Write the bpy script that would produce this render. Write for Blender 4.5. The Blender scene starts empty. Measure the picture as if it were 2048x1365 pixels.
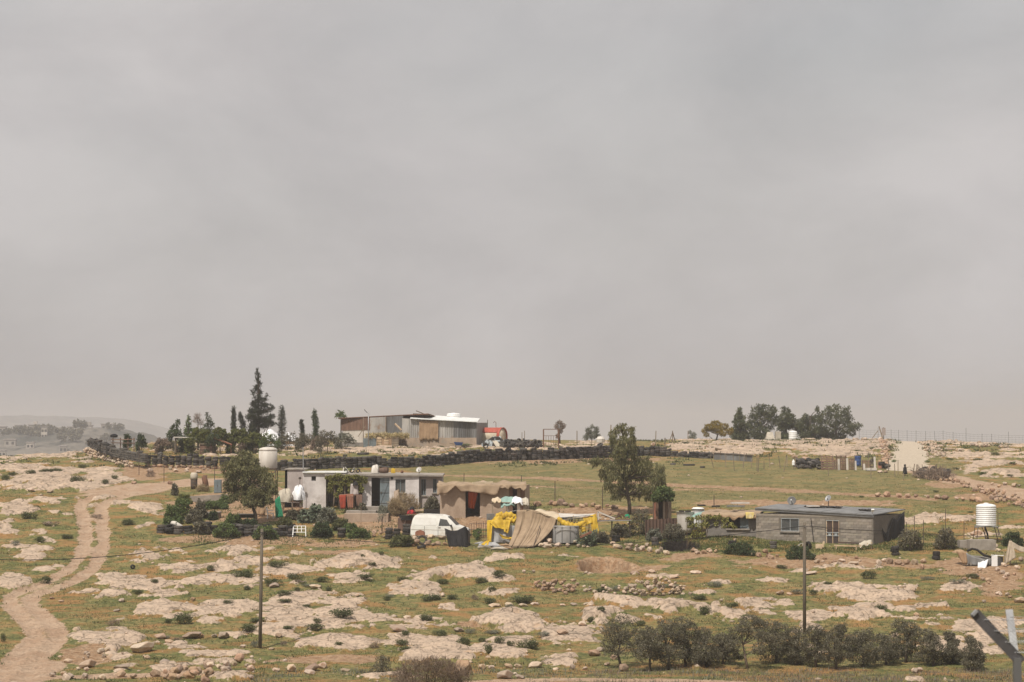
import bpy,bmesh,math,random
import numpy as np
from mathutils import Vector,Matrix
random.seed(7)
SC = bpy.context.scene
COL = SC.collection
PI = math.pi
# ---------------------------------------------------------------- camera
LENS = 85.0
FPX = LENS / 36.0 * 2048.0                 # focal length in photograph pixels
PITCH = math.atan((850 - 682.5) / FPX)     # the horizon sits a little below the middle of the picture
cd = bpy.data.cameras.new('camera')
cam = bpy.data.objects.new('camera',cd)
COL.objects.link(cam)
cd.lens = LENS
cd.sensor_width = 36.0
cd.clip_start = 0.5
cd.clip_end = 20000
cam.location = (0,0,0)
cam.rotation_euler = (PI / 2 + PITCH,0,0)
cd.dof.use_dof = True
cd.dof.focus_distance = 180
cd.dof.aperture_fstop = 5.6
SC.camera = cam
# ---------------------------------------------------------------- sky and sun
SUN_EL = math.radians(56)
SUN_AZ = math.radians(-150)                 # measured from +Y (away from the camera) towards +X: light comes from the left
w = bpy.data.worlds.new('World')
SC.world = w
w.use_nodes = True
nt = w.node_tree
nt.nodes.clear()
L = nt.links.new
out = nt.nodes.new('ShaderNodeOutputWorld')
bg_sky = nt.nodes.new('ShaderNodeBackground')
bg_cloud = nt.nodes.new('ShaderNodeBackground')
mix = nt.nodes.new('ShaderNodeMixShader')
sky = nt.nodes.new('ShaderNodeTexSky')
sky.sky_type = 'NISHITA'
sky.sun_disc = False
sky.sun_elevation = SUN_EL
sky.sun_rotation = SUN_AZ
sky.dust_density = 4.0
sky.air_density = 1.4
bg_sky.inputs['Strength'].default_value = 0.085
L(sky.outputs[0],bg_sky.inputs['Color'])
tc = nt.nodes.new('ShaderNodeTexCoord')
mp = nt.nodes.new('ShaderNodeMapping')
mp.inputs['Scale'].default_value = (-1.0,1.0,1.7)
L(tc.outputs['Generated'],mp.inputs['Vector'])
n1 = nt.nodes.new('ShaderNodeTexNoise')
n1.inputs['Scale'].default_value = 8.0
n1.inputs['Detail'].default_value = 11.0
n1.inputs['Roughness'].default_value = 0.6
n1.inputs['Distortion'].default_value = 0.25
L(mp.outputs[0],n1.inputs['Vector'])
n2 = nt.nodes.new('ShaderNodeTexNoise')
n2.inputs['Scale'].default_value = 3.2
n2.inputs['Detail'].default_value = 4.0
L(mp.outputs[0],n2.inputs['Vector'])
cr = nt.nodes.new('ShaderNodeValToRGB')    # cloud tone: thin grey veil and slightly brighter billows
cr.color_ramp.elements[0].position = 0.34
cr.color_ramp.elements[0].color = (0.462,0.444,0.446,1)
cr.color_ramp.elements[1].position = 0.66
cr.color_ramp.elements[1].color = (0.560,0.537,0.533,1)
L(n1.outputs['Fac'],cr.inputs['Fac'])
L(cr.outputs['Color'],bg_cloud.inputs['Color'])
fr = nt.nodes.new('ShaderNodeMapRange')    # how much cloud hides the blue
fr.inputs['From Min'].default_value = 0.30
fr.inputs['From Max'].default_value = 0.55
fr.inputs['To Min'].default_value = 0.72
fr.inputs['To Max'].default_value = 0.985
L(n2.outputs['Fac'],fr.inputs['Value'])
L(fr.outputs[0],mix.inputs['Fac'])
L(bg_sky.outputs[0],mix.inputs[1])
L(bg_cloud.outputs[0],mix.inputs[2])
L(mix.outputs[0],out.inputs['Surface'])
sd = bpy.data.lights.new('sun','SUN')
sd.energy = 4.2
sd.angle = math.radians(1.2)
sd.color = (1.0,0.93,0.83)
sun = bpy.data.objects.new('sun',sd)
COL.objects.link(sun)
_sdir = Vector((math.sin(SUN_AZ) * math.cos(SUN_EL),math.cos(SUN_AZ) * math.cos(SUN_EL),math.sin(SUN_EL)))
sun.rotation_euler = _sdir.to_track_quat('Z','Y').to_euler()
sun.location = (-60,60,90)
SC.view_settings.view_transform = 'Standard'
SC.view_settings.look = 'None'
SC.view_settings.exposure = 0.12
SC.view_settings.gamma = 1.0
SC.view_settings.use_curve_mapping = False
SC.render.engine = 'CYCLES'
SC.cycles.max_bounces = 6
SC.cycles.diffuse_bounces = 3
SC.cycles.volume_bounces = 1
SC.cycles.transparent_max_bounces = 8
SC.cycles.use_denoising = True
SC.cycles.denoiser = 'OPENIMAGEDENOISE'
# ---------------------------------------------------------------- numbers
_cp,_sp = math.cos(PITCH),math.sin(PITCH)
def ray(px,py):
 a = (px - 1024) / FPX
 b = -(py - 682.5) / FPX
 return Vector((a,_cp - b * _sp,_sp + b * _cp))
def P(px,py,Y):                           # the point seen at a pixel,Y metres away
 d = ray(px,py)
 return d * (Y / d.y)
def S(Y):                                   # photograph pixels per metre at Y metres
 return FPX / Y
def project(X,Y,Z):
 yc = Y * _cp + Z * _sp
 zc = -Y * _sp + Z * _cp
 return 1024 + FPX * X / yc,682.5 - FPX * zc / yc
def vnoise(x,y,seed=0):
 xi = np.floor(x).astype(np.int64)
 yi = np.floor(y).astype(np.int64)
 xf = x - xi
 yf = y - yi
 u = xf * xf * (3 - 2 * xf)
 v = yf * yf * (3 - 2 * yf)
 def h(i,j):
  n = (i * 374761393 + j * 668265263 + seed * 144269504) & 0xffffffff
  n = ((n ^ (n >> 13)) * 1274126177) & 0xffffffff
  n = ((n ^ (n >> 15)) * 2246822519) & 0xffffffff
  return ((n ^ (n >> 16)) & 0xffff) / 65535.0
 a = h(xi,yi) * (1 - u) + h(xi + 1,yi) * u
 b = h(xi,yi + 1) * (1 - u) + h(xi + 1,yi + 1) * u
 return a * (1 - v) + b * v
def fbm(x,y,seed=0,octv=4,gain=0.5):
 s = 0.0
 a = 1.0
 t = 0.0
 for k in range(octv):
  s = s + a * vnoise(x * 2 ** k + 17.3 * k,y * 2 ** k - 9.1 * k,seed + 31 * k)
  t += a
  a *= gain
 return s / t
def sstep(a,b,x):
 t = np.clip((x - a) / (b - a),0,1)
 return t * t * (3 - 2 * t)
# ---------------------------------------------------------------- terrain heights
_tab = [(-400,-6),(-40,-1.9),(0,-1.75),(8,-2.4),(18,-4.2),(60,-8.9),(95,-12.3),(121,-12.95),
  (134,-12.45),(153.5,-11.1),(179,-8.9),(201,-6.3),(236,-3.95),(276,-2.9),(322,-2.35),
  (372,-2.3),(400,-3.0),(450,-7),(600,-22),(1000,-46),(1500,-58),(9000,-60)]
_ty = np.arange(-400,1500,1.0)
_tz = np.interp(_ty,[a for a,b in _tab],[b for a,b in _tab])
_k = np.exp(-0.5 * (np.arange(-15,16) / 5.0) ** 2)
_k /= _k.sum()
_tzs = np.convolve(np.pad(_tz,15,mode='edge'),_k,mode='valid')
def base(X,Y):
 X = np.asarray(X,float)
 Y = np.asarray(Y,float)
 z = np.interp(Y,_ty,_tzs)
 left = sstep(-46,-62,X)
 z = z - left * np.clip(Y - 256,0,140) * 0.14
 z = z - 0.8 * sstep(52,78,X) * sstep(250,340,Y)
 near = sstep(30,90,Y) * (1 - sstep(420,600,Y))
 z = z + near * 0.55 * (fbm(X / 22,Y / 26,3,3) - 0.5)
 return z
_gy = np.arange(90.0,430.0,0.25)
def G0(px,py):
 d = ray(px,py)
 k = _gy / d.y
 df = d.z * k - base(d.x * k,_gy)
 i = int(np.argmax(df < 0))
 if i == 0:
  i = len(_gy) - 1
 t = df[i - 1] / (df[i - 1] - df[i] + 1e-9)
 y = _gy[i - 1] + t * (_gy[i] - _gy[i - 1])
 return d.x / d.y * y,y
# ---------------------------------------------------------------- terrain: one sheet, sorted into ground, rock and tracks
def axis(pieces):
 a = []
 for x0,x1,st in pieces:
  a += list(np.arange(x0,x1 - 1e-6,st))
 a.append(pieces[-1][1])
 return np.array(a)
XS = axis([(-9000,-2000,1000),(-2000,-400,200),(-400,-100,30),(-100,-52,0.42),(-52,52,0.26),
   (52,100,0.42),(100,400,30),(400,2000,200),(2000,9000,1000)])
YS = axis([(-300,0,25),(0,108,3),(108,215,0.3),(215,300,0.55),(300,420,1.2),(420,600,15),
   (600,1500,75),(1500,9000,500)])
GX,GY = np.meshgrid(XS,YS)
GZ = base(GX,GY)
_safeY = np.maximum(GY,20)
GU,GV = project(GX,_safeY,GZ)
GS = FPX / _safeY
detail = (GY > 104) & (GY < 425) & (np.abs(GX) < 102)
wx = (fbm(GX / 2.6,GY / 2.6,11,4) - 0.5) * 3.2 + (fbm(GX / 0.9,GY / 0.9,12,2) - 0.5) * 0.7
wy = (fbm(GX / 2.8,GY / 2.8,13,4) - 0.5) * 4.5 + (fbm(GX / 0.9,GY / 0.9,14,2) - 0.5) * 1.6
WU = GU + GS * wx
WV = GV - 0.15 * GS * wy
def paint(items,soft=0.45):
 f = np.full(GX.shape,-9.0)
 for it in items:
  u0,u1,v0,v1 = it[:4]
  cu,cv = (u0 + u1) / 2,(v0 + v1) / 2
  ru,rv = max((u1 - u0) / 2,1) * 1.02,max((v1 - v0) / 2,1) * 0.98
  d = np.abs((WU - cu) / ru) ** 2.4 + np.abs((WV - cv) / rv) ** 2.4
  f = np.maximum(f,1 - d)
 return f
ROCKS = [
 # foreground, left to right
 (424,555,1096,1107),(448,552,1085,1092),(395,525,1152,1174),(500,655,1130,1160),(640,810,1108,1142),(655,745,1145,1165),
 (398,490,1130,1146),(465,532,1120,1140),(395,525,1193,1236),(500,742,1182,1268),(522,612,1248,1282),(480,540,1243,1277),
 (640,792,1228,1257),(588,803,1272,1302),(398,492,1301,1321),(785,835,1163,1192),(820,868,1172,1196),(830,892,1144,1170),
 (893,1012,1138,1167),(900,985,1131,1144),(988,1052,1112,1126),(1055,1135,1107,1115),(960,1012,1175,1201),(1000,1045,1174,1190),
 (952,1104,1232,1266),(1090,1192,1245,1291),(800,914,1240,1257),(780,832,1246,1268),(780,912,1272,1301),(790,1072,1292,1328),
 (940,1092,1274,1308),(1060,1142,1316,1336),(1163,1222,1214,1251),(780,817,1110,1137),(880,906,1216,1225),
 (1197,1302,1197,1219),(1290,1342,1203,1216),(1160,1236,1216,1250),(1298,1412,1208,1234),(1408,1500,1204,1239),(1472,1578,1197,1217),
 (1508,1552,1221,1235),(1568,1622,1221,1250),(1384,1442,1180,1193),(1250,1322,1229,1246),(1158,1192,1263,1290),
 (1640,1852,1173,1193),(1700,1832,1187,1201),(1733,1762,1197,1226),(1650,1762,1210,1225),(1755,1812,1217,1231),
 (1565,1652,1222,1251),(1638,1802,1226,1245),(1790,1852,1233,1245),(1838,1962,1240,1271),(1920,2060,1254,1278),(1850,2022,1270,1316),
 (1813,1872,1214,1223),(1970,2060,1240,1261),(1580,1642,1253,1265),(1880,1990,1168,1182),(1500,1560,1160,1168),(1640,1770,1134,1141),
 (1590,1640,1140,1148),(1300,1340,1150,1158),
 # left slope
 (-10,116,929,951),(100,152,932,943),(104,152,904,915),(-10,160,949,986),(75,147,948,970),(165,262,946,973),(140,232,966,987),
 (-10,62,998,1036),(50,132,988,1006),(100,143,1024,1033),(-10,42,1051,1069),(58,96,1056,1071),(262,332,1008,1030),(275,306,1049,1058),
 (-10,52,1145,1179),(40,87,1089,1125),(78,106,1079,1089),(80,137,1129,1151),(98,202,1182,1196),(240,346,1104,1117),(318,422,1129,1146),
 (200,302,1149,1180),(268,357,1163,1197),(352,422,1161,1174),(233,322,1219,1249),(258,422,1206,1246),(128,312,1261,1301),
 (300,402,1289,1301),(343,422,1304,1321),(213,262,1334,1346),(308,425,1334,1351),(160,250,1305,1320),(420,520,1345,1362),(20,70,1110,1120),
 (0,60,1090,1098),(20,140,912,920),(0,40,915,926),(180,300,1006,1014),
 # behind the yard
 (1340,1560,904,911),(1560,1760,893,903),(1540,1620,884,892),(1350,1520,893,901),(1640,1790,882,890),(1600,1780,905,914),
 (560,900,900,906),(430,640,888,896),(1860,2000,905,915),(1900,2060,925,935),(1860,1960,940,950),(1960,2060,945,958),
 (1790,1950,1030,1052),(1900,2010,1068,1080),(1980,2060,1056,1062),(1760,1870,985,991),(1480,1590,1118,1126),
]
fr_ = fbm(GX / 1.1,GY / 1.4,21,4,0.6)
patch = fbm(GX / 5.0,GY / 4.2,22,5,0.55)
patch2 = fbm(GX / 2.0,GY / 2.6,25,4,0.55)
rock = sstep(-0.05,0.46,paint(ROCKS) + (fr_ - 0.5) * 1.15 + (patch2 - 0.5) * 0.6)
def zone(u0,u1,v0,v1,fu=40,fv=6):
 return sstep(u0 - fu,u0 + fu,GU) * (1 - sstep(u1 - fu,u1 + fu,GU)) * sstep(v0 - fv,v0 + fv,GV) * (1 - sstep(v1 - fv,v1 + fv,GV))
Z_ul = zone(260,1230,884,917,30,4)
Z_ur = zone(1330,1800,876,914,30,4)
Z_rr = zone(1850,2200,880,962,20,6)
Z_l = zone(-400,300,912,1100,40,8)
Z_f = zone(-400,2400,1105,1500,10,10)
thr = 0.672 - 0.115 * Z_ul - 0.115 * Z_ur - 0.105 * Z_rr - 0.07 * Z_l - 0.015 * Z_f
Z_any = np.clip(Z_ul + Z_ur + Z_rr + Z_l + Z_f,0,1)
rock = np.maximum(rock,Z_any * sstep(thr - 0.02,thr + 0.05,patch * 0.55 + patch2 * 0.45))
rock *= 1 - 0.9 * sstep(0.615,0.67,fbm(GX / 1.5,GY / 2.2,27,4,0.55))
SH_GAPS = [(560,620,1150,1172),(700,742,1152,1166),(650,700,1222,1246),(1060,1110,1205,1240)]
rock *= 1 - 0.85 * sstep(0.0,0.4,paint(SH_GAPS[:1]) - 0.2)
# bare soil, green swards, tracks
soil = sstep(-0.3,0.6,paint([
 (330,640,985,1046),(330,620,1068,1092),(600,760,1078,1092),(640,1010,1024,1062),(430,560,955,990),(1080,1340,1012,1034),
 (1440,1760,1112,1134),(1230,1320,1128,1144),(1640,1900,1122,1136),(300,480,930,946),(1060,1150,915,927),(860,1340,914,926),
 (600,760,1100,1112),(540,780,1310,1330),(930,980,1240,1255),(1330,1450,1104,1122),(1780,1850,1118,1132),(1870,1990,1118,1150),
 (1960,2048,1120,1200),(1900,2060,985,1000),(120,200,1290,1330),(1850,1940,964,980),(240,330,930,960),
 (1380,1800,1000,1012),(1170,1240,1122,1142)]) + (fr_ - 0.5) * 0.9)
def polydist(pts):
 d = np.full(GX.shape,1e9)
 for a,b in zip(pts[:-1],pts[1:]):
  ax,ay = a
  bx,by = b
  m = (GX > min(ax,bx) - 6) & (GX < max(ax,bx) + 6) & (GY > min(ay,by) - 8) & (GY < max(ay,by) + 8)
  x,y = GX[m] - ax,GY[m] - ay
  ex,ey = bx - ax,by - ay
  t = np.clip((x * ex + y * ey) / (ex * ex + ey * ey + 1e-9),0,1)
  d[m] = np.minimum(d[m],np.hypot(x - t * ex,y - t * ey))
 return d
def spl(pts,n=6):                          # Catmull-Rom through ground points
 p = [np.array(q,float) for q in pts]
 p = [2 * p[0] - p[1]] + p + [2 * p[-1] - p[-2]]
 o = []
 for i in range(1,len(p) - 2):
  for k in range(n):
   t = k / n
   o.append(0.5 * (2 * p[i] + (p[i + 1] - p[i - 1]) * t + (2 * p[i - 1] - 5 * p[i] + 4 * p[i + 1] - p[i + 2]) * t * t
       + (-p[i - 1] + 3 * p[i] - 3 * p[i + 1] + p[i + 2]) * t ** 3))
 o.append(p[-2])
 return [tuple(q) for q in o]
def pline(px):
 return spl([G0(u,v) for u,v in px])
jit = (fbm(GX / 1.6,GY / 1.6,31,4) - 0.5)
rutL = pline([(300,968),(235,982),(186,995),(162,1012),(168,1040),(171,1075),(161,1110),(135,1140),(95,1163),(45,1182),(18,1196),(30,1222),(55,1248),(66,1275),(40,1305),(12,1335),(-10,1362)])
rutR = pline([(340,975),(290,985),(235,998),(205,1012),(203,1040),(208,1075),(200,1108),(182,1138),(150,1162),(100,1182),(62,1196),(78,1225),(105,1250),(118,1275),(92,1305),(66,1335),(52,1362)])
dL = polydist(rutL)
dR = polydist(rutR)
drut = np.minimum(dL,dR)
dmid = polydist([((a[0] + b[0]) / 2,(a[1] + b[1]) / 2) for a,b in zip(rutL,rutR)])
track = 1 - sstep(0.37,0.66,drut + jit * 0.6)
track = np.maximum(track,(1 - sstep(0.8,1.5,dmid + jit * 1.2)) * (0.55 * sstep(165,146,GY) + 0.4 * sstep(0.42,0.62,fbm(GX / 1.1,GY / 3.5,33,3))))
yard = pline([(230,985),(300,972),(360,968),(430,962)])
track = np.maximum(track,1 - sstep(2.0,4.6,polydist(yard) + jit * 3.0))
apron = pline([(30,1362),(60,1330)])
track = np.maximum(track,1 - sstep(1.0,2.4,polydist(apron) + jit * 1.4))
low = pline([(-40,1357),(100,1355),(250,1352),(330,1350),(400,1346)])
low2 = pline([(930,1367),(1090,1361),(1250,1361),(1400,1364),(1560,1370)])
track = np.maximum(track,1 - sstep(0.5,1.1,np.minimum(polydist(low),polydist(low2)) + jit * 1.0))
fieldA = pline([(840,950),(960,953),(1100,958),(1220,963),(1340,970),(1480,976),(1620,983),(1760,992),(1850,998)])
fieldB = pline([(1050,973),(1180,976),(1320,979),(1450,981),(1600,986)])
ftrack = 1 - sstep(0.5,2.2,polydist(fieldA) + jit * 2.4)
ftrack = np.maximum(ftrack,0.75 * (1 - sstep(0.1,1.2,polydist(fieldB) + jit * 2.0)))
rroad = pline([(2140,1010),(2048,990),(1990,975),(1940,966),(1890,955),(1850,945),(1822,930)])
track = np.maximum(track,1 - sstep(1.2,2.6,polydist(rroad) + jit * 1.4))
white = pline([(1812,940),(1816,925),(1819,910),(1820,896),(1820,886),(1820,880)])
wroad = 1 - sstep(1.35,2.1,(polydist(white) + jit * 1.2) / (1 + 0.15 * sstep(300,255,GY)))
wroad = np.maximum(wroad,0.0)
rock *= (1 - track) * (1 - wroad) * (1 - 0.9 * sstep(0.3,0.8,soil)) * (1 - sstep(0.3,0.7,ftrack))
field = zone(830,1930,924,1012,30,4)
rock *= 1 - field * 0.9
rock = np.where(detail,rock,0.35 * sstep(0.5,0.6,patch))
# pits
def pit(px,py,rx,ry):
 cx,cy = G0(px,py)
 a = (1 - ((GX - cx + jit * 0.4) / rx) ** 2 - ((GY - cy + jit * 0.5) / ry) ** 2)
 return a
pitA = pit(1360,1092,1.35,2.6)
pitB = pit(1208,1134,1.75,3.4)
pit_black = sstep(-0.55,-0.10,pitA)
pitC = sstep(-0.6,0.0,pitB)
pitA = np.clip(pitA,0,1)
pitB = np.clip(pitB,0,1)
rock *= (1 - sstep(0,.2,pitA)) * (1 - sstep(0,.2,pitB))
soil = np.maximum(soil,pitC)
# relief
ledge = fbm(GX / 1.7,GY / 1.2,41,4,0.6)
strata = np.floor(ledge * 7) / 7
relief = sstep(0.2,0.8,rock) * (0.12 + 0.40 * (patch2 - 0.35) + 0.46 * (strata - 0.4) + 0.20 * (fr_ - 0.5))
relief += (1 - rock) * (0.10 * (fbm(GX / 0.9,GY / 0.9,43,3) - 0.5) + 0.22 * (patch - 0.5))
relief += 0.24 * sstep(0.0,0.9,paint([(1298,1412,1206,1234),(1408,1500,1202,1239),(1185,1305,1194,1219),(1160,1238,1214,1250),(952,1104,1236,1264),(640,810,1112,1140),(830,1010,1140,1166),(1640,1850,1176,1192),(1650,1800,1228,1244)])) * sstep(0.1,0.6,rock)
relief *= np.where(detail,1.0,0.0)
relief *= 1 - 0.8 * np.maximum(track,wroad)
relief -= 0.11 * (1 - sstep(0.2,0.6,drut)) * detail
relief -= 2.0 * sstep(0,0.5,pitA) + 1.9 * sstep(0,0.6,pitB)
relief += 0.28 * sstep(-1.2,0.0,-np.abs(((GX - G0(1208,1135)[0]) / 2.0) ** 2 + ((GY - G0(1208,1135)[1] - 1.2) / 3.0) ** 2 - 1)) * (GY > G0(1208,1135)[1]) * 0.8
GZ = GZ + relief
def _cell(A,x,y):
 i = min(max(int(np.searchsorted(XS,x)) - 1,0),len(XS) - 2)
 j = min(max(int(np.searchsorted(YS,y)) - 1,0),len(YS) - 2)
 a = (x - XS[i]) / (XS[i + 1] - XS[i])
 b = (y - YS[j]) / (YS[j + 1] - YS[j])
 return (A[j,i] * (1 - a) + A[j,i + 1] * a) * (1 - b) + (A[j + 1,i] * (1 - a) + A[j + 1,i + 1] * a) * b
def gz(x,y):
 return float(_cell(GZ,x,y))
def G(px,py):                              # where a pixel's sight line meets the ground
 x,y = G0(px,py)
 return Vector((x,y,gz(x,y)))
def on(x,y):
 return Vector((x,y,gz(x,y)))
# ---------------------------------------------------------------- node helpers
class NT:
 def __init__(s,name):
  s.m = bpy.data.materials.new(name)
  s.m.use_nodes = True
  s.t = s.m.node_tree
  s.t.nodes.clear()
  s.o = s.t.nodes.new('ShaderNodeOutputMaterial')
  s.b = s.t.nodes.new('ShaderNodeBsdfPrincipled')
  s.t.links.new(s.b.outputs[0],s.o.inputs['Surface'])
  s.tc = s.t.nodes.new('ShaderNodeTexCoord')
 def n(s,k,**kw):
  q = s.t.nodes.new(k)
  for a,v in kw.items():
   setattr(q,a,v)
  return q
 def l(s,a,b):
  s.t.links.new(a,b)
 def noise(s,scale,detail=4,rough=0.55,vec=None,dist=0.0,sc3=None):
  q = s.n('ShaderNodeTexNoise')
  q.inputs['Scale'].default_value = scale
  q.inputs['Detail'].default_value = detail
  q.inputs['Roughness'].default_value = rough
  q.inputs['Distortion'].default_value = dist
  v = vec or s.tc.outputs['Object']
  if sc3:
   m = s.n('ShaderNodeMapping')
   m.inputs['Scale'].default_value = sc3
   s.l(v,m.inputs['Vector'])
   v = m.outputs[0]
  s.l(v,q.inputs['Vector'])
  return q.outputs['Fac']
 def rng(s,v,a,b,c=0.0,d=1.0):
  q = s.n('ShaderNodeMapRange')
  q.interpolation_type = 'SMOOTHSTEP'
  for k,x in zip(('From Min','From Max','To Min','To Max'),(a,b,c,d)):
   q.inputs[k].default_value = x
  s.l(v,q.inputs['Value'])
  return q.outputs[0]
 def math(s,op,a,b=None):
  q = s.n('ShaderNodeMath',operation=op)
  for i,x in enumerate((a,b)):
   if x is None:
    continue
   if isinstance(x,(int,float)):
    q.inputs[i].default_value = x
   else:
    s.l(x,q.inputs[i])
  return q.outputs[0]
 def mix(s,f,a,b,mode='MIX'):
  q = s.n('ShaderNodeMix',data_type='RGBA',blend_type=mode)
  for i,x in zip((0,6,7),(f,a,b)):
   if isinstance(x,(int,float)):
    q.inputs[i].default_value = x
   elif isinstance(x,tuple):
    q.inputs[i].default_value = x if len(x) == 4 else x + (1,)
   else:
    s.l(x,q.inputs[i])
  return q.outputs[2]
 def fin(s,col,rough=0.9,h=None,strength=0.3,dist=0.05):
  if isinstance(col,tuple):
   s.b.inputs['Base Color'].default_value = col + (1,)
  else:
   s.l(col,s.b.inputs['Base Color'])
  if isinstance(rough,(int,float)):
   s.b.inputs['Roughness'].default_value = rough
  else:
   s.l(rough,s.b.inputs['Roughness'])
  s.b.inputs['Specular IOR Level'].default_value = 0.25
  if h is not None:
   bp = s.n('ShaderNodeBump')
   bp.inputs['Strength'].default_value = strength
   bp.inputs['Distance'].default_value = dist
   s.l(h,bp.inputs['Height'])
   s.l(bp.outputs[0],s.b.inputs['Normal'])
  return s.m
def terrain_material():
 s = NT('terrain')
 a1 = s.n('ShaderNodeVertexColor',layer_name='mask')
 a2 = s.n('ShaderNodeVertexColor',layer_name='mask2')
 sp1 = s.n('ShaderNodeSeparateColor')
 sp2 = s.n('ShaderNodeSeparateColor')
 s.l(a1.outputs[0],sp1.inputs[0])
 s.l(a2.outputs[0],sp2.inputs[0])
 R,T,O = sp1.outputs
 Wt,Pk,Fi = sp2.outputs
 big = s.noise(0.16,5,0.6)
 mid = s.noise(0.7,6,0.62)
 fine = s.noise(2.6,7,0.66)
 vf = s.noise(9.0,5,0.7)
 # herbs: dark green, olive, straw and rusty brown in drifts
 dark = (0.074,0.088,0.030)
 green = (0.145,0.154,0.045)
 olive = (0.222,0.192,0.072)
 straw = (0.330,0.235,0.110)
 rust = (0.340,0.175,0.068)
 g = s.mix(s.rng(fine,0.36,0.60),dark,green)
 g = s.mix(s.rng(s.math('ADD',s.math('MULTIPLY',mid,0.6),s.math('MULTIPLY',fine,0.4)),0.42,0.60),g,olive)
 g = s.mix(s.rng(s.math('ADD',s.math('MULTIPLY',big,0.45),s.math('MULTIPLY',fine,0.55)),0.50,0.66,0,0.8),g,straw)
 mid2 = s.noise(0.42,6,0.6,sc3=(1.0,1.3,1.0))
 g = s.mix(s.rng(s.math('ADD',s.math('MULTIPLY',mid2,0.7),s.math('MULTIPLY',vf,0.3)),0.47,0.60,0,0.80),g,rust)
 fld = s.mix(s.rng(mid,0.40,0.62),(0.135,0.132,0.050),(0.225,0.185,0.078))
 fld = s.mix(s.rng(fine,0.45,0.7,0,0.6),fld,(0.30,0.205,0.095))
 g = s.mix(s.math('MULTIPLY',Fi,0.72),g,fld)
 # soil
 so = s.mix(s.rng(fine,0.35,0.65),(0.275,0.160,0.085),(0.400,0.275,0.175))
 so = s.mix(s.rng(vf,0.5,0.72,0,0.55),so,(0.20,0.13,0.065))
 osoil = s.rng(s.math('ADD',O,s.math('MULTIPLY',s.math('SUBTRACT',fine,0.5),1.1)),0.35,0.75)
 c = s.mix(osoil,g,so)
 # dirt track
 tr = s.mix(s.rng(mid,0.3,0.7),(0.370,0.245,0.160),(0.460,0.335,0.235))
 tr = s.mix(s.rng(vf,0.45,0.75,0,0.35),tr,(0.29,0.185,0.11))
 tm = s.rng(s.math('ADD',T,s.math('MULTIPLY',s.math('SUBTRACT',fine,0.5),0.9)),0.35,0.65)
 c = s.mix(tm,c,tr)
 # limestone: pale, pitted, patched with grey lichen and ochre
 lime = s.mix(s.rng(mid,0.32,0.66),(0.540,0.415,0.310),(0.440,0.335,0.250))
 lime = s.mix(s.rng(s.noise(1.4,7,0.7,sc3=(1,1,1)),0.52,0.70,0,0.6),lime,(0.360,0.300,0.235))
 lime = s.mix(s.rng(s.noise(0.9,6,0.65),0.56,0.70,0,0.6),lime,(0.430,0.280,0.170))
 pits = s.noise(4.5,6,0.75)
 lime = s.mix(s.rng(pits,0.58,0.70,0,0.75),lime,(0.160,0.120,0.085))
 vo = s.n('ShaderNodeTexVoronoi',feature='DISTANCE_TO_EDGE')
 vo.inputs['Scale'].default_value = 0.75
 wv = s.n('ShaderNodeVectorMath',operation='ADD')
 wn_ = s.n('ShaderNodeTexNoise')
 wn_.inputs['Scale'].default_value = 1.3
 wn_.inputs['Detail'].default_value = 5
 s.l(s.tc.outputs['Object'],wn_.inputs['Vector'])
 s.l(s.tc.outputs['Object'],wv.inputs[0])
 s.l(wn_.outputs['Color'],wv.inputs[1])
 s.l(wv.outputs[0],vo.inputs['Vector'])
 crack = s.math('MULTIPLY',s.rng(vo.outputs['Distance'],0.0,0.055,1,0),s.rng(mid,0.40,0.58))
 lime = s.mix(s.math('MULTIPLY',crack,0.6),lime,(0.13,0.10,0.065))
 rm = s.rng(s.math('ADD',R,s.math('MULTIPLY',s.math('SUBTRACT',s.noise(1.8,7,0.7),0.5),1.3)),0.42,0.58)
 c = s.mix(rm,c,lime)
 wm = s.rng(s.math('ADD',Wt,s.math('MULTIPLY',s.math('SUBTRACT',fine,0.5),0.6)),0.4,0.6)
 c = s.mix(wm,c,s.mix(s.rng(fine,0.3,0.7),(0.56,0.48,0.375),(0.46,0.38,0.29)))
 c = s.mix(Pk,c,(0.016,0.012,0.010))  # pit lining coloured near black
 h = s.math('ADD',s.math('MULTIPLY',fine,1.0),s.math('MULTIPLY',vf,0.5))
 h = s.math('ADD',h,s.math('MULTIPLY',s.rng(pits,0.5,0.7),-0.6))
 h = s.math('ADD',h,s.math('MULTIPLY',s.math('MULTIPLY',crack,rm),-0.7))
 return s.fin(c,0.95,h,0.8,0.2)
MT = terrain_material()
ny,nx = GX.shape
vid = np.arange(nx * ny).reshape(ny,nx)
quads = np.stack([vid[:-1,:-1],vid[:-1,1:],vid[1:,1:],vid[1:,:-1]],-1).reshape(-1,4)
# shared smooth normals so the sorted pieces join without a seam
dzx = np.gradient(GZ,axis=1) / np.gradient(GX,axis=1)
dzy = np.gradient(GZ,axis=0) / np.gradient(GY,axis=0)
NN = np.stack([-dzx,-dzy,np.ones_like(GZ)],-1)
NN /= np.linalg.norm(NN,axis=-1,keepdims=True)
def cellmax(a):
 return ((a[:-1,:-1] + a[:-1,1:] + a[1:,1:] + a[1:,:-1]) / 4).ravel()
cls = np.zeros(len(quads),int)
cls[cellmax(rock) > 0.5] = 1
cls[cellmax(np.where(detail,track,0)) > 0.5] = 2
cls[cellmax(np.where(detail,ftrack,0)) > 0.5] = 4
cls[cellmax(np.where(detail,wroad,0)) > 0.5] = 3
cls[cellmax(pit_black) > 0.4] = 5
allv = np.stack([GX,GY,GZ],-1).reshape(-1,3)
alln = NN.reshape(-1,3)
one = np.ones(nx * ny)
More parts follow.
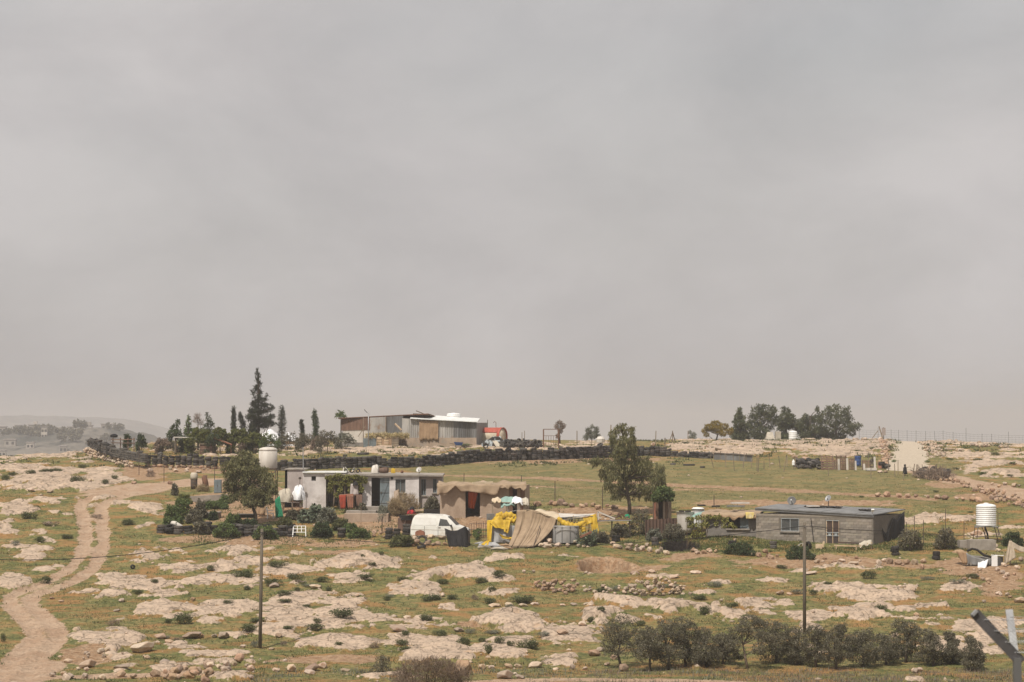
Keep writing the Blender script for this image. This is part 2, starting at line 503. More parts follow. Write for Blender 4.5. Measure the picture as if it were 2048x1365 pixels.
m1 = np.stack([np.where(detail,rock,0).ravel(),np.where(detail,track,0).ravel(),np.where(detail,np.maximum(soil,ftrack * 0.95),0.3).ravel(),one],-1)
m2 = np.stack([np.where(detail,wroad,0).ravel(),pit_black.ravel(),field.ravel(),one],-1)
for k,nm in ((0,'ground'),(1,'limestone_outcrop'),(2,'dirt_track'),(3,'gravel_road'),(4,'field_path'),(5,'pit')):
 f = quads[cls == k]
 ids,inv = np.unique(f,return_inverse=True)
 inv = inv.reshape(f.shape)
 me = bpy.data.meshes.new(nm)
 me.vertices.add(len(ids))
 me.vertices.foreach_set('co',allv[ids].astype(np.float32).ravel())
 me.loops.add(inv.size)
 me.loops.foreach_set('vertex_index',inv.astype(np.int32).ravel())
 me.polygons.add(len(f))
 me.polygons.foreach_set('loop_start',np.arange(0,inv.size,4,dtype=np.int32))
 me.polygons.foreach_set('use_smooth',np.ones(len(f),bool))
 me.update()
 for an,arr in (('mask',m1),('mask2',m2)):
  ca = me.color_attributes.new(an,'FLOAT_COLOR','POINT')
  ca.data.foreach_set('color',arr[ids].astype(np.float32).ravel())
 me.normals_split_custom_set_from_vertices(alln[ids].astype(np.float32).tolist())
 me.materials.append(MT)
 o = bpy.data.objects.new(nm,me)
 COL.objects.link(o)
 o['kind'] = 'structure'
# ---------------------------------------------------------------- materials for things
def M(name,c,c2=None,scale=3.0,rough=0.85,fine=0.0,bump=0.25,dist=0.02,obj=0.0,island=0.0,metal=0.0,stretch=None,lo=0.35,hi=0.68,c3=None):
 """mottled procedural material; obj / island add a per-object or per-piece shift in tone"""
 s = NT(name)
 c2 = c2 or tuple(x * 0.68 for x in c)
 nz = s.noise(scale,6,0.62,sc3=stretch)
 col = s.mix(s.rng(nz,lo,hi),c,c2)
 if c3:
  col = s.mix(s.rng(s.noise(scale * 0.45,6,0.65),0.55,0.66,0,0.85),col,c3)
 if fine:
  col = s.mix(s.math('MULTIPLY',s.rng(s.noise(scale * 6,4,0.7),0.35,0.7),fine),col,tuple(x * 0.4 for x in c))
 if obj or island:
  r = s.n('ShaderNodeObjectInfo').outputs['Random'] if obj else s.n('ShaderNodeNewGeometry').outputs['Random Per Island']
  k = obj or island
  hv = s.n('ShaderNodeHueSaturation')
  s.l(s.rng(r,0,1,1 - k,1 + k),hv.inputs['Value'])
  s.l(s.rng(s.math('FRACT',s.math('MULTIPLY',r,7.31)),0,1,0.5 - 0.03 * k,0.5 + 0.03 * k),hv.inputs['Hue'])
  s.l(s.rng(s.math('FRACT',s.math('MULTIPLY',r,3.77)),0,1,1 - 0.5 * k,1 + 0.3 * k),hv.inputs['Saturation'])
  s.l(col,hv.inputs['Color'])
  col = hv.outputs[0]
 s.b.inputs['Metallic'].default_value = metal
 return s.fin(col,rough,nz if bump else None,bump,dist)
def leafmat(name,a,b,c,trans=0.25):
 s = NT(name)
 r = s.n('ShaderNodeNewGeometry').outputs['Random Per Island']
 col = s.mix(s.rng(r,0.0,0.6),a,b)
 col = s.mix(s.rng(r,0.72,1.0),col,c)
 col = s.mix(s.rng(s.noise(1.1,3),0.35,0.65,0,0.45),col,tuple(x * 0.6 for x in a))
 s.fin(col,0.7)
 tr = s.n('ShaderNodeBsdfTranslucent')
 s.l(col,tr.inputs['Color'])
 mx = s.n('ShaderNodeMixShader')
 mx.inputs[0].default_value = trans
 s.l(s.b.outputs[0],mx.inputs[1])
 s.l(tr.outputs[0],mx.inputs[2])
 s.l(mx.outputs[0],s.o.inputs['Surface'])
 return s.m
K = {}
K['tyre'] = M('tyre_rubber',(0.026,0.025,0.025),(0.085,0.072,0.060),6,0.65,obj=0.75,bump=0.4)
K['stone'] = M('field_stone',(0.46,0.355,0.265),(0.33,0.25,0.18),2.2,0.95,fine=0.35,obj=0.28,c3=(0.33,0.20,0.12),bump=0.6,dist=0.05)
K['redstone'] = M('red_stone',(0.37,0.255,0.175),(0.27,0.17,0.110),2.5,0.95,fine=0.25,obj=0.25,c3=(0.44,0.34,0.25),bump=0.6,dist=0.05)
K['white_plaster'] = M('white_plaster',(0.66,0.62,0.60),(0.50,0.46,0.44),1.2,0.9,fine=0.12,c3=(0.40,0.36,0.33))
K['shade_mauve'] = M('shade_mauve',(0.42,0.37,0.35),(0.33,0.29,0.27),1.1,0.9,fine=0.12)  # house plaster with shade painted into its colour; reused on some cloth
K['concrete'] = M('concrete',(0.33,0.295,0.255),(0.24,0.21,0.18),1.8,0.92,fine=0.15,c3=(0.20,0.18,0.16))
K['block'] = M('concrete_block',(0.275,0.24,0.20),(0.21,0.18,0.15),1.2,0.95,fine=0.25,obj=0.2,bump=0.4)
K['mortar'] = M('mortar',(0.20,0.175,0.145),(0.16,0.14,0.115),3,0.95,fine=0.2)
K['render'] = M('grey_render',(0.235,0.215,0.195),(0.17,0.155,0.14),1.4,0.95,fine=0.2,c3=(0.30,0.26,0.22))
K['mud'] = M('mud_plaster',(0.40,0.31,0.235),(0.31,0.23,0.17),1.5,0.95,fine=0.2,c3=(0.28,0.24,0.20))
K['roofsheet'] = M('grey_roof_sheet',(0.215,0.215,0.215),(0.15,0.15,0.15),1.3,0.8,fine=0.15,c3=(0.12,0.12,0.12))
K['zinc'] = M('zinc_sheet',(0.46,0.44,0.41),(0.33,0.31,0.29),1.2,0.55,metal=0.25,c3=(0.30,0.20,0.13),stretch=(1,1,0.25),obj=0.15)
K['zincdark'] = M('dark_zinc_sheet',(0.19,0.19,0.19),(0.13,0.125,0.12),1.2,0.6,metal=0.2,stretch=(1,1,0.25),obj=0.25)
K['bright_roof'] = M('bright_roof_sheet',(0.74,0.75,0.73),(0.58,0.58,0.56),1.5,0.5)
K['rustsheet'] = M('rusty_sheet',(0.27,0.12,0.075),(0.17,0.075,0.05),2.0,0.85,c3=(0.33,0.20,0.13))
K['wood'] = M('grey_wood',(0.235,0.185,0.135),(0.15,0.115,0.085),3,0.9,obj=0.25,stretch=(4,4,0.6))
K['palewood'] = M('pale_wood',(0.52,0.40,0.27),(0.40,0.29,0.19),3,0.85,obj=0.2)
K['pole'] = M('pole_wood',(0.150,0.125,0.095),(0.095,0.08,0.062),4,0.9,stretch=(3,3,0.3))
K['bark'] = M('bark',(0.115,0.09,0.07),(0.06,0.048,0.038),5,0.95,stretch=(2,2,0.5),bump=0.6)
K['palebark'] = M('pale_bark',(0.27,0.215,0.17),(0.16,0.12,0.09),4,0.95,stretch=(2,2,0.5),bump=0.5)
K['steel'] = M('galvanised_steel',(0.33,0.335,0.34),(0.25,0.25,0.255),6,0.5,metal=0.4)
K['darksteel'] = M('dark_steel',(0.075,0.068,0.062),(0.12,0.075,0.05),5,0.7,metal=0.2)
K['rust'] = M('rust',(0.17,0.085,0.05),(0.10,0.055,0.04),6,0.9)
K['white_plastic'] = M('white_plastic',(0.78,0.78,0.77),(0.70,0.69,0.67),1.5,0.5,bump=0.05)
K['old_white'] = M('aged_white_plastic',(0.58,0.54,0.49),(0.47,0.43,0.38),1.6,0.6,bump=0.05,stretch=(1,1,0.3))
K['van_paint'] = M('white_van_paint',(0.74,0.735,0.70),(0.66,0.645,0.60),1.6,0.38,bump=0.03,c3=(0.60,0.55,0.48))
K['glass'] = M('dusty_glass',(0.055,0.06,0.062),(0.11,0.11,0.105),2,0.25,bump=0.0)
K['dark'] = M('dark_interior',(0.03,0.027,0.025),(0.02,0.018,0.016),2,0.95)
K['black_cloth'] = M('black_cloth',(0.016,0.016,0.018),(0.026,0.025,0.026),5,0.9)
K['tan_cloth'] = M('tan_cloth',(0.35,0.26,0.175),(0.27,0.195,0.13),1.6,0.95,fine=0.12)
K['pale_cloth'] = M('pale_cloth',(0.60,0.50,0.36),(0.52,0.42,0.30),1.6,0.95,fine=0.1)
K['burlap'] = M('burlap',(0.37,0.25,0.155),(0.28,0.185,0.11),1.8,0.95,fine=0.15)
K['yellow_tarp'] = M('yellow_tarp',(0.56,0.37,0.030),(0.40,0.25,0.025),2.2,0.55)
K['grey_sheet'] = M('grey_plastic_sheet',(0.36,0.36,0.36),(0.25,0.25,0.255),2.0,0.4)
K['white_tarp'] = M('white_tarp',(0.76,0.76,0.77),(0.62,0.62,0.63),2.0,0.6)
K['beige_tarp'] = M('beige_tarp',(0.47,0.42,0.34),(0.37,0.33,0.27),2.0,0.8)
K['green_net'] = M('green_net',(0.02,0.22,0.11),(0.015,0.15,0.075),4,0.8)
K['teal'] = M('teal_sheet',(0.27,0.40,0.35),(0.20,0.31,0.28),2,0.7)
K['orange_cloth'] = M('orange_cloth',(0.42,0.085,0.02),(0.30,0.055,0.015),2.5,0.9)
K['red_cloth'] = M('red_cloth',(0.30,0.050,0.025),(0.21,0.038,0.022),2.5,0.9)
K['red_paint'] = M('red_paint',(0.40,0.085,0.055),(0.32,0.07,0.05),2,0.55)
K['cream_paint'] = M('cream_paint',(0.60,0.53,0.41),(0.50,0.43,0.33),2,0.6)
K['blue_plastic'] = M('blue_plastic',(0.035,0.075,0.20),(0.03,0.055,0.15),2,0.5)
K['blue_metal'] = M('blue_grey_metal',(0.165,0.20,0.215),(0.12,0.145,0.155),2.5,0.6,c3=(0.21,0.23,0.23))
K['alu'] = M('window_frame_aluminium',(0.36,0.385,0.39),(0.28,0.30,0.31),4,0.5)
K['brown'] = M('brown_boards',(0.20,0.125,0.09),(0.13,0.08,0.058),2,0.9,obj=0.2,stretch=(2,2,0.4))
K['straw'] = M('straw',(0.42,0.34,0.165),(0.33,0.255,0.12),8,0.95,island=0.3)
K['net'] = M('tan_netting',(0.42,0.35,0.27),(0.33,0.27,0.20),3,0.95)
K['farwall'] = M('far_plaster',(0.42,0.38,0.33),(0.35,0.31,0.27),0.1,0.95,obj=0.25,bump=0)
K['farroof'] = M('far_roof',(0.30,0.27,0.25),(0.25,0.22,0.20),0.1,0.95,obj=0.2,bump=0)
LF = {}
LF['eucalyptus'] = leafmat('eucalyptus_leaf',(0.109,0.112,0.046),(0.173,0.166,0.073),(0.299,0.263,0.139))
LF['bright'] = leafmat('young_leaf',(0.070,0.085,0.022),(0.130,0.140,0.032),(0.20,0.19,0.055))
LF['olive'] = leafmat('olive_leaf',(0.094,0.087,0.055),(0.158,0.144,0.096),(0.304,0.270,0.204))
LF['conifer'] = leafmat('conifer_needle',(0.026,0.032,0.020),(0.041,0.049,0.027),(0.072,0.073,0.044),0.1)
LF['pine'] = leafmat('pine_needle',(0.057,0.071,0.035),(0.100,0.112,0.052),(0.173,0.166,0.078),0.15)
LF['garden'] = leafmat('garden_leaf',(0.065,0.098,0.035),(0.112,0.156,0.049),(0.226,0.254,0.086))
LF['dark'] = leafmat('dark_leaf',(0.038,0.058,0.026),(0.062,0.086,0.036),(0.122,0.143,0.061))
LF['vine'] = leafmat('vine_leaf',(0.145,0.153,0.042),(0.245,0.238,0.062),(0.390,0.339,0.122))
LF['yellow'] = leafmat('yellow_blossom',(0.20,0.15,0.020),(0.30,0.205,0.022),(0.10,0.090,0.030))
LF['grey'] = leafmat('grey_leaf',(0.131,0.138,0.102),(0.196,0.200,0.152),(0.290,0.283,0.225))
LF['dry'] = leafmat('dry_twig',(0.30,0.225,0.125),(0.39,0.30,0.175),(0.22,0.155,0.085))
LF['twig'] = leafmat('brown_twig',(0.176,0.127,0.094),(0.260,0.195,0.150),(0.338,0.260,0.202))
LF['thorn'] = leafmat('thorny_herb',(0.075,0.088,0.038),(0.115,0.128,0.055),(0.180,0.180,0.085))
LF['herb'] = leafmat('pale_herb',(0.075,0.086,0.030),(0.120,0.125,0.048),(0.190,0.170,0.075))
LF['cactus'] = leafmat('cactus_pad',(0.090,0.115,0.075),(0.150,0.175,0.120),(0.24,0.255,0.18),0.0)
# ---------------------------------------------------------------- mesh builder
class MB:
 def __init__(s,off=None):
  s.v = []
  s.f = []
  s.off = Vector(off) if off is not None else Vector((0,0,0))
 def add(s,vs,fs):
  k = len(s.v)
  s.v += [tuple(Vector(q) - s.off) for q in vs]
  s.f += [tuple(i + k for i in f) for f in fs]
  return s
 def hexa(s,b,t):                      # bottom ring,top ring of four points
  return s.add(list(b) + list(t),[(3,2,1,0),(4,5,6,7),(0,1,5,4),(1,2,6,5),(2,3,7,6),(3,0,4,7)])
 def box(s,c,size,rz=0.0,rx=0.0,ry=0.0):
  R = Matrix.Rotation(rz,3,'Z') @ Matrix.Rotation(ry,3,'Y') @ Matrix.Rotation(rx,3,'X')
  c = Vector(c)
  x,y,z = (q / 2 for q in size)
  p = lambda a,b,d: c + R @ Vector((a * x,b * y,d * z))
  return s.hexa([p(-1,-1,-1),p(1,-1,-1),p(1,1,-1),p(-1,1,-1)],[p(-1,-1,1),p(1,-1,1),p(1,1,1),p(-1,1,1)])
 def bar(s,a,b,wd,dp=None,up=(0,0,1)):
  a,b = Vector(a),Vector(b)
  d = (b - a).normalized()
  u = Vector(up)
  if abs(d.dot(u)) > 0.97:
   u = Vector((0,1,0))
  e = d.cross(u).normalized() * (wd / 2)
  g = e.normalized().cross(d) * ((dp or wd) / 2)
  return s.hexa([a - e - g,a + e - g,a + e + g,a - e + g],[b - e - g,b + e - g,b + e + g,b - e + g])
 def tube(s,pts,rad,n=7,cap=True):
  pts = [Vector(p) for p in pts]
  if isinstance(rad,(int,float)):
   rad = [rad] * len(pts)
  vs,fs = [],[]
  ref = Vector((0.31,0.95,0.05))
  for i,p in enumerate(pts):
   d = (pts[min(i + 1,len(pts) - 1)] - pts[max(i - 1,0)]).normalized()
   r = ref if abs(d.dot(ref)) < 0.93 else Vector((1,0,0.1))
   e = d.cross(r).normalized()
   g = d.cross(e)
   for k in range(n):
    a = 2 * PI * k / n
    vs.append(p + (e * math.cos(a) + g * math.sin(a)) * rad[i])
  for i in range(len(pts) - 1):
   for k in range(n):
    fs.append((i * n + k,i * n + (k + 1) % n,(i + 1) * n + (k + 1) % n,(i + 1) * n + k))
  if cap:
   fs.append(tuple(range(n - 1,-1,-1)))
   fs.append(tuple((len(pts) - 1) * n + k for k in range(n)))
  return s.add(vs,fs)
 def lathe(s,c,prof,n=20,axis=None):
  c = Vector(c)
  R = Vector((0,0,1)).rotation_difference(Vector(axis)).to_matrix() if axis else Matrix.Identity(3)
  vs,fs = [],[]
  for r,z in prof:
   for k in range(n):
    a = 2 * PI * k / n
    vs.append(c + R @ Vector((r * math.cos(a),r * math.sin(a),z)))
  for i in range(len(prof) - 1):
   for k in range(n):
    fs.append((i * n + k,i * n + (k + 1) % n,(i + 1) * n + (k + 1) % n,(i + 1) * n + k))
  if prof[0][0] > 1e-4:
   fs.append(tuple(range(n - 1,-1,-1)))
  if prof[-1][0] > 1e-4:
   fs.append(tuple((len(prof) - 1) * n + k for k in range(n)))
  return s.add(vs,fs)
 def grid(s,fn,nu,nv,thick=0.0):
  vs = [Vector(fn(i / nu,j / nv)) for j in range(nv + 1) for i in range(nu + 1)]
  W = nu + 1
  fs = [(j * W + i,j * W + i + 1,(j + 1) * W + i + 1,(j + 1) * W + i) for j in range(nv) for i in range(nu)]
  if thick:
   n = len(vs)
   nor = [Vector((0,0,0)) for _ in vs]
   for f in fs:
    q = (vs[f[1]] - vs[f[0]]).cross(vs[f[3]] - vs[f[0]])
    for i in f:
     nor[i] += q
   vs += [v - (m.normalized() if m.length > 0 else m) * thick for v,m in zip(vs,nor)]
   fs += [tuple(i + n for i in reversed(f)) for f in fs[:]]
   rim = [i for i in range(W)] + [j * W + nu for j in range(1,nv + 1)] + [nv * W + i for i in range(nu - 1,-1,-1)] + [j * W for j in range(nv - 1,0,-1)]
   for a,b in zip(rim,rim[1:] + rim[:1]):
    fs.append((b,a,a + n,b + n))
  return s.add(vs,fs)
 def mesh(s,name,mat,smooth=False):
  me = bpy.data.meshes.new(name)
  me.from_pydata(s.v,[],s.f)
  if smooth:
   me.polygons.foreach_set('use_smooth',[True] * len(me.polygons))
  if mat:
   me.materials.append(K[mat] if isinstance(mat,str) else mat)
  me.update()
  return me
 def build(s,name,mat,parent=None,smooth=False,label=None,kind=None):
  return link(name,s.mesh(name,mat,smooth),parent,label,kind)
def link(name,me,parent=None,label=None,kind=None):
 o = bpy.data.objects.new(name,me)
 COL.objects.link(o)
 if parent:
  o.parent = parent
 if label:
  o['label'] = label
 if kind:
  o['kind'] = kind
 return o
def tag(o,label,cat,group=None):
 o['label'] = label
 o['category'] = cat
 o['kind'] = 'thing'
 if group:
  o['group'] = group
 return o
def thing(name,label,cat,loc,rz=0.0,group=None):
 o = bpy.data.objects.new(name,None)
 o.empty_display_size = 0.2
 COL.objects.link(o)
 o.location = loc
 o.rotation_euler = (0,0,rz)
 return tag(o,label,cat,group)
def solo(mb,name,mat,label,cat,loc=None,group=None,smooth=False):
 """a thing that is one mesh"""
 o = mb.build(name,mat,None,smooth)
 if loc is not None:
  o.location = loc
 return tag(o,label,cat,group)
def cloth(mb,c00,c10,c11,c01,nu=14,nv=10,fold=0.05,nf=5,sag=0.0,thick=0.012,seed=0,rag=0.0):
 """draped sheet: corners go round from the top left; folds run from the first edge to the third"""
 c00,c10,c11,c01 = map(Vector,(c00,c10,c11,c01))
 n = (c10 - c00).cross(c01 - c00).normalized()
 ph = random.Random(seed)
 a1,a2,a3 = ph.random() * 6,ph.random() * 6,ph.random() * 6
 def fn(u,v):
  vv = v
  if rag:
   vv = v * (1 - rag * (0.5 + 0.5 * math.sin(u * 9 + a1) * math.cos(u * 23 + a2)))
  p = c00.lerp(c10,u).lerp(c01.lerp(c11,u),vv)
  f = math.sin(u * nf * 2 * PI + a1 + vv * 1.5) + 0.5 * math.sin(u * nf * 3.7 * PI + a2 - vv * 2) + 0.4 * math.sin(vv * 5 + a3 + u * 7)
  p = p + n * f * fold * (0.35 + 0.65 * vv)
  p.z -= sag * math.sin(PI * u) * (1 - 0.6 * vv)
  return p
 return mb.grid(fn,nu,nv,thick)
# ---------------------------------------------------------------- foliage
def leaves(rng,cen,rad,n,lw,ll,droop=0.0,shell=0.55):
 """n leaf quads spread through ellipsoids; droop 1 = hanging, -1 = upright"""
 cen = np.asarray(cen,float)
 rad = np.asarray(rad,float)
 rad = rad * 0.9
 wgt = (rad[:,0] * rad[:,1] * rad[:,2]) ** (0.75)
 k = rng.choice(len(cen),n,p=wgt / wgt.sum())
 d = rng.normal(size=(n,3))
 d /= np.linalg.norm(d,axis=1,keepdims=True)
 r = rng.random(n) ** (1 / 3.0)
 r = shell * np.maximum(r,0.62 + 0.38 * rng.random(n)) + (1 - shell) * r
 p = cen[k] + d * rad[k] * r[:,None]
 ax = rng.normal(size=(n,3))
 ax[:,2] -= droop * 2.2
 ax /= np.linalg.norm(ax,axis=1,keepdims=True)
 sd = np.cross(ax,rng.normal(size=(n,3)))
 sd /= np.linalg.norm(sd,axis=1,keepdims=True) + 1e-9
 sc = (0.6 + 0.8 * rng.random(n))[:,None]
 a = ax * ll * sc
 b = sd * lw * sc * 0.5
 return np.stack([p,p + a * 0.5 + b,p + a,p + a * 0.5 - b],1).reshape(-1,3)
def leafmesh(name,pts,mat):
 n = len(pts) // 4
 me = bpy.data.meshes.new(name)
 me.vertices.add(len(pts))
 me.vertices.foreach_set('co',pts.astype(np.float32).ravel())
 me.loops.add(4 * n)
 me.loops.foreach_set('vertex_index',np.arange(4 * n,dtype=np.int32))
 me.polygons.add(n)
 me.polygons.foreach_set('loop_start',np.arange(0,4 * n,4,dtype=np.int32))
 me.materials.append(mat)
 me.update()
 return me
def tree(name,label,cat,bx,by,trunk,blobs,n,leaf,lw,ll,droop=0.0,bark='bark',r0=0.12,depth=0.8,group=None,seed=1,limbs=True,shell=0.55,Y=None,jag=0.0,strands=0,skirt=False):
 """trunk: photograph points up from the base; blobs: (x, y, rx, ry) clumps of the crown in the photograph"""
 g = G(bx,by)
 if Y is not None:
  g = on(P(bx,by,Y).x,Y)
 y0 = g.y
 s = S(y0)
 rng = np.random.default_rng(seed)
 root = thing(name,label,cat,g,0,group)
 tk = [P(px,py,y0) for px,py in trunk]
 tk[0] = g - Vector((0,0,0.15))
 mb = MB(g)
 mb.tube(tk,[r0 * (1 - 0.55 * i / max(1,len(tk) - 1)) for i in range(len(tk))],8)
 cs,rs = [],[]
 if skirt:
  gu,gv = project(g.x,g.y,g.z)
  low = max(blobs,key=lambda q: q[1] + q[3])
  k = max(1,int((gv - low[1] - low[3] * .6) / (low[3] * 1.1)) + 1)
  blobs = list(blobs) + [(low[0] + random.uniform(-.2,.2) * low[2],low[1] + (gv - low[1]) * (j + 1) / (k + .6),low[2] * 1.0,low[3]) for j in range(k)]
 xs = [q[0] for q in blobs]
 halfw = (max(xs) - min(xs)) / 2 / s + 0.4
 for (x,y,rx,ry) in blobs:
  dy = float(rng.uniform(-1,1)) * halfw * depth
  c = P(x,y,y0) + Vector((0,dy,0))
  cs.append(tuple(c - g))
  rs.append((rx / s,0.5 * (rx + ry) / s * 0.9 + 0.15,ry / s))
  if limbs:
   j = min(range(len(tk)),key=lambda q: (tk[q] - c).length + (0 if tk[q].z < c.z else 9))
   a = tk[j]
   m = a.lerp(c,0.5) + Vector((rng.normal() * 0.1,rng.normal() * 0.1,0.12))
   mb.tube([a,m,c],[r0 * 0.42,r0 * 0.26,r0 * 0.08],5,False)
 if jag:
  extra_c,extra_r = [],[]
  for c,r in zip(cs,rs):
   for q in range(5):
    d = rng.normal(size=3)
    d /= np.linalg.norm(d)
    extra_c.append(tuple(np.array(c) + d * np.array(r) * 0.95))
    extra_r.append(tuple(np.array(r) * jag * (0.6 + 0.8 * rng.random())))
  cs += extra_c
  rs += extra_r
 if strands:
  k0 = len(blobs)
  for c,r in list(zip(cs,rs))[:k0]:
   for q in range(strands):
    a_ = rng.random() * 6.28
    e_ = 0.55 + 0.5 * rng.random()
    hl = r[2] * (0.5 + 0.6 * rng.random())
    cs.append((c[0] + math.cos(a_) * r[0] * e_,c[1] + math.sin(a_) * r[1] * e_,c[2] - r[2] * rng.uniform(-0.1,0.9)))
    rs.append((0.10 + 0.10 * rng.random(),0.14,hl))
  rs[:k0] = [(r[0] * 0.78,r[1] * 0.78,r[2] * 0.78) for r in rs[:k0]]
 mb.build('trunk',bark,root,True)
 link('crown',leafmesh('crown',leaves(rng,cs,rs,n,lw,ll,droop,shell),LF[leaf]),root)
 return root
def shrub_mesh(kind,seed,n,lw,ll,flat=1.0,up=0.0):
 rng = np.random.default_rng(seed)
 cs,rs = [],[]
 for k in range(9):
  a = rng.random() * 2 * PI
  r = 0.30 * rng.random() ** 0.5
  h = 0.2 + 0.42 * rng.random() * (1 - r)
  cs.append((math.cos(a) * r,math.sin(a) * r,h))
  q = 0.13 + 0.13 * rng.random()
  rs.append((q,q,q * 1.25))
 cs.append((0,0,0.3))
 rs.append((0.40,0.40,0.34))
 p = leaves(rng,cs,rs,n,lw,ll,-up,0.7)
 p[:,2] = np.maximum(p[:,2],-0.02)
 return leafmesh('shrub',p,LF[kind])
SHR = {}
def shrub(px,py,wpx,hpx,kind,label,group=None,cat='shrub',name='shrub',up=0.3,dens=900,lw=0.035,ll=0.09,at=None):
 g = at if at is not None else G(px,py)
 s = S(g.y)
 key = (kind,dens,lw)
 if key not in SHR:
  SHR[key] = [shrub_mesh(kind,50 + k + len(SHR) * 9,dens,lw,ll,up=up) for k in range(4)]
 o = link(name,random.choice(SHR[key]))
 o.location = g
 wm,hm_ = wpx / s,hpx / s
 o.scale = (wm * 1.28,wm * random.uniform(1.0,1.4),hm_ * random.uniform(.95,1.25))
 o.rotation_euler = (0,0,random.random() * 6.28)
 return tag(o,label,cat,group)
# ---------------------------------------------------------------- stones and tyres
def stone_mesh(seed,mat):
 r = random.Random(seed)
 bm = bmesh.new()
 n = r.choice([12,14,17])
 for k in range(n):
  z = 1 - 2 * (k + 0.5) / n
  a = k * 2.39996 + r.random() * 0.6
  q = math.sqrt(1 - z * z)
  e = 0.5 * (0.78 + 0.36 * r.random())
  bm.verts.new((q * math.cos(a) * e,q * math.sin(a) * e,z * e))
 h = bmesh.ops.convex_hull(bm,input=bm.verts)
 bmesh.ops.delete(bm,geom=[v for v in bm.verts if not v.link_faces],context='VERTS')
 bmesh.ops.bevel(bm,geom=bm.edges[:],offset=0.035,segments=1,affect='EDGES',clamp_overlap=True)
 me = bpy.data.meshes.new('stone')
 bm.to_mesh(me)
 bm.free()
 me.materials.append(K[mat])
 return me
STONES = {m: [stone_mesh(k * 7 + 1,m) for k in range(9)] for m in ('stone','redstone')}
def put_stone(loc,w_,h_,d_=None,mat='stone',parent=None,name='stone'):
 o = link(name,random.choice(STONES[mat]),parent)
 o.location = loc
 o.scale = (w_ * 1.05,(d_ or (w_ * random.uniform(0.65,1.0))) * 1.05,h_ * 1.08)
 o.rotation_euler = (random.uniform(-.22,.22),random.uniform(-.22,.22),random.uniform(-.6,.6) + random.choice([0,PI]))
 return o
def boulder(px,py,wpx,hpx,label,mat='stone',group=None,name='boulder'):
 g = G(px,py)
 s = S(g.y)
 o = put_stone(g + Vector((0,0,hpx / s * 0.36)),wpx / s,hpx / s,None,mat,None,name)
 return tag(o,label,'rock',group)
def stone_wall(pts,label,size=0.32,courses=2,mat='stone',spread=0.3,name='stone_wall',heights=None,gap=1.0,cap=300):
 """dry stones heaped along a line of ground pixels"""
 g = [G(u,v) for u,v in pts]
 root = thing(name,label,'stone wall',g[0])
 n = 0
 for i,(a,b) in enumerate(zip(g[:-1],g[1:])):
  ln = (b - a).length
  k = max(1,int(ln / (size * gap)))
  for j in range(k):
   t = (j + random.random() * 0.6) / k
   cc = courses if heights is None else heights[i] * (1 - t) + heights[i + 1] * t
   for c in range(max(1,int(round(cc + random.uniform(-.35,.35))))):
    p = a.lerp(b,t) + Vector((random.gauss(0,spread * 0.35),random.gauss(0,spread * 0.5),0))
    q = size * random.uniform(0.6,1.25)
    z = gz(p.x,p.y) + size * 0.30 + c * size * 0.58
    if n < cap:
     put_stone(Vector((p.x,p.y,z)) - g[0],q,q * random.uniform(0.6,0.9),None,mat,root)
    n += 1
 return root
def tyre_mesh():
 prof = [(0.60,-0.30),(0.86,-0.34),(0.97,-0.24),(1.0,-0.10),(0.985,0.0),(1.0,0.10),(0.97,0.24),(0.86,0.34),(0.60,0.30),(0.57,0.12),(0.57,-0.12),(0.60,-0.30)]
 mb = MB()
 n = 18
 vs,fs = [],[]
 for r,z in prof:
  for k in range(n):
   a = 2 * PI * k / n
   vs.append((r * math.cos(a),r * math.sin(a),z))
 for i in range(len(prof) - 1):
  for k in range(n):
   fs.append((i * n + k,i * n + (k + 1) % n,(i + 1) * n + (k + 1) % n,(i + 1) * n + k))
 mb.add(vs,fs)
 return mb.mesh('tyre','tyre',False)
TYRE = tyre_mesh()
def put_tyre(loc,r=0.33,w_=0.22,parent=None,rx=0.0,ry=0.0,name='tyre'):
 o = link(name,TYRE,parent)
 o.location = loc
 o.scale = (r,r,w_ / 0.68)
 o.rotation_euler = (rx,ry,random.random() * 6.28)
 return o
def tyre_stack(px,py,wpx,n,label,group=None,fill=False,jitter=0.04,hpx=None):
 g = G(px,py)
 s = S(g.y)
 r = wpx / s / 2
 wd = (hpx / s / n) if hpx else 0.22
 root = thing('tyre_stack',label,'tyre stack',g,0,group)
 for k in range(n):
  put_tyre(Vector((random.uniform(-jitter,jitter),random.uniform(-jitter,jitter),wd * (k + 0.45))),r * random.uniform(0.95,1.04),wd * 0.98,root,
     random.uniform(-.06,.06),random.uniform(-.06,.06))
 return root
def stake(px,py0,py1,label,w_=0.05,mat='darksteel',lean=0.0,group=None,name='fence_post',Y=None,cat='post'):
 """post whose foot is at pixel row py1 and head at py0"""
 g = G(px,py1) if Y is None else on(P(px,py1,Y).x,Y)
 top = P(px + lean,py0,g.y)
 mb = MB(g)
 mb.tube([g - Vector((0,0,0.2)),g.lerp(top,0.5),top],[w_ / 2,w_ / 2,w_ / 2 * 0.9],6)
 return solo(mb,name,mat,label,cat,g,group)
def wire(mb,a,b,sag=0.0,r=0.012,n=10):
 a,b = Vector(a),Vector(b)
 pts = [a.lerp(b,i / n) - Vector((0,0,sag * 4 * (i / n) * (1 - i / n))) for i in range(n + 1)]
 return mb.tube(pts,r,4,False)
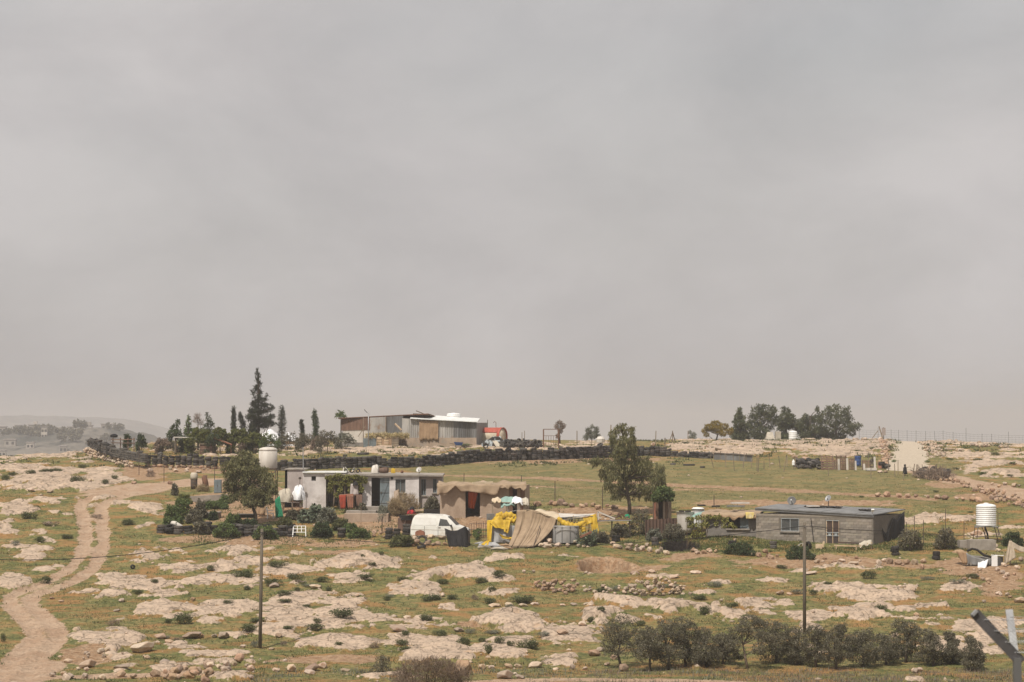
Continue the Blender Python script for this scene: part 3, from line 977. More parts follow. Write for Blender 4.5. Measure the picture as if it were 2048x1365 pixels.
def wallgrid(mb,A,B,zb,zt,t,holes=(),inner=None):
 """upright wall from A to B; holes are (s0, s1, z0, z1) in metres along the wall and absolute heights; thickness goes to the left of A->B"""
 A,B = Vector((A[0],A[1],0)),Vector((B[0],B[1],0))
 d = (B - A)
 ln = d.length
 d.normalize()
 nrm = Vector((-d.y,d.x,0))
 xs = sorted({0.0,ln} | {min(max(q,0),ln) for h in holes for q in h[:2]})
 zs = sorted({zb,zt} | {min(max(q,zb),zt) for h in holes for q in h[2:]})
 for x0,x1 in zip(xs[:-1],xs[1:]):
  run = None
  for z0,z1 in zip(zs[:-1],zs[1:]):
   cx,cz = (x0 + x1) / 2,(z0 + z1) / 2
   hole = any(h[0] < cx < h[1] and h[2] < cz < h[3] for h in holes)
   if not hole:
    run = (run[0],z1) if run else (z0,z1)
   if hole or z1 == zs[-1]:
    if run:
     b = [A + d * x0,A + d * x1,A + d * x1 + nrm * t,A + d * x0 + nrm * t]
     mb.hexa([q + Vector((0,0,run[0])) for q in b],[q + Vector((0,0,run[1])) for q in b])
    run = None
 return mb
def corrugated(mb,A,B,zb0,zt0,zb1,zt1,pitch=0.2,amp=0.03,off=0.0):
 """ribbed sheet between A and B with its own heights at both ends"""
 A,B = Vector((A[0],A[1],0)),Vector((B[0],B[1],0))
 d = B - A
 ln = d.length
 n = max(2,int(ln / pitch * 4))
 nr = Vector((d.y,-d.x,0)).normalized()
 def fn(u,v):
  p = A + d * u + nr * (off + amp * (1 if (int(u * n) % 4) < 2 else -1))
  p.z = (zb0 + (zb1 - zb0) * u) * (1 - v) + (zt0 + (zt1 - zt0) * u) * v
  return p
 return mb.grid(fn,n,1,0.008)
# ---------------------------------------------------------------- the far ridge with its town
def hill(name,Y,pts,depth,mat,seed):
 """rolling ridge: pts are (photograph x, y) of its skyline at Y metres"""
 xs = np.array([P(u,v,Y).x for u,v in pts])
 zs = np.array([P(u,v,Y).z for u,v in pts])
 gx = np.linspace(xs[0],xs[-1],150)
 gy = np.linspace(-1.0,1.0,40)
 X,T = np.meshgrid(gx,gy)
 top = np.interp(X,xs,zs)
 bot = -62.0
 prof = np.cos(T * PI / 2) ** 0.8
 Z = bot + (top - bot) * prof + (fbm(X / 45,T * 6 + 3,seed,5,.6) - 0.5) * 14 * (1 - np.abs(T)) * np.where(np.abs(T) < 0.06,0.4,1)
 Yy = Y + T * depth
 me = bpy.data.meshes.new(name)
 W = len(gx)
 v = np.stack([X,Yy,Z],-1).reshape(-1,3)
 f = [(j * W + i,j * W + i + 1,(j + 1) * W + i + 1,(j + 1) * W + i) for j in range(len(gy) - 1) for i in range(W - 1)]
 me.from_pydata(v.tolist(),[],f)
 me.polygons.foreach_set('use_smooth',[True] * len(f))
 me.materials.append(mat)
 o = link(name,me,kind='structure')
 def zf(x,y):
  t = (y - Y) / depth
  tp = float(np.interp(x,xs,zs))
  return bot + (tp - bot) * math.cos(t * PI / 2) ** 0.8 + float((fbm(np.array(x / 45),np.array(t * 6 + 3),seed,5,.6) - 0.5) * 14 * (1 - abs(t)))
 return zf
_s = NT('far_hill')
_c = _s.mix(_s.rng(_s.noise(0.02,6,0.65),0.40,0.62),(0.045,0.048,0.042),(0.165,0.145,0.120))
_c = _s.mix(_s.rng(_s.noise(0.05,6,0.7),0.52,0.62,0,0.8),_c,(0.018,0.022,0.020))
HILLM = _s.fin(_c,0.95)
zf1 = hill('hills',1500,[(-420,886),(-250,873),(-120,868),(0,866),(40,867),(70,861),(120,862),(150,857),(180,859),(225,858),(250,868),(275,873),(300,885),(350,905),(420,940)],330,HILLM,5)
hill('hills',5200,[(-500,846),(-300,842),(-100,838),(40,832),(140,834),(240,838),(300,850),(360,866),(430,880),(520,890)],500,HILLM,6)
def far_house(px,py,wpx,hpx,Yo,label,tower=False,rows=2):
 p = P(px,py,1500 + Yo)
 zb = zf1(p.x,p.y) - 1.0
 s = S(p.y)
 zt = p.z
 wm = wpx / s
 if zt - zb < hpx / s:
  zt = zb + hpx / s
 g = Vector((p.x,p.y,zb))
 root = thing('far_house',label,'house',g)
 d = wm * 0.7
 h = zt - zb
 MB().box((0,d / 2,h / 2),(wm,d,h)).build('wall','farwall',root)
 MB().box((0,d / 2,h + 0.25),(wm + 0.8,d + 0.8,0.5)).build('roof','farroof',root)
 nw = max(2,int(wm / 4))
 for r in range(max(1,min(rows,int(h / 3.2)))):
  for k in range(nw):
   x = -wm / 2 + (k + 0.5) * wm / nw
   MB().box((x,-0.03,h - 1.9 - r * 3.1),(1.3,0.1,1.5)).build('window','dark',root)
 if tower:
  MB().box((wm * 0.2,d / 2,h + 1.4),(wm * 0.4,d * 0.4,1.9)).build('stair_room','farwall',root)
 return root
far_house(66,856,18,10,0,'far grey house with a stair room, leftmost tall block on the hazy ridge',True)
far_house(36,862,12,9,10,'low pale house on the hazy ridge left of the tall grey block')
far_house(5,862,14,9,0,'low house on the hazy ridge at the left edge of the photo')
far_house(102,858,14,8,0,'long low hazy house on the ridge right of the tall grey block')
far_house(122,857,16,8,20,'flat hazy house in the middle of the far ridge skyline')
far_house(143,856,16,9,5,'hazy house left of the domed tower house on the far ridge')
far_house(172,852,22,9,0,'hazy stepped house with a tower room, highest of the far ridge',True)
far_house(212,853,20,10,10,'square hazy house at the right end of the far ridge',rows=3)
far_house(88,874,12,22,-90,'tall pale apartment house standing on the slope below the far ridge',rows=4)
far_house(20,880,22,12,-120,'wide grey house low on the far slope near the left edge',rows=2)
far_house(60,886,14,8,-140,'small grey house at the foot of the far slope')
far_house(126,893,14,7,-150,'bright low house at the foot of the far slope near the tyres')
far_house(4,902,14,6,-180,'small white roofed house in the haze at the left edge')
for i,(u,v,wd,hh) in enumerate([(50,872,26,9),(110,880,30,9),(150,872,30,8),(12,868,26,7),(190,884,30,9),(80,866,20,6),(230,862,24,7),(95,862,26,5),(160,863,22,5),(140,886,40,8),(40,892,40,8),(70,876,30,8),(215,876,26,8)]):
 p = P(u,v,1490 - 60 * (v > 868) - 12 * (i % 5))
 rng = np.random.default_rng(400 + i)
 z0 = zf1(p.x,p.y)
 k = 7
 ww = wd / S(p.y)
 cs = np.stack([np.linspace(-ww / 2,ww / 2,k),rng.uniform(-6,6,k),1.6 + rng.random(k)],-1)
 rs = np.tile([ww / k * 0.8,2.5,2.0],(k,1)) * (0.6 + 0.7 * rng.random((k,1)))
 o = link('far_tree_clump',leafmesh('far_tree_clump',leaves(rng,cs,rs,900,0.7,1.1),LF['olive']))
 o.location = (p.x,p.y,z0)
 o['kind'] = 'stuff'
# ---------------------------------------------------------------- tyre walls
def wall_tops(spec,label,name,w_px,cap,rr=0.34,stone_base=False,upright=True):
 """spec: (x, y_top, y_base) along the wall in the photograph; tyres are laid flat in columns, side by side"""
 pts = [(G(q[0],q[3] if len(q) > 3 else q[2]),) + tuple(q[:3]) for q in spec]
 raised = len(spec[0]) > 3
 g0 = pts[0][0]
 root = thing(name,label,'tyre wall',g0)
 rest = MB(g0)
 n = 0
 sideways = []
 carry = 0.0
 for (a,xa,ta,ba),(b,xb,tb,bb) in zip(pts[:-1],pts[1:]):
  ln = (b - a).length
  t = carry / ln
  while t < 1:
   p = a.lerp(b,t)
   s = S(p.y)
   hgt = ((ba - ta) * (1 - t) + (bb - tb) * t) / s
   z0 = gz(p.x,p.y) - 0.04
   if raised:
    z0 = P(0,ba * (1 - t) + bb * t,p.y).z
   r = rr * random.uniform(0.9,1.12)
   wd = 0.215
   if stone_base:
    k0 = int(0.35 / wd)
    z0 += 0.34
    hgt -= 0.34
   k = max(2,int(round(hgt / wd + random.uniform(-.45,.45))))
   jx,jy = random.uniform(-.05,.05),random.uniform(-.12,.12)
   for c in range(k):
    rx,ry = random.uniform(-.07,.07),random.uniform(-.07,.07)
    if c == k - 1 and random.random() < 0.3:
     rx,ry = random.uniform(-.45,.45),random.uniform(-.45,.45)
    loc = Vector((p.x + jx + random.uniform(-.05,.05),p.y + jy + random.uniform(-.08,.08),z0 + wd * (c + 0.5))) - g0
    if n < cap:
     put_tyre(loc,r * random.uniform(.95,1.05),wd,root,rx,ry)
    else:
     rest.lathe(loc + g0,[(r * .6,-.1),(r,-.07),(r,.07),(r * .6,.1)],10)
    n += 1
   if stone_base:
    put_stone(Vector((p.x + jx,p.y,gz(p.x,p.y) + 0.14)) - g0,0.62,0.42,0.5,'redstone',root)
   t += (r * 2 * w_px) / ln
  carry = (t - 1) * ln
 if rest.v:
  rest.build('tyre_bank','tyre',root,kind='stuff')
 return root
wall_tops([(181,880,892,908),(192,882,898,914),(206,886,906,920),(228,893,913,926),(256,901,920,932),(290,907,926,937)],
   'heap of tyres on rough stones curving round the left end of the wall','tyre_wall',0.92,150)
wall_tops([(296,909,934),(330,909,935),(370,910,936),(410,910,937),(450,912,938),(490,916,940),(545,920,941)],
   'neat stacks of tyres on reddish stones, left stretch of the long wall','tyre_wall',1.05,290,0.30,True)
wall_tops([(556,921,941),(600,919,941),(640,917,939),(700,915,937),(760,913,934),(800,914,935),(850,913,933),(880,906,931)],
   'dark packed tyre wall behind the white house, middle stretch of the long wall','tyre_wall',0.86,290,0.33)
wall_tops([(884,905,930),(930,901,927),(1000,899,922),(1060,898,920),(1120,896,919),(1180,891,917),(1240,890,913),(1300,894,912),(1342,897,913)],
   'dark packed tyre wall below the corrugated shed, right stretch of the long wall','tyre_wall',0.9,299,0.36)
wall_tops([(1346,905,913),(1362,904,915),(1378,906,916),(1400,903,917),(1425,906,918)],
   'low broken row of tyres right of the end of the long wall','tyre_wall',1.0,100,0.34)
stone_wall([(176,909),(188,914),(206,920),(228,926),(250,932),(268,937)],'ochre stone footing under the curving heap of tyres at left',0.45,2,'stone',0.6,heights=[3,3,2.4,2,1.5,1])
stone_wall([(335,940),(390,941),(440,942),(520,944)],'broken row of small stones on the soil below the tyre stacks',0.4,1,'stone',0.5,gap=2.2)
for i,(x,y,wd,lb) in enumerate([(402,898,13,'loose tyre with pale rim lying on the plateau near the slatted coop'),(310,900,10,'loose tyre lying left of the slatted coop behind the wall'),
         (726,910,24,'large flat tyre lying on the bank above the middle wall'),(690,914,9,'loose tyre lying on the bank left of the large flat tyre'),
         (267,882,9,'tyre standing upright on top of the wall behind the rail, left end')]):
 g = G(x,y)
 up = i == 4
 o = put_tyre(g + Vector((0,0,wd / S(g.y) / 2 if up else 0.14)),wd / S(g.y) / 2,0.24,None,PI / 2 if up else 0.05,0.0)
 tag(o,lb,'tyre')
for x0,x1,y,lb in [(1340,1352,930,'flat dark slab lying in the field left of the two tyres'),(1366,1390,932,'two dark tyre halves lying flat in the upper field'),(1400,1410,936,'small dark tyre half lying in the upper field')]:
 g = G((x0 + x1) / 2,y)
 o = put_tyre(g + Vector((0,0,0.06)),(x1 - x0) / S(g.y) / 2,0.2)
 tag(o,lb,'tyre')
# dark panel fence at the right end
g0 = G(1428,922)
root = thing('panel_fence','grey weathered panel fence at the right end of the tyre wall','fence',g0)
xs_ = [1428,1441,1454,1467,1480,1493,1506]
for a,b in zip(xs_[:-1],xs_[1:]):
 A,B = G(a,920 + (a - 1428) * 0.05),G(b - 1,920 + (b - 1428) * 0.05)
 mb = MB(g0)
 h = 14 / S(A.y)
 corrugated(mb,A,B,A.z,A.z + h,B.z,B.z + h,0.16,0.02)
 mb.build('panel','zincdark',root)
 MB(g0).bar(A,A + Vector((0,0,h + 0.15)),0.07).build('post','wood',root)
A,B = G(1428,920),G(1506,924)
MB(g0).bar(A + Vector((0,-.08,14 / S(A.y) - .05)),B + Vector((0,-.08,14 / S(B.y) - .05)),0.07).build('rail','darksteel',root)
# ---------------------------------------------------------------- big shed on the plateau
Ys = 288.0
s_ = S(Ys)
def W(px,py,Y=Ys):
 return P(px,py,Y)
gL = on(W(683,890).x,Ys + 4)
gM = on(W(812,892).x,Ys)
gR = on(W(953,892).x,Ys - 1.0)
root = thing('corrugated_shed','long shed of patched corrugated sheets with a tan curtain on the plateau','shed',gM)
off = gM
# left wing: brown upper band, pale lower band, grey sheets
A = W(683,890,Ys + 4)
B = W(806,890,Ys)
d = (B - A)
zl,zr = W(683,838,Ys + 4).z,W(806,831,Ys).z
zg = min(gL.z,gM.z) - 0.2
def seg(t):
 q = A + d * t
 return q,zl + (zr - zl) * t
def wing(t0,t1,f0,f1,name,mat,off_=0.0,kind='corr',pitch=0.22):
 a,za = seg(t0)
 b,zb_ = seg(t1)
 h0,h1 = za - zg,zb_ - zg
 mb = MB(off)
 corrugated(mb,a,b,zg + h0 * f0,zg + h0 * f1,zg + h1 * f0,zg + h1 * f1,pitch,0.022,off_)
 return mb.build(name,mat,root)
wing(0.0,0.48,0.60,0.985,'wall_sheet','brown')
wing(0.02,0.46,0.20,0.62,'wall_sheet','old_white',-0.05)
wing(0.47,0.73,0.40,0.985,'wall_sheet','zinc',0.03)
wing(0.72,1.0,0.40,0.985,'wall_sheet','zincdark',0.0)
wing(0.46,1.0,0.0,0.42,'wall_sheet','burlap',-0.04)
wing(0.0,0.5,0.0,0.22,'wall_sheet','render',-0.08)
# right block
A2,B2 = W(804,892,Ys - 0.4),W(953,892,Ys - 1.4)
d2 = B2 - A2
z2a,z2b = W(812,837,Ys).z,W(953,845,Ys - 1.4).z
zb2 = min(gM.z,gR.z) - 0.25
zmid = W(870,876,Ys - 1).z
nr = Vector((d2.y,-d2.x,0)).normalized()
mb = MB(off)
wallgrid(mb,A2,B2,zb2,zmid,0.3)
mb.build('plinth_wall','mud',root)
for t0,t1,mt in [(0.0,0.085,'zinc'),(0.085,0.17,'zinc'),(0.17,0.24,'zinc'),(0.24,0.48,'zinc'),(0.48,0.57,'zinc'),(0.57,0.69,'zinc'),(0.69,0.76,'zincdark'),(0.76,0.84,'zincdark'),(0.84,0.92,'zincdark'),(0.92,1.0,'zincdark')]:
 a,b = A2 + d2 * t0,A2 + d2 * t1
 mb = MB(off)
 corrugated(mb,a,b,zmid - .02,z2a + (z2b - z2a) * t0,zmid - .02,z2a + (z2b - z2a) * t1,0.24,0.03,-0.06 + random.uniform(-.02,.02))
 mb.build('wall_sheet',mt,root)
# end and back walls, roofs
depth = Vector((1.2,9,0))
mb = MB(off)
wallgrid(mb,B2,B2 + depth,zb2,z2b - .05,0.1)
wallgrid(mb,B2 + depth,A + depth * 0.9,zb2,min(z2b,zl) - .1,0.1)
wallgrid(mb,A + depth * 0.9,A + Vector((0.1,0.05,0)),zb2,zl - .05,0.1)
mb.build('back_wall','zincdark',root)
mb = MB(off)
a,b = A + Vector((-.4,-.4,zl - A.z)),W(857,829,Ys) + Vector((0,-.3,0))
mb.hexa([a,b,b + depth + Vector((0,0,-.5)),a + depth * .9 + Vector((0,0,-.4))],[q + Vector((0,0,.10)) for q in (a,b,b + depth + Vector((0,0,-.5)),a + depth * .9 + Vector((0,0,-.4)))])
mb.build('roof','rust',root)
mb = MB(off)
a,b = W(820,838,Ys - .9),W(955,845,Ys - 1.9)
bk = Vector((.2,7.5,0.42))
mb.hexa([a,b,b + bk,a + bk + Vector((0,0,.1))],[q + Vector((0,0,.07)) for q in (a,b,b + bk,a + bk + Vector((0,0,.1)))])
mb.build('roof','bright_roof',root,label='bright new roof sheet over the right part of the shed')
mb = MB(off)
a = A2 + d2 * 0.235 + nr * 0.14
b = A2 + d2 * 0.49 + nr * 0.14
zt = z2a + (z2b - z2a) * .35 - .1
zlw = W(850,883,Ys - 1).z
cloth(mb,(a.x,a.y,zt),(b.x,b.y,zt),(b.x,b.y,zlw),(a.x,a.y,zlw),22,8,0.05,6,0,0.012,5,0.10)
mb.build('curtain','burlap',root,True)
for px in (727,772,800):
 q = W(px,832,Ys + 1.2)
 MB(off).bar((q.x,q.y - .25,zg),(q.x,q.y - .25,q.z - .1),0.09).build('post','wood',root)
MB(off).bar(W(716,874,Ys + .6),W(731,852,Ys + .6),.08).build('prop','wood',root)
solo(MB(W(840,829,Ys + 1)).bar(W(832,822,Ys + 1),W(852,830,Ys + 1),.10).bar(W(826,829,Ys + 1),W(862,830.5,Ys + 1),.22),'roof_plank','wood','loose grey planks lying on the ridge of the corrugated shed','plank',W(840,829,Ys + 1))
def tank(px,y0,y1,wpx,Y,label,mat='white_plastic',ribs=6,name='water_tank',zb=None):
 c = P(px,y1,Y)
 if zb is not None:
  c.z = zb
 s = S(Y)
 r = wpx / s / 2
 h = (y1 - y0) / s
 root = thing(name,label,'water tank',c)
 prof = [(r * .96,0)]
 for k in range(ribs):
  z0,z1 = h * .80 * k / ribs,h * .80 * (k + 1) / ribs
  prof += [(r,z0 + .02 * h),(r,z1 - .03 * h),(r * .955,z1 - .02 * h),(r * .955,z1 - .005 * h)]
 prof += [(r,h * .81),(r * .99,h * .86),(r * .86,h * .91),(r * .55,h * .945),(r * .26,h * .96)]
 MB().lathe((0,0,0),prof + [(0,h * .96)],28).build('tank_body',mat,root,True)
 MB().lathe((0,0,h * .955),[(r * .24,0),(r * .24,h * .035),(0,h * .045)],16).build('lid',mat if mat != 'old_white' else 'zincdark',root)
 return root
tank(907.5,826,842,28,Ys + 5,'white water tank half hidden behind the bright shed roof',ribs=3)
# lean-to and clutter in front of the shed
g = on(W(740,890).x,Ys - 3.5)
Yc = g.y
solo(MB(g).hexa([on(P(a,890,y).x,y) - Vector((0,0,.1)) for a,y in ((727,Yc),(752,Yc),(752,Yc + 1),(727,Yc + 1))],[P(a,877,y) for a,y in ((726,Yc - .05),(753,Yc - .05),(753,Yc + 1.05),(726,Yc + 1.05))]),
  'feed_trough','blue_metal','grey metal trough in front of the shed beside the straw','trough',g)
for a,b,t,m,lb in [(753,763,874,'palewood','yellowish crate under the straw left of the dark gap'),(768,777,874,'palewood','yellowish crate under the straw in the middle of the row'),(783,797,874,'wood','dark grey crate at the right end of the straw row')]:
 p0 = on(P(a,890,Yc).x,Yc)
 p1 = on(P(b,890,Yc).x,Yc)
 ht = P(a,t,Yc).z - p0.z
 root = thing('crate',lb,'crate',p0)
 wd = p1.x - p0.x
 for k in range(4):
  MB().box((wd / 2,0,ht * (k + .5) / 4),(wd,0.05,ht / 4 * .84)).build('slat',m,root)
 MB().box((wd / 2,0.4,ht / 2),(wd * .97,0.7,ht * .97)).build('body','brown',root)
rng = np.random.default_rng(3)
o = link('straw_heap',leafmesh('straw_heap',leaves(rng,[(x,0.4 + y,0) for x,y in zip(np.linspace(-1.9,2.5,9),rng.uniform(-.2,.3,9))],np.tile([.45,.6,.22],(9,1)),2600,.05,.35),K['straw']))
o.location = P(770,872,Yc)
tag(o,'loose straw heaped on the crates in front of the shed','straw')
# leaning broom of brush and plank
g = on(P(803,890,Ys - 2).x,Ys - 2)
solo(MB(g).tube([P(790,848,Ys - 1.2),P(803,861,Ys - 1.6)],.12,6),'leaning_pole','palewood','short pale beam leaning out from the shed wall above the brush','beam',g)
rng = np.random.default_rng(4)
hh = 27 / S(Ys)
o = link('brush_bundle',leafmesh('brush_bundle',leaves(rng,[(0,0,hh * .25),(.1,0,hh * .55),(-.1,0,hh * .8)],[(.6,.4,hh * .28),(.4,.3,hh * .3),(.22,.25,hh * .25)],1500,.05,.4,.6),LF['twig']))
o.location = g
tag(o,'brown bundle of brushwood leaning on the shed wall','brushwood')
# small things in front of the right block
g = on(P(918,892,Ys - 4).x,Ys - 4)
root = thing('wheelbarrow','blue and grey wheelbarrow parked before the dark end of the shed','wheelbarrow',g)
mb = MB()
mb.hexa([(-.4,-.3,.35),(.35,-.3,.35),(.35,.3,.35),(-.4,.3,.35)],[(-.6,-.4,.75),(.5,-.4,.7),(.5,.4,.7),(-.6,.4,.75)])
mb.build('tray','blue_plastic',root)
for sy in (-.25,.25):
 MB().bar((.75,sy * .3,.25),(-1.1,sy,.6),.05).build('handle','darksteel',root)
 MB().bar((-.35,sy,.5),(-.45,sy,0),.05).build('leg','darksteel',root)
put_tyre((.75,0,.22),.22,.1,root,PI / 2,0,'wheel')
for i,(x,y,wd,hh,lb) in enumerate([(903,892,20,6,'pale rock at the foot of the shed left of the wheelbarrow'),(916,895,14,5,'white rock in the grass before the wheelbarrow'),(802,895,14,6,'tan rock below the brushwood at the shed'),(1014,897,12,6,'tan rock in front of the junk tyres')]):
 boulder(x,y,wd,hh,lb)
# street lamp
g = G(737,889)
g = on(P(737,889,Ys - 6).x,Ys - 6)
root = thing('street_lamp','slim pale street lamp standing in front of the shed','street lamp',g)
tp = P(737,827,g.y)
MB(g).tube([g - Vector((0,0,.2)),g.lerp(tp,.5),tp],[.09,.075,.055],8).build('pole','steel',root,True)
MB(g).bar(tp,P(733,825,g.y),.05).build('arm','steel',root)
MB(g).bar(P(728.5,819.5,g.y),P(734,825.5,g.y),.30,.10).build('lamp_head','zincdark',root)
# red topped tanker
Yt = 292.0
c = P(985,892,Yt)
gzz = on(c.x,Yt).z
root = thing('tank_trailer','cream tank with red top and red rim lying beside the shed','tank',(c.x,Yt,gzz))
s = S(Yt)
r = 17 / s
cz = P(985,873,Yt).z - gzz
ax = Vector((1,-.55,0)).normalized()
x0,x1 = -34 / s,20 / s
pa,pb = Vector((x0 / ax.x * ax.x,-ax.y * -x0,cz)),None
a0 = Vector((x0,-x0 * .55 * -1,cz))
a0 = ax * (x0 / ax.x) + Vector((0,0,cz))
a1 = ax * (x1 / ax.x) + Vector((0,0,cz))
ln = (a1 - a0).length
mb = MB()
mb.lathe(a0,[(0,0),(r * .9,.02),(r,.1),(r,ln - .05)],28,ax)
mb.build('tank_body','cream_paint',root,True)
def shellband(t0,t1,rr,name,mat,l0,l1):
 e = Vector((-ax.y,ax.x,0))
 def fn(u,v):
  th = t0 + (t1 - t0) * u
  return a0 + ax * (l0 + (l1 - l0) * v) + e * (math.cos(th) * rr) + Vector((0,0,math.sin(th) * rr))
 return MB().grid(fn,16,4,0.02).build(name,mat,root,True)
shellband(.42,PI - .42,r + .03,'red_top','red_paint',-.1,ln)
shellband(-.4,PI + .4,r + .05,'rim','red_paint',ln - .25,ln + .12)
MB().lathe(a1 - ax * .16,[(0,0),(r * .97,.0),(r * .97,.03),(0,.03)],24,ax).build('end_plate','rustsheet',root)
MB().tube([a1 - ax * .9 + Vector((0,0,r)),a1 - ax * .9 + Vector((0,0,r + .65)),a1 - ax * 1.1 + Vector((0,0,r + .75)),a1 - ax * 1.25 + Vector((0,0,r + .6))],.035,6).build('vent_pipe','rust',root)
MB().lathe(a0 + ax * .7 + Vector((0,0,r)),[(.22,0),(.22,.18),(0,.2)],12).build('hatch','red_paint',root)
for q in (a0 + ax * .5,a1 - ax * .7):
 MB().box((q.x,q.y,cz * .35 - r * .2),(.5,r * 1.5,max(.3,cz - r * .5)),math.atan2(ax.y,ax.x)).build('cradle','rust',root)
# wreck of a car and junk along the wall
Yw = 283.0
gw = on(P(985,892,Yw).x,Yw)
root = thing('car_wreck','pale blue and white car wreck with missing panels among the tyres','car wreck',gw)
mb = MB()
prof = [(-1.25,.25),(-1.3,.7),(-1.0,.95),(-.5,1.05),(.0,1.4),(.9,1.42),(1.3,1.0),(1.75,.9),(1.8,.3)]
n = len(prof)
vs = [(x,-.75 * (1 - .12 * (z > 1.1)),z) for x,z in prof] + [(x,.75 * (1 - .12 * (z > 1.1)),z) for x,z in prof]
mb.add(vs,[(i,i + 1,i + 1 + n,i + n) for i in range(n - 1)] + [tuple(range(n - 1,-1,-1)),tuple(range(n,2 * n))])
mb.build('body',M('wreck_paint',(.50,.56,.60),(.06,.055,.05),1.6,.6,lo=.44,hi=.56),root)
for x in (-.8,1.2):
 put_tyre((x,-.72,.32),.32,.2,root,PI / 2,0,'wheel')
MB().hexa([(-.35,-.77,1.0),(.25,-.77,1.0),(.25,-.75,1.0),(-.35,-.75,1.0)],[(.0,-.69,1.33),(.25,-.69,1.34),(.25,-.66,1.34),(.0,-.66,1.33)]).build('window','dark',root)
MB().hexa([(.32,-.77,1.0),(1.15,-.77,1.0),(1.15,-.75,1.0),(.32,-.75,1.0)],[(.32,-.69,1.34),(.85,-.69,1.34),(.85,-.66,1.34),(.32,-.66,1.34)]).build('window','dark',root)
solo(MB(gw).hexa([P(a,b,Yw - 1.2) for a,b in ((997,891),(1000,893),(1000.5,893),(997.5,891))] ,[P(a,b,Yw - .6) for a,b in ((984,879),(987,879),(987.5,879),(984.5,879))]),'leaning_board','old_white','white board leaning on the car wreck','board',gw)
solo(MB(gw).hexa([P(a,b,Yw - 1.5) for a,b in ((992,894),(1002,894),(1003,893),(993,893))],[P(a,b,Yw - .7) for a,b in ((984,881),(992,881),(993,881),(985,881))]),'leaning_board','beige_tarp','wide beige board leaning in front of the car wreck','board',gw)
root = thing('tyre_pile','jumbled pile of tyres beyond the long wall between car wreck and gate','tyre pile',on(P(1040,893,280).x,280))
g0 = Vector(root.location)
for k in range(95):
 px = random.uniform(1004,1082)
 y = 280 + random.uniform(-2.5,2.5)
 q = on(P(px,890,y).x,y)
 hmax = 11 / S(y) * (1.0 if px < 1060 else .75)
 up = random.random() < .45
 put_tyre(q - g0 + Vector((0,0,.12 + random.random() ** .8 * hmax)),.34,.22,root,random.uniform(.8,1.6) if up else random.uniform(-.4,.4),random.uniform(-.4,.4))
stake(1044,865,885,'short dark stake sticking up from the tyre pile',.08,'wood',Y=281)
stake(1049,862,885,'second dark stake sticking up from the tyre pile',.08,'wood',Y=282)
stake(975,840,875,'thin dark pole standing up behind the red topped tank',.09,'darksteel',Y=296,name='pole',cat='pole')
# field gate
Yg = 278.0
ga,gb = on(P(1087,886,Yg).x,Yg),on(P(1117,886,Yg).x,Yg)
root = thing('metal_gate','rusty metal gate frame with bars standing alone on the plateau','gate',ga)
za = P(1087,859,Yg).z
for q in (ga,gb):
 MB(ga).bar(q - Vector((0,0,.2)),Vector((q.x,q.y,za)),.14).build('post','rust',root)
MB(ga).bar((ga.x,Yg,za),(gb.x,Yg,za),.08).build('rail','rust',root)
zm = P(1087,872,Yg).z
MB(ga).bar((ga.x,Yg,zm),(gb.x,Yg,zm),.05).build('rail','rust',root)
for k in range(1,6):
 x = ga.x + (gb.x - ga.x) * k / 6
 MB(ga).bar((x,Yg,ga.z + .1),(x,Yg,zm),.035).build('bar','rust',root)
# hen coop, ramp and shelter at left of the plateau
Yh = 262.0
g = on(P(412,895,Yh).x,Yh)
s = S(Yh)
root = thing('hen_coop','brown coop of horizontal slats standing left on the plateau','coop',g)
wd,ht = 25 / s,20 / s
for k in range(6):
 MB().box((0,0,ht * (k + .5) / 6),(wd,.05,ht / 6 * .8)).build('slat','brown',root)
MB().box((0,.5,ht / 2),(wd * .96,.9,ht * .96)).build('body','brown',root)
MB().box((0,.45,ht + .04),(wd * 1.08,1.2,.06)).build('roof','wood',root)
solo(MB(g).hexa([P(425,877,Yh),P(464,891,Yh - .3),P(464,890,Yh + 1.4),P(427,874,Yh + 1.4)],[P(425,875,Yh),P(464,889,Yh - .3),P(464,888.5,Yh + 1.4),P(427,872.5,Yh + 1.4)]).bar(on(P(428,893,Yh + .5).x,Yh + .5),P(428,876,Yh + .5),.08).bar(on(P(462,893,Yh + .5).x,Yh + .5),P(462,890,Yh + .5),.08),
  'sheet_ramp','rustsheet','rust red sheet sloping down to the right of the slatted coop','metal sheet',g)
g = on(P(375,893,Yh + 3).x,Yh + 3)
root = thing('open_shelter','flat board roof on thin posts left of the slatted coop','shelter',g)
MB(g).hexa([P(347,876,Yh + 2),P(404,877,Yh + 2),P(404,876.5,Yh + 4.5),P(347,875.5,Yh + 4.5)],[P(347,874.3,Yh + 2),P(404,875.5,Yh + 2),P(404,875,Yh + 4.5),P(347,874,Yh + 4.5)]).build('roof','old_white',root)
for px,yy in ((350,2.2),(376,2.2),(401,2.2),(352,4.2),(400,4.2)):
 q = on(P(px,890,Yh + yy).x,Yh + yy)
 MB(g).bar(q - Vector((0,0,.1)),P(px,876.5,Yh + yy),.08).build('post','wood',root)
# rails by the left end
Yr = 258
g = on(P(250,895,Yr).x,Yr)
root = thing('rail_fence','broken brown rail fence behind the tyres at the left end','fence',g)
for px in (226,241,256,268):
 q = on(P(px,895,Yr).x,Yr)
 MB(g).bar(q - Vector((0,0,.2)),P(px,876,Yr),.10).build('post','brown',root)
for a,b in ((886,887),(880,879)):
 MB(g).bar(P(222,a,Yr - .1),P(270,b,Yr - .1),.09).build('rail','brown',root)
solo(MB(g).lathe(P(228,873,Yr + .5),[(.0,-.15),(.38,-.1),(.42,.1),(.2,.25),(0,.28)],9),'black_bundle','black_cloth','dark bundle perched on the rail fence at the left end','bundle',g)
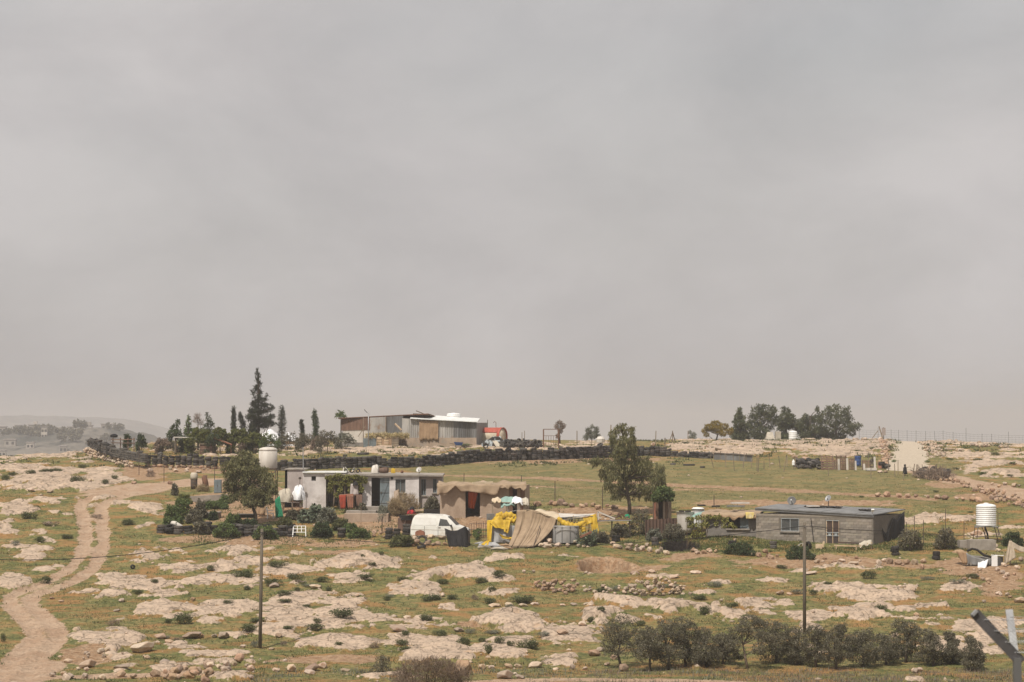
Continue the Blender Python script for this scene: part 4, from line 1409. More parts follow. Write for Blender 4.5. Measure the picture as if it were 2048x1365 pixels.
# white covered heap
Yb = 285.0
g = on(P(555,876,Yb).x,Yb)
root = thing('covered_heap','lumpy heap under a white tarpaulin behind the cypress trees','heap',g)
s = S(Yb)
def fn(u,v):
 x = (u - .5) * 74 / s
 y = (v - .3) * 5
 e = 1 - (2 * abs(u - .5)) ** 4
 f = 1 - (2 * abs(v - .5)) ** 3
 z = (40 / s) * (0.55 + .45 * e) * (f * .75 + .25) * (.93 + .09 * math.sin(u * 15) * math.cos(v * 7)) * (.86 + .14 * math.sin(u * 6 + 1))
 if v < .05 or v > .95:
  z *= .45
 return Vector((x,y,z))
MB().grid(fn,34,12).build('tarpaulin','white_tarp',root,True)
for k in range(6):
 x = (-.45 + .18 * k) * 78 / s
 MB().box((x,-1.2,.35),(.8,.4,.8)).build('bale','burlap',root)
g = on(P(700,1000,284).x,284)
# ---------------------------------------------------------------- trees of the plateau
tree('conifer_tree','tall dark conifer with a ragged spire, highest tree on the plateau','conifer',517,880,[(517,880),(517,830),(517,790),(516,745)],
  [(516,745,2.2,5),(518,752,4,3),(516,760,3,5),(519,768,5,3.5),(515,776,5,5),(512,782,6,3),(518,786,5,5),(516,796,7,5),(508,790,3,4),(503,783,1.6,4),(519,803,8,5),(527,800,6,3),(533,792,2.5,4),
  (512,812,9,6),(524,813,10,4),(533,812,7,3),(517,823,12,6),(505,826,8,6),(530,824,9,5),(541,820,6,3),(547,815,2.5,3),(515,836,13,6),(503,840,9,7),(533,838,13,6),(546,834,7,5),(518,850,16,7),(540,849,12,7),(505,852,9,8)],
  9000,'conifer',.07,.30,-.35,'bark',.16,.55,seed=11,Y=276,jag=.5,skirt=True)
for i,(x,yt,yb,w_,lean,lb) in enumerate([(468,816,868,5.0,-1,'narrow dark cypress left of the tall conifer'),(632,823,868,7,-3,'dense dark cypress right of the white covered heap'),(605,842,872,3.6,-2,'small thin cypress between the heap and the dense cypress'),
           (563,815,866,9,1,'broad dark cypress touching the right side of the tall conifer'),(489,828,866,6.5,-6,'leaning dark cypress at the left foot of the tall conifer')]):
 h = yb - yt
 bl = [(x + lean * (1 - t) * (1.5 if i == 4 else 1) + random.uniform(-1,1),yt + h * t,max(1.3,w_ * min(1,.35 + 1.3 * t) * (1.15 - .3 * t)),h * .11) for t in (.04,.13,.22,.32,.42,.52,.63,.74,.86)]
 tree('cypress_tree',lb,'cypress',x,yb + 8,[(x,yb + 8),(x,yb - h * .4),(x + lean * .8,yt + 6)],bl,1800,'conifer' if i != 1 else 'dark',.06,.26,-.6,'bark',.09,.25,seed=20 + i,Y=274 + i,limbs=False,jag=.3,skirt=True)
tree('leafy_tree','dark bushy tree at the left end of the plateau group','tree',352,888,[(352,888),(352,860)],[(354,846,5,7),(350,856,8,8),(346,868,12,9),(358,868,9,10),(338,876,8,8),(365,878,10,8)],2600,'dark',.10,.2,0,seed=31,Y=268,skirt=True,jag=.3)
tree('leafy_tree','pointed dark green tree second from the left of the plateau group','tree',377,888,[(377,888),(377,850)],[(378,838,3.5,6),(377,850,7,8),(374,862,10,9),(384,866,9,9),(376,878,13,9)],2400,'garden',.10,.2,-.2,seed=32,Y=270,skirt=True,jag=.3)
tree('leafy_tree','dark spiky tree rising behind the fresh green fig bushes','tree',416,888,[(416,888),(416,845)],[(414,830,3,5),(418,840,6,8),(422,850,7,8),(412,856,7,9),(420,866,12,9)],2200,'dark',.09,.2,-.2,seed=33,Y=275,skirt=True,jag=.3)
tree('leafless_tree','bare greyish twiggy tree behind the fig bushes','tree',396,880,[(396,880),(396,845)],[(396,834,7,6),(392,842,6,7),(401,846,6,7)],500,'twig',.03,.35,-.3,seed=34,Y=278)
for i,(x,y,rx,ry,lb) in enumerate([(402,872,26,16,'fresh green fig bush in the middle of the plateau garden'),(440,872,20,16,'fresh green fig bush right of the middle of the plateau garden'),(478,872,22,15,'fresh green bush below the narrow cypress'),(512,878,18,13,'fresh green bush below the tall conifer')]):
 bl = [(x + rx * a,y + ry * b,rx * .42,ry * .5) for a,b in ((-.6,.1),(.6,.2),(0,0),(-.3,-.55),(.3,-.45),(.05,.5),(-.8,.6),(.8,.6))]
 tree('fig_bush',lb,'bush',x,889,[(x,889),(x,878)],bl,3200,'bright',.16,.2,.1,'palebark',.07,.5,seed=40 + i,Y=264 + i,skirt=True,jag=.3)
for i,(x,y,rx,ry,lf,lb) in enumerate([(428,880,17,12,'dark','dark low bush behind the rust red sheet'),(500,880,20,12,'twig','brownish bush on the plateau above the water tank on legs'),(540,880,20,14,'garden','rounded green bush left of the white covered heap'),
          (575,878,22,15,'olive','grey green bush in front of the white covered heap'),(612,880,20,13,'olive','grey green bush below the thin cypress'),(655,874,22,14,'olive','olive green bush at the left wall of the shed'),
          (690,876,18,12,'grey','pale grey bush before the left end of the shed'),(640,882,16,9,'twig','brown bush below the dense cypress'),(325,884,14,8,'twig','brown twiggy bush at the left end of the plateau garden'),
          (335,890,18,9,'olive','low olive bush under the flat board shelter'),(283,882,9,15,'dark','dark little bush on the skyline right of the rail fence'),(255,880,7,13,'dark','small dark bush on the skyline above the rail fence')]):
 bl = [(x + rx * a,y + ry * b,rx * .42,ry * .5) for a,b in ((-.6,.1),(.6,.2),(0,0),(-.3,-.5),(.35,-.4),(.05,.5),(-.8,.6),(.8,.6))]
 tree('bush',lb,'bush',x,y + ry,[(x,y + ry),(x,y)],bl,2000,lf,.08,.17,0,'bark',.05,.5,seed=60 + i,jag=.3,Y=262 + (i * 7) % 11,skirt=True)
tree('palm_tree','small palm like crown rising behind the left end of the shed','palm',682,880,[(682,880),(682,832)],[(679,828,5,2),(685,827,4,2),(682,825,3,2),(677,831,3,3),(687,831,3,3)],200,'garden',.09,.5,.2,'bark',.12,.4,seed=75,Y=302)
tree('leafless_tree','reddish brown tree with thin crown right of the gate','tree',1120,885,[(1120,885),(1119,868),(1120,855)],[(1119,846,7,5),(1113,853,5,6),(1126,853,6,7),(1120,862,6,7),(1116,872,5,6)],1500,'twig',.06,.16,0,'bark',.11,.4,seed=76,Y=296)
tree('bush','tall grey feathery bush on the skyline left of the weeping tree','bush',1184,886,[(1184,886),(1183,870)],[(1184,856,5,5),(1176,864,6,8),(1193,862,6,8),(1185,872,14,9),(1172,876,6,7),(1198,876,6,7)],2000,'grey',.05,.26,-.6,'bark',.05,.5,seed=77,Y=300)
tree('bush','small grey bush on the skyline left of the yellow tree','bush',1384,882,[(1384,882),(1384,870)],[(1380,866,4,5),(1388,870,6,5),(1384,876,10,5)],800,'grey',.06,.2,-.3,'bark',.05,.5,seed=78,Y=352)
tree('mimosa_tree','spreading tree full of yellow blossom left of the pines','tree',1432,884,[(1436,884),(1435,870),(1432,860)],[(1433,848,14,7),(1418,855,13,8),(1448,854,12,8),(1408,862,8,6),(1458,863,9,8),(1432,860,16,8),(1412,870,7,5),(1444,868,9,6)],4200,'yellow',.10,.2,.1,'bark',.13,.6,seed=79,Y=356)
PT = [(1480,884,[(1479,820,4,6),(1476,832,7,8),(1484,836,8,8),(1478,846,11,8),(1488,852,10,8),(1472,858,8,7),(1482,864,14,8),(1480,874,14,7)],'pointed pine at the left end of the pine grove',362),
  (1520,884,[(1522,812,9,6),(1512,822,10,9),(1532,818,13,9),(1545,818,7,8),(1505,836,11,9),(1525,832,18,10),(1545,834,12,10),(1512,850,15,9),(1535,848,18,9),(1520,862,16,8),(1500,856,8,8)],'large round topped pine left in the pine grove',366),
  (1572,884,[(1569,818,4,6),(1578,820,3.5,5),(1568,832,10,8),(1580,834,10,9),(1560,844,12,8),(1590,846,13,9),(1574,850,16,8),(1562,856,8,6),(1598,858,9,8)],'two tipped pine in the middle of the pine grove',370),
  (1620,884,[(1634,818,3.5,6),(1610,832,5,7),(1620,840,12,8),(1634,838,10,9),(1608,850,13,9),(1626,856,16,9),(1612,866,12,7),(1640,860,12,9)],'loose low pine between the white tank and the big right pine',366),
  (1672,884,[(1674,813,10,6),(1655,820,9,8),(1690,822,9,8),(1668,828,15,9),(1648,836,12,10),(1684,838,15,10),(1702,838,8,8),(1712,850,8,7),(1662,848,18,10),(1690,856,16,9),(1672,864,22,8),(1702,864,10,6),(1645,858,10,9)],'broadest dark pine at the right end of the pine grove',364)]
for i,(x,y,bl,lb,Y) in enumerate(PT):
 bl = [(a + 0,b + 3,c * 1.12,d * 1.15) for a,b,c,d in bl] + [(x - 9,873,13,8),(x + 10,874,13,8),(x,878,15,7)]
 tree('pine_tree',lb,'pine',x,y,[(x,y),(x,860),(x,835)],bl,6500,'pine',.11,.32,-.45,'bark',.2,.6,seed=80 + i,Y=Y,jag=.38)
tank(1586,856,877,17,360,'white water tank standing among the pines',ribs=4,zb=on(P(1586,1000,360).x,360).z - .1)
g = on(P(1550,1000,360).x,360)
root = thing('white_tent','pale tent under the pines left of the white tank','tent',g)
s = S(360)
MB().hexa([(-1.0,3,0),(.4,3,0),(.4,5,0),(-1.1,5,0)],[(-.7,3.9,17 / s),(.1,3.9,17 / s),(.1,4.2,17 / s),(-.7,4.2,17 / s)]).build('canvas','beige_tarp',root)
MB().box((.9,4,.65),(.8,1.2,1.4)).build('cabin','beige_tarp',root)
for i,(x,y,wd,hh,lb) in enumerate([(1630,878,12,9,'tan rock left of the leaning slab under the big pine'),(1646,877,14,8,'pale slab tilted up under the big right pine'),(1432,879,14,8,'white rock under the yellow tree'),(1465,878,16,6,'white rubble between the yellow tree and the pines'),
          (1413,899,10,5,'grey stone on the bare slope below the yellow tree'),(1436,904,16,6,'white slab lying on the slope below the yellow tree'),(1482,900,18,8,'brown rock in the bare slope below the pointed pine'),(1306,893,12,10,'pale block on the tyre wall right of the weeping tree')]):
 boulder(x,y,wd,hh,lb)
for x,y0,y1,lean,lb,Y in [(1154,862,884,0,'thin post on the skyline between brown tree and grey bush',300),(1219,850,893,3,'tall wooden pole leaning at the left of the weeping tree',270),(1311,862,884,1,'thin post on the skyline right of the weeping tree',320),
       (1330,876,895,0,'short brown post at the end of the tyre wall',262),(1376,862,880,0,'thin post beside the small grey bush on the skyline',350)]:
 stake(x,y0,y1,lb,.12,'wood',lean,Y=Y)
g = on(P(1345,884,330).x,330)
solo(MB(g).bar(g,P(1345,862,330),.12).bar(on(P(1338,1000,330).x,330),P(1345,866,330),.09).bar(on(P(1351,1000,331).x,331),P(1345,864,330),.09),'braced_post','wood','dark braced post like a tripod on the skyline','post',g)
Yq = 268
g = on(P(1203,893,Yq).x,Yq)
solo(MB(g).lathe(P(1201,880,Yq),[(.0,-.35),(.45,-.3),(.5,.1),(.3,.35),(0,.4)],10),'wrapped_bundle','old_white','pale wrapped bundle on the tyre wall left of the weeping tree','bundle',g)
# ---------------------------------------------------------------- skyline fence at right
Yf = 372.0
fx = [1719,1757,1783,1798,1815,1833,1852,1870,1887,1907,1933,1965,1984,2018,2060,2100]
g0 = on(P(1719,1000,Yf).x,Yf)
root = thing('wire_fence','thin wire mesh fence on posts along the right skyline','fence',g0)
hp = 1.75
qs = []
for x in fx:
 q = on(P(x,1000,Yf).x,Yf)
 hx = {1933: 2.5,2018: 2.2,1757: 2.0}.get(x,hp)
 MB(g0).tube([q - Vector((0,0,.2)),q + Vector((0,0,hx))],.04,5).build('post','steel',root)
 qs.append(q)
mb = MB(g0)
for a,b in zip(qs[:-1],qs[1:]):
 for z in (.25,.6,.95,1.3,1.6):
  wire(mb,a + Vector((0,0,z)),b + Vector((0,0,z)),.03,.014,2)
 nn = int((b - a).length / .5)
 for k in range(1,nn):
  q = a.lerp(b,k / nn)
  mb.tube([q + Vector((0,0,.2)),q + Vector((0,0,1.6))],.010,3,False)
mb.build('mesh','steel',root)
g = on(P(1768,1000,366).x,366)
solo(MB(g).bar(g - Vector((0,0,.2)),P(1758,853,366),.16).bar(on(P(1744,1000,366).x,366),P(1756,862,366),.10),'corner_post','wood','thick dark corner post with a brace left of the gravel road','post',g)
root = thing('warning_sign','pale sign board on a thick post at the top of the gravel road','sign',on(P(1768,1000,365).x,365))
MB().bar((0,0,-.2),(0,0,1.9),.10).build('post','darksteel',root)
MB().box((0,-.08,1.25),(.58,.04,1.15)).build('board',M('sign_board',(.36,.31,.29),(.27,.22,.20),2),root)
# ---------------------------------------------------------------- upper field: pallets, posts, scarecrow
def pallet(x0,x1,y0,y1,label,mat='brown',lean=0.15,horiz=True,n=6):
 a,b = G(x0,y1),G(x1,y1)
 root = thing('pallet',label,'pallet',a)
 wd = (b - a).length
 ht = (y1 - y0) / S(a.y)
 rz = math.atan2((b - a).y,(b - a).x)
 root.rotation_euler = (-lean,0,rz)
 for k in range(n):
  if horiz:
   MB().box((wd / 2,0,ht * (k + .5) / n),(wd,.03,ht / n * .62)).build('slat',mat,root)
  else:
   MB().box((wd * (k + .5) / n,0,ht / 2),(wd / n * .6,.03,ht)).build('slat',mat,root)
 for k in range(3):
  if horiz:
   MB().box((wd * (.06 + .44 * k),.07,ht / 2),(.09,.1,ht)).build('bearer','wood',root)
  else:
   MB().box((wd / 2,.07,ht * (.08 + .42 * k)),(wd,.1,.09)).build('bearer','wood',root)
 return root
pallet(1642,1668,910,939,'tall brown pallet, leftmost of the pallet fence')
pallet(1669,1678,919,939,'narrow brown pallet between the tall pallet and the first white board')
pallet(1681,1692,917,940,'brown pallet right of the first white board')
pallet(1699,1710,917,940,'brown pallet left of the blue barrel')
pallet(1724,1742,921,940,'brown pallet under the hanging tyres',horiz=False)
pallet(1672,1693,912,920,'brown pallet raised behind the first white board',lean=0)
for x,y0,lb in [(1678,918,'upright white board, left one in the pallet fence'),(1695,917,'upright white board, middle one in the pallet fence'),(1711.5,922,'leaning white board in front of the blue barrel'),(1750,914,'upright white frame board right of the hanging tyres'),(1729,928,'short pale board in front of the pallets')]:
 g = G(x,941)
 t = P(x - 1,y0,g.y)
 solo(MB(g).bar(g - Vector((0,0,.1)),t,4 / S(g.y),.06,(0,1,0)),'board','old_white',lb,'board',g)
g = G(1716,934)
root = thing('blue_barrel','blue plastic barrel standing behind the pallet fence','barrel',g)
s = S(g.y)
r,h = 6.2 / s,20 / s
MB().lathe((0,0,.1),[(r * .9,0),(r,.05 * h),(r,.3 * h),(r * .95,.33 * h),(r,.36 * h),(r,.65 * h),(r * .95,.68 * h),(r,.71 * h),(r,.95 * h),(r * .9,h),(0,h)],20).build('drum','blue_plastic',root,True)
MB().lathe((0,0,h + .1),[(r * .92,0),(r * .92,.05),(0,.06)],20).build('lid','dark',root)
g = G(1744,939)
for k,(dx,y) in enumerate(((0,922),(0,931))):
 p = P(1744 + dx,y,g.y - .2)
 tag(put_tyre(p,4.6 / S(g.y),.2,None,PI / 2,.3),('upper' if k == 0 else 'lower') + ' tyre hung on a stake at the right end of the pallets','tyre')
stake(1744,914,940,'dark stake carrying two hanging tyres',.08,'wood')
g = G(1759,937)
solo(MB(g).hexa([P(a,938,y) for a,y in ((1756,g.y),(1764,g.y),(1764,g.y + .06),(1756,g.y + .06))],[P(a,925,y) for a,y in ((1755,g.y + .3),(1763,g.y + .3),(1763,g.y + .36),(1755,g.y + .36))]),'orange_sheet','rustsheet','orange red panel leaning at the right end of the pallet fence','panel',g)
solo(MB(G(1740,942)).box(G(1742,942) + Vector((0,0,.12)),(20 / S(G(1742,942).y),1.0,.22)),'white_slab','old_white','white slab lying in front of the hanging tyres','slab',G(1740,942))
g = G(1615,938)
root = thing('dark_rock_heap','low heap of dark rubble and tyres left of the pallets','heap',g)
for k in range(34):
 q = G(random.uniform(1592,1642),random.uniform(930,938))
 rad = random.uniform(.3,.4)
 put_tyre(q - g + Vector((0,0,random.uniform(.1,.55))),rad,.24,root,random.uniform(-.7,.7),random.uniform(-.7,.7))
boulder(1612,922,18,10,'tan boulder behind the dark rubble heap','redstone')
boulder(1590,918,14,10,'tan boulder at the left behind the dark rubble heap','redstone')
boulder(1760,945,12,6,'tan stone below the orange panel')
boulder(1772,945,10,6,'tan stone right of the orange panel','redstone')
g = G(1587,938)
root = thing('white_bottle_stand','small white can on a stake left of the dark rubble','can',g)
s = S(g.y)
MB().bar((0,0,0),(0,0,9 / s),.06).build('stake','wood',root)
MB().lathe((0,0,8 / s),[(.14,0),(.14,.35),(.06,.45),(.06,.55),(0,.55)],10).build('can','white_plastic',root)
g = G(1771,941)
root = thing('tyre_pile','small pile of dark tyres right of the orange panel','tyre pile',g)
for k in range(5):
 q = G(random.uniform(1763,1775),random.uniform(937,940))
 put_tyre(q - g + Vector((0,0,.15 + .1 * k)),.32,.22,root,random.uniform(-.5,.5),random.uniform(-.5,.5))
# posts in the field
POSTS = [(1428,936,910,-8),(1452,935,907,-2),(1469,942,908,-3),(1486,936,910,3),(1514,942,909,0),(1516,944,912,2),(1540,935,911,-2),(1561,936,912,-4),(1567,944,914,6),(1574,935,911,0),(1528,938,922,0),(1590,936,915,1),(1503,936,918,0),
   (1656,953,936,2),(1742,957,935,0),(1807,960,946,0),(1672,942,908,0),(1709,942,910,0),(1737,935,905,0),(1777,943,916,0),(1790,955,928,-1),(1796,950,920,0)]
for x,yb,yt,ln in POSTS:
 stake(x,yt,yb,'thin weathered stake standing in the upper field before the bare slope',.07,'wood',ln,'stakes in the upper field')
for x,yb,yt,ln in [(1826,952,928,3),(1832,953,929,2),(1836,953,930,0),(1855,959,933,0),(1870,960,930,1),(1874,961,928,-1),(1880,961,931,0),(1884,962,929,2),(1846,956,929,-2),(1863,960,938,0)]:
 stake(x,yt,yb,'crooked stake standing among the brushwood right of the scarecrow',.08,'wood',ln,'stakes of the brushwood pen')
g = G(1865,958)
root = thing('brushwood_pen','dark tangle of tyres and brushwood among crooked stakes','brushwood',g)
for k in range(22):
 q = G(random.uniform(1838,1896),random.uniform(946,957))
 put_tyre(q - g + Vector((0,0,random.uniform(.1,.45))),.33,.22,root,random.uniform(-1.2,1.2),random.uniform(-.6,.6))
rng = np.random.default_rng(5)
s = S(g.y)
cs = [((x - 1865) / s,rng.uniform(-1.5,1.5),.4) for x in range(1838,1898,8)]
link('twigs',leafmesh('twigs',leaves(rng,cs,np.tile([.6,.8,.5],(len(cs),1)),900,.04,.6),LF['twig']),root)
g = G(1810,951)
root = thing('scarecrow','black cloth scarecrow on a post with one arm stretched right','scarecrow',g)
s = S(g.y)
MB().bar((0,0,-.1),(0,0,21 / s),.07).build('post','wood',root)
MB().bar((-3 / s,0,15 / s),(7 / s,0,17 / s),.06).build('crossbar','wood',root)
MB().lathe((0,0,3 / s),[(5 / s,0),(4.6 / s,3 / s),(3.6 / s,9 / s),(3.6 / s,12 / s),(1.5 / s,15.5 / s),(0,16 / s)],10).build('robe','black_cloth',root,True)
MB().lathe((0,0,18 / s),[(0,0),(1.8 / s,1 / s),(2.3 / s,2.8 / s),(1.6 / s,4.6 / s),(0,5.2 / s)],10).build('head','black_cloth',root,True)
# edging stones of the field and the right road
stone_wall([(1752,994),(1790,995),(1830,997),(1870,998),(1905,1001),(1940,1003),(1958,1006)],'row of rounded tan stones edging the field right of centre',.62,1,'redstone',.35,gap=.95)
stone_wall([(1888,958),(1915,966),(1945,976),(1975,986),(2005,998),(2030,1006),(2060,1016)],'loose rubble bank along the field side of the right hand road',.40,1,'redstone',1.5,heights=[1,1,1.2,1.4,1.6,1.6,1.6],gap=.9)
stone_wall([(1985,1000),(2010,1008),(2035,1014),(2060,1020)],'reddish rubble at the foot of the bank near the right edge',.55,1,'redstone',1.2)
stone_wall([(1760,885),(1768,895),(1770,905),(1772,915),(1768,930)],'tan stone edging along the left side of the gravel road',.36,1,'redstone',.6,gap=1.2)
stone_wall([(1848,886),(1860,892),(1868,905),(1870,914)],'grey rubble along the right side of the gravel road',.36,1,'stone',1.2)
stone_wall([(1690,883),(1720,883),(1745,884),(1765,886)],'line of pale stones on the skyline right of the pines',.6,1,'stone',1.0)
stone_wall([(1864,885),(1890,886),(1920,889),(1960,894),(2010,897)],'line of rubble along the skyline right of the gravel road',.6,1,'stone',1.6,gap=1.5)
stone_wall([(1990,968),(2020,971),(2050,976)],'stones on the far side of the right hand road',.5,1,'stone',1.0)
stone_wall([(1880,900),(1920,903),(1945,906)],'dark broken ledge stones right of the gravel road',.5,1,'stone',.8)
stone_wall([(1066,1014),(1090,1010),(1120,1012),(1150,1014),(1185,1017),(1216,1016),(1232,1020)],'row of brown stones behind the tan tent and left of the weeping tree',.55,1,'redstone',.8,gap=.9)
boulder(1196,1017,16,9,'round brown boulder left of the weeping tree trunk','redstone')
boulder(1231,1018,16,8,'smooth tan boulder just left of the weeping tree trunk')
boulder(1122,1010,18,16,'blocky brown boulder at the foot of the wire post','redstone')
for x,yb,yt,lb in [(1110,1010,962,'tall thin fence post left of the weeping tree'),(1205,1019,974,'thin fence post close to the weeping tree'),(928,966,946,'thin fence post behind the tan roofed shed, left one'),(1043,968,951,'thin fence post behind the tan roofed shed, right one'),(1428,1012,990,'short dark fence post behind the annex roof'),
     (328,965,925,'thin dark fence post in the bare yard left of the tall roll'),(429,965,925,'thin dark fence post right of the two rolls'),(296,954,925,'dark fence post below the left tyre heap'),(278,950,892,'tall dark fence post beside the left tyre heap')]:
 stake(x,yt,yb,lb,.07,'darksteel')
for i,(x,y,wd,hh,lb) in enumerate([(340,969,13,10,'reddish boulder on the bare yard at the foot of the thin post'),(352,944,14,7,'pale stone below the tyre stacks, left of three'),(373,945,12,8,'pale stone below the tyre stacks, middle of three'),(398,946,14,7,'pale stone below the tyre stacks, right of three'),
          (685,933,12,8,'tan boulder at the foot of the dark tyre wall above the roof'),(268,968,14,7,'brown rock on the bare slope left of the yard'),(300,946,18,12,'pale rubble stone below the curving tyre heap'),(62,984,16,8,'brown rock in the bare limestone at far left'),(100,986,14,8,'dark rock in the bare limestone at far left'),(180,968,10,6,'dark stone on the upper left limestone')]):
 boulder(x,y,wd,hh,lb,'redstone' if i in (0,5) else 'stone')
# ---------------------------------------------------------------- left yard
# water tank on its stand
Ya = 199.0
s = S(Ya)
tk = tank(536,893,937,37,Ya,'weathered cream water tank on a steel stand behind the left tree','old_white',1)
g = on(P(536,985,Ya).x,Ya)
root = thing('tank_stand','dark steel stand carrying the cream water tank beside the white house','stand',g)
zt = P(536,937,Ya).z - g.z
hw = 17 / s
for sx in (-1,1):
 for sy in (-1,1):
  MB().bar((sx * hw,sy * hw,-.1),(sx * hw,sy * hw,zt - .06),.07).build('leg','darksteel',root)
for k in (-1,1):
 MB().bar((-hw,k * hw,zt - .05),(hw,k * hw,zt - .05),.09).build('rail','darksteel',root)
 MB().bar((k * hw,-hw,zt - .14),(k * hw,hw,zt - .14),.09).build('rail','darksteel',root)
MB().bar((hw,-hw,zt - .2),(-hw * .1,-hw,zt - 1.0),.05).build('brace','darksteel',root)
MB().bar((hw * .4,-hw,zt - .2),(hw,-hw,zt - .9),.05).build('brace','darksteel',root)
# two standing rolls and cabinet
g = G(388,979)
s = S(g.y)
root = thing('wrapped_roll','tall dark roll with a pale wrapping on top standing in the yard','roll',g)
MB().lathe((0,0,0),[(6.2 / s,0),(6.8 / s,8 / s),(6.8 / s,20 / s),(6.4 / s,21 / s)],14).build('roll','darksteel',root,True)
MB().lathe((0,0,19 / s),[(7.2 / s,0),(7.4 / s,5 / s),(7.2 / s,11 / s),(5 / s,13.5 / s),(0,14 / s)],14).build('wrapping','beige_tarp',root,True)
g = G(413,980)
root = thing('rusty_roll','leaning rusty brown roll standing right of the wrapped roll','roll',g)
MB().tube([(-.0,0,0),(-.1,0,14 / s),(-.22,0,27 / s)],[5.6 / s,5.8 / s,5.2 / s],12).build('roll','rust',root,True)
MB().box((-.12,0,27.5 / s),(8 / s,.25,2 / s),.3).build('board','brown',root)
rng = np.random.default_rng(6)
o = link('dry_bush',leafmesh('dry_bush',leaves(rng,[(0,0,.25),(.3,0,.2),(-.3,0,.25)],np.tile([.35,.35,.32],(3,1)),900,.03,.25),LF['dry']))
o.location = G(405,983)
tag(o,'straw coloured tuft at the foot of the rusty roll','bush')
g = G(435,986)
root = thing('metal_cabinet','blue grey metal cabinet standing left of the left tree','cabinet',g)
wd,ht = 14 / s,26 / s
MB().box((0,.25,ht / 2),(wd,.5,ht)).build('body','blue_metal',root)
for k in (-1,1):
 MB().box((k * wd / 4,-.015,ht / 2),(wd / 2 * .92,.03,ht * .94)).build('door','blue_metal',root)
MB().box((0,-.05,ht * .55),(.05,.04,.14)).build('handle','darksteel',root)
# garden on the left
tree('eucalyptus_tree','dense drooping olive green tree in the yard before the cream tank','tree',512,1050,[(514,1050),(511,1030),(505,1012),(500,985),(495,950)],
  [(490,908,14,11),(478,918,16,12),(500,922,18,14),(462,932,16,14),(488,938,22,15),(512,938,18,14),(458,952,16,16),(480,958,22,17),(504,960,22,17),(530,950,15,15),(540,962,14,16),(460,974,18,14),(486,980,22,15),(512,982,20,14),(536,978,18,14),(546,972,10,12),(474,992,16,10),(524,997,18,10),(498,998,16,9),(540,995,10,10)],
  15000,'eucalyptus',.06,.24,.75,'bark',.17,.55,seed=101,jag=.25,strands=5)
tree('eucalyptus_tree','small olive green tree growing in front of the dense left tree','tree',514,1051,[(514,1051),(512,1030),(508,1015)],[(512,984,14,8),(505,994,12,9),(522,994,12,10),(512,1003,15,9),(500,1008,10,7),(522,1008,8,8)],2800,'eucalyptus',.06,.2,.35,'bark',.07,.6,seed=102,Y=188)
for i,(x,y,rx,ry,lf,lb) in enumerate([(365,1018,22,22,'garden','large bright green bush at the left corner of the garden'),(345,1030,16,18,'garden','green bush at the garden fence, leftmost'),(400,1020,14,18,'olive','grey green young olive in the left garden'),(388,1034,16,14,'olive','low grey green bush in front of the young olive'),
          (430,1010,24,8,'garden','low dark green hedge before the grey trough wall'),(350,980,5,11,'olive','small upright bush at the edge of the bare yard'),(452,1061,24,14,'garden','wide dark green bush on the low tyre wall'),(426,1032,7,9,'dark','small dark bush before the round well'),
          (500,1052,18,14,'dark','dark ivy bush over the tyre wall under the left tree'),(530,1065,22,13,'garden','dark bush on the tyre wall left of the window frame'),(644,1060,20,15,'dark','round dark bush right of the white window frame'),(612,1034,14,12,'cactus','prickly pear with pale pads behind the window frame'),
          (632,1026,14,14,'cactus','taller prickly pear right of the first one'),(655,1032,20,17,'grey','silvery grey bush right of the prickly pears'),(585,1030,12,10,'olive','grey green bush in front of the brown rack'),(718,1066,20,10,'garden','green bush on the tyre border left of the planters'),
          (766,1025,12,12,'grey','small grey tree crown in front of the terrace'),(812,1008,24,20,'dry','large straw coloured dry bush before the white house'),(790,1016,14,16,'dry','pale dry bush left of the large straw coloured bush'),(865,1008,14,15,'olive','dark grey green bush between white house and tan shed'),
          (806,1082,24,11,'herb','green weeds in front of the stacked tyres by the van'),(622,977,14,7,'bright','light green shrub against the white wall'),(612,1000,12,14,'garden','dark green plant at the foot of the white wall'),(632,1002,10,10,'garden','small green plant right of the foot of the white wall'),
          (725,1020,8,14,'olive','thin shrub beside the red draped frame'),(450,1000,10,8,'garden','green clump under the left tree'),(468,1040,16,12,'garden','fresh green clump behind the wide dark green bush'),(402,1056,16,12,'olive','grey green plant over the tyre border behind the rolled blanket'),(342,1048,18,14,'garden','green plant over the left end of the garden tyre border'),(682,1050,16,11,'herb','pale green herbs right of the silvery grey bush'),(570,1046,14,10,'herb','pale green herbs in front of the green net'),(700,1056,14,8,'garden','small green clump before the concrete terrace'),(368,1000,14,9,'bright','light green growth on the planting bed wall')]):
 bl = [(x + rx * a,y + ry * b,rx * .42,ry * .46) for a,b in ((-.6,.1),(.6,.15),(0,0),(-.3,-.55),(.35,-.5),(.05,.5),(-.75,.6),(.75,.6))]
 lw,ll = {'cactus': (.20,.26),'dry': (.02,.35),'herb': (.05,.16)}.get(lf,(.06,.13))
 tree('bush',lb,'bush',x,y + ry,[(x,y + ry),(x,y)],bl,{'cactus': 420,'dry': 2600}.get(lf,2800),lf,lw * 1.15,ll * 1.15,-.2 if lf in ('dry','cactus') else 0,'bark',.05,.45,seed=120 + i,jag=.3 if lf != 'cactus' else 0)
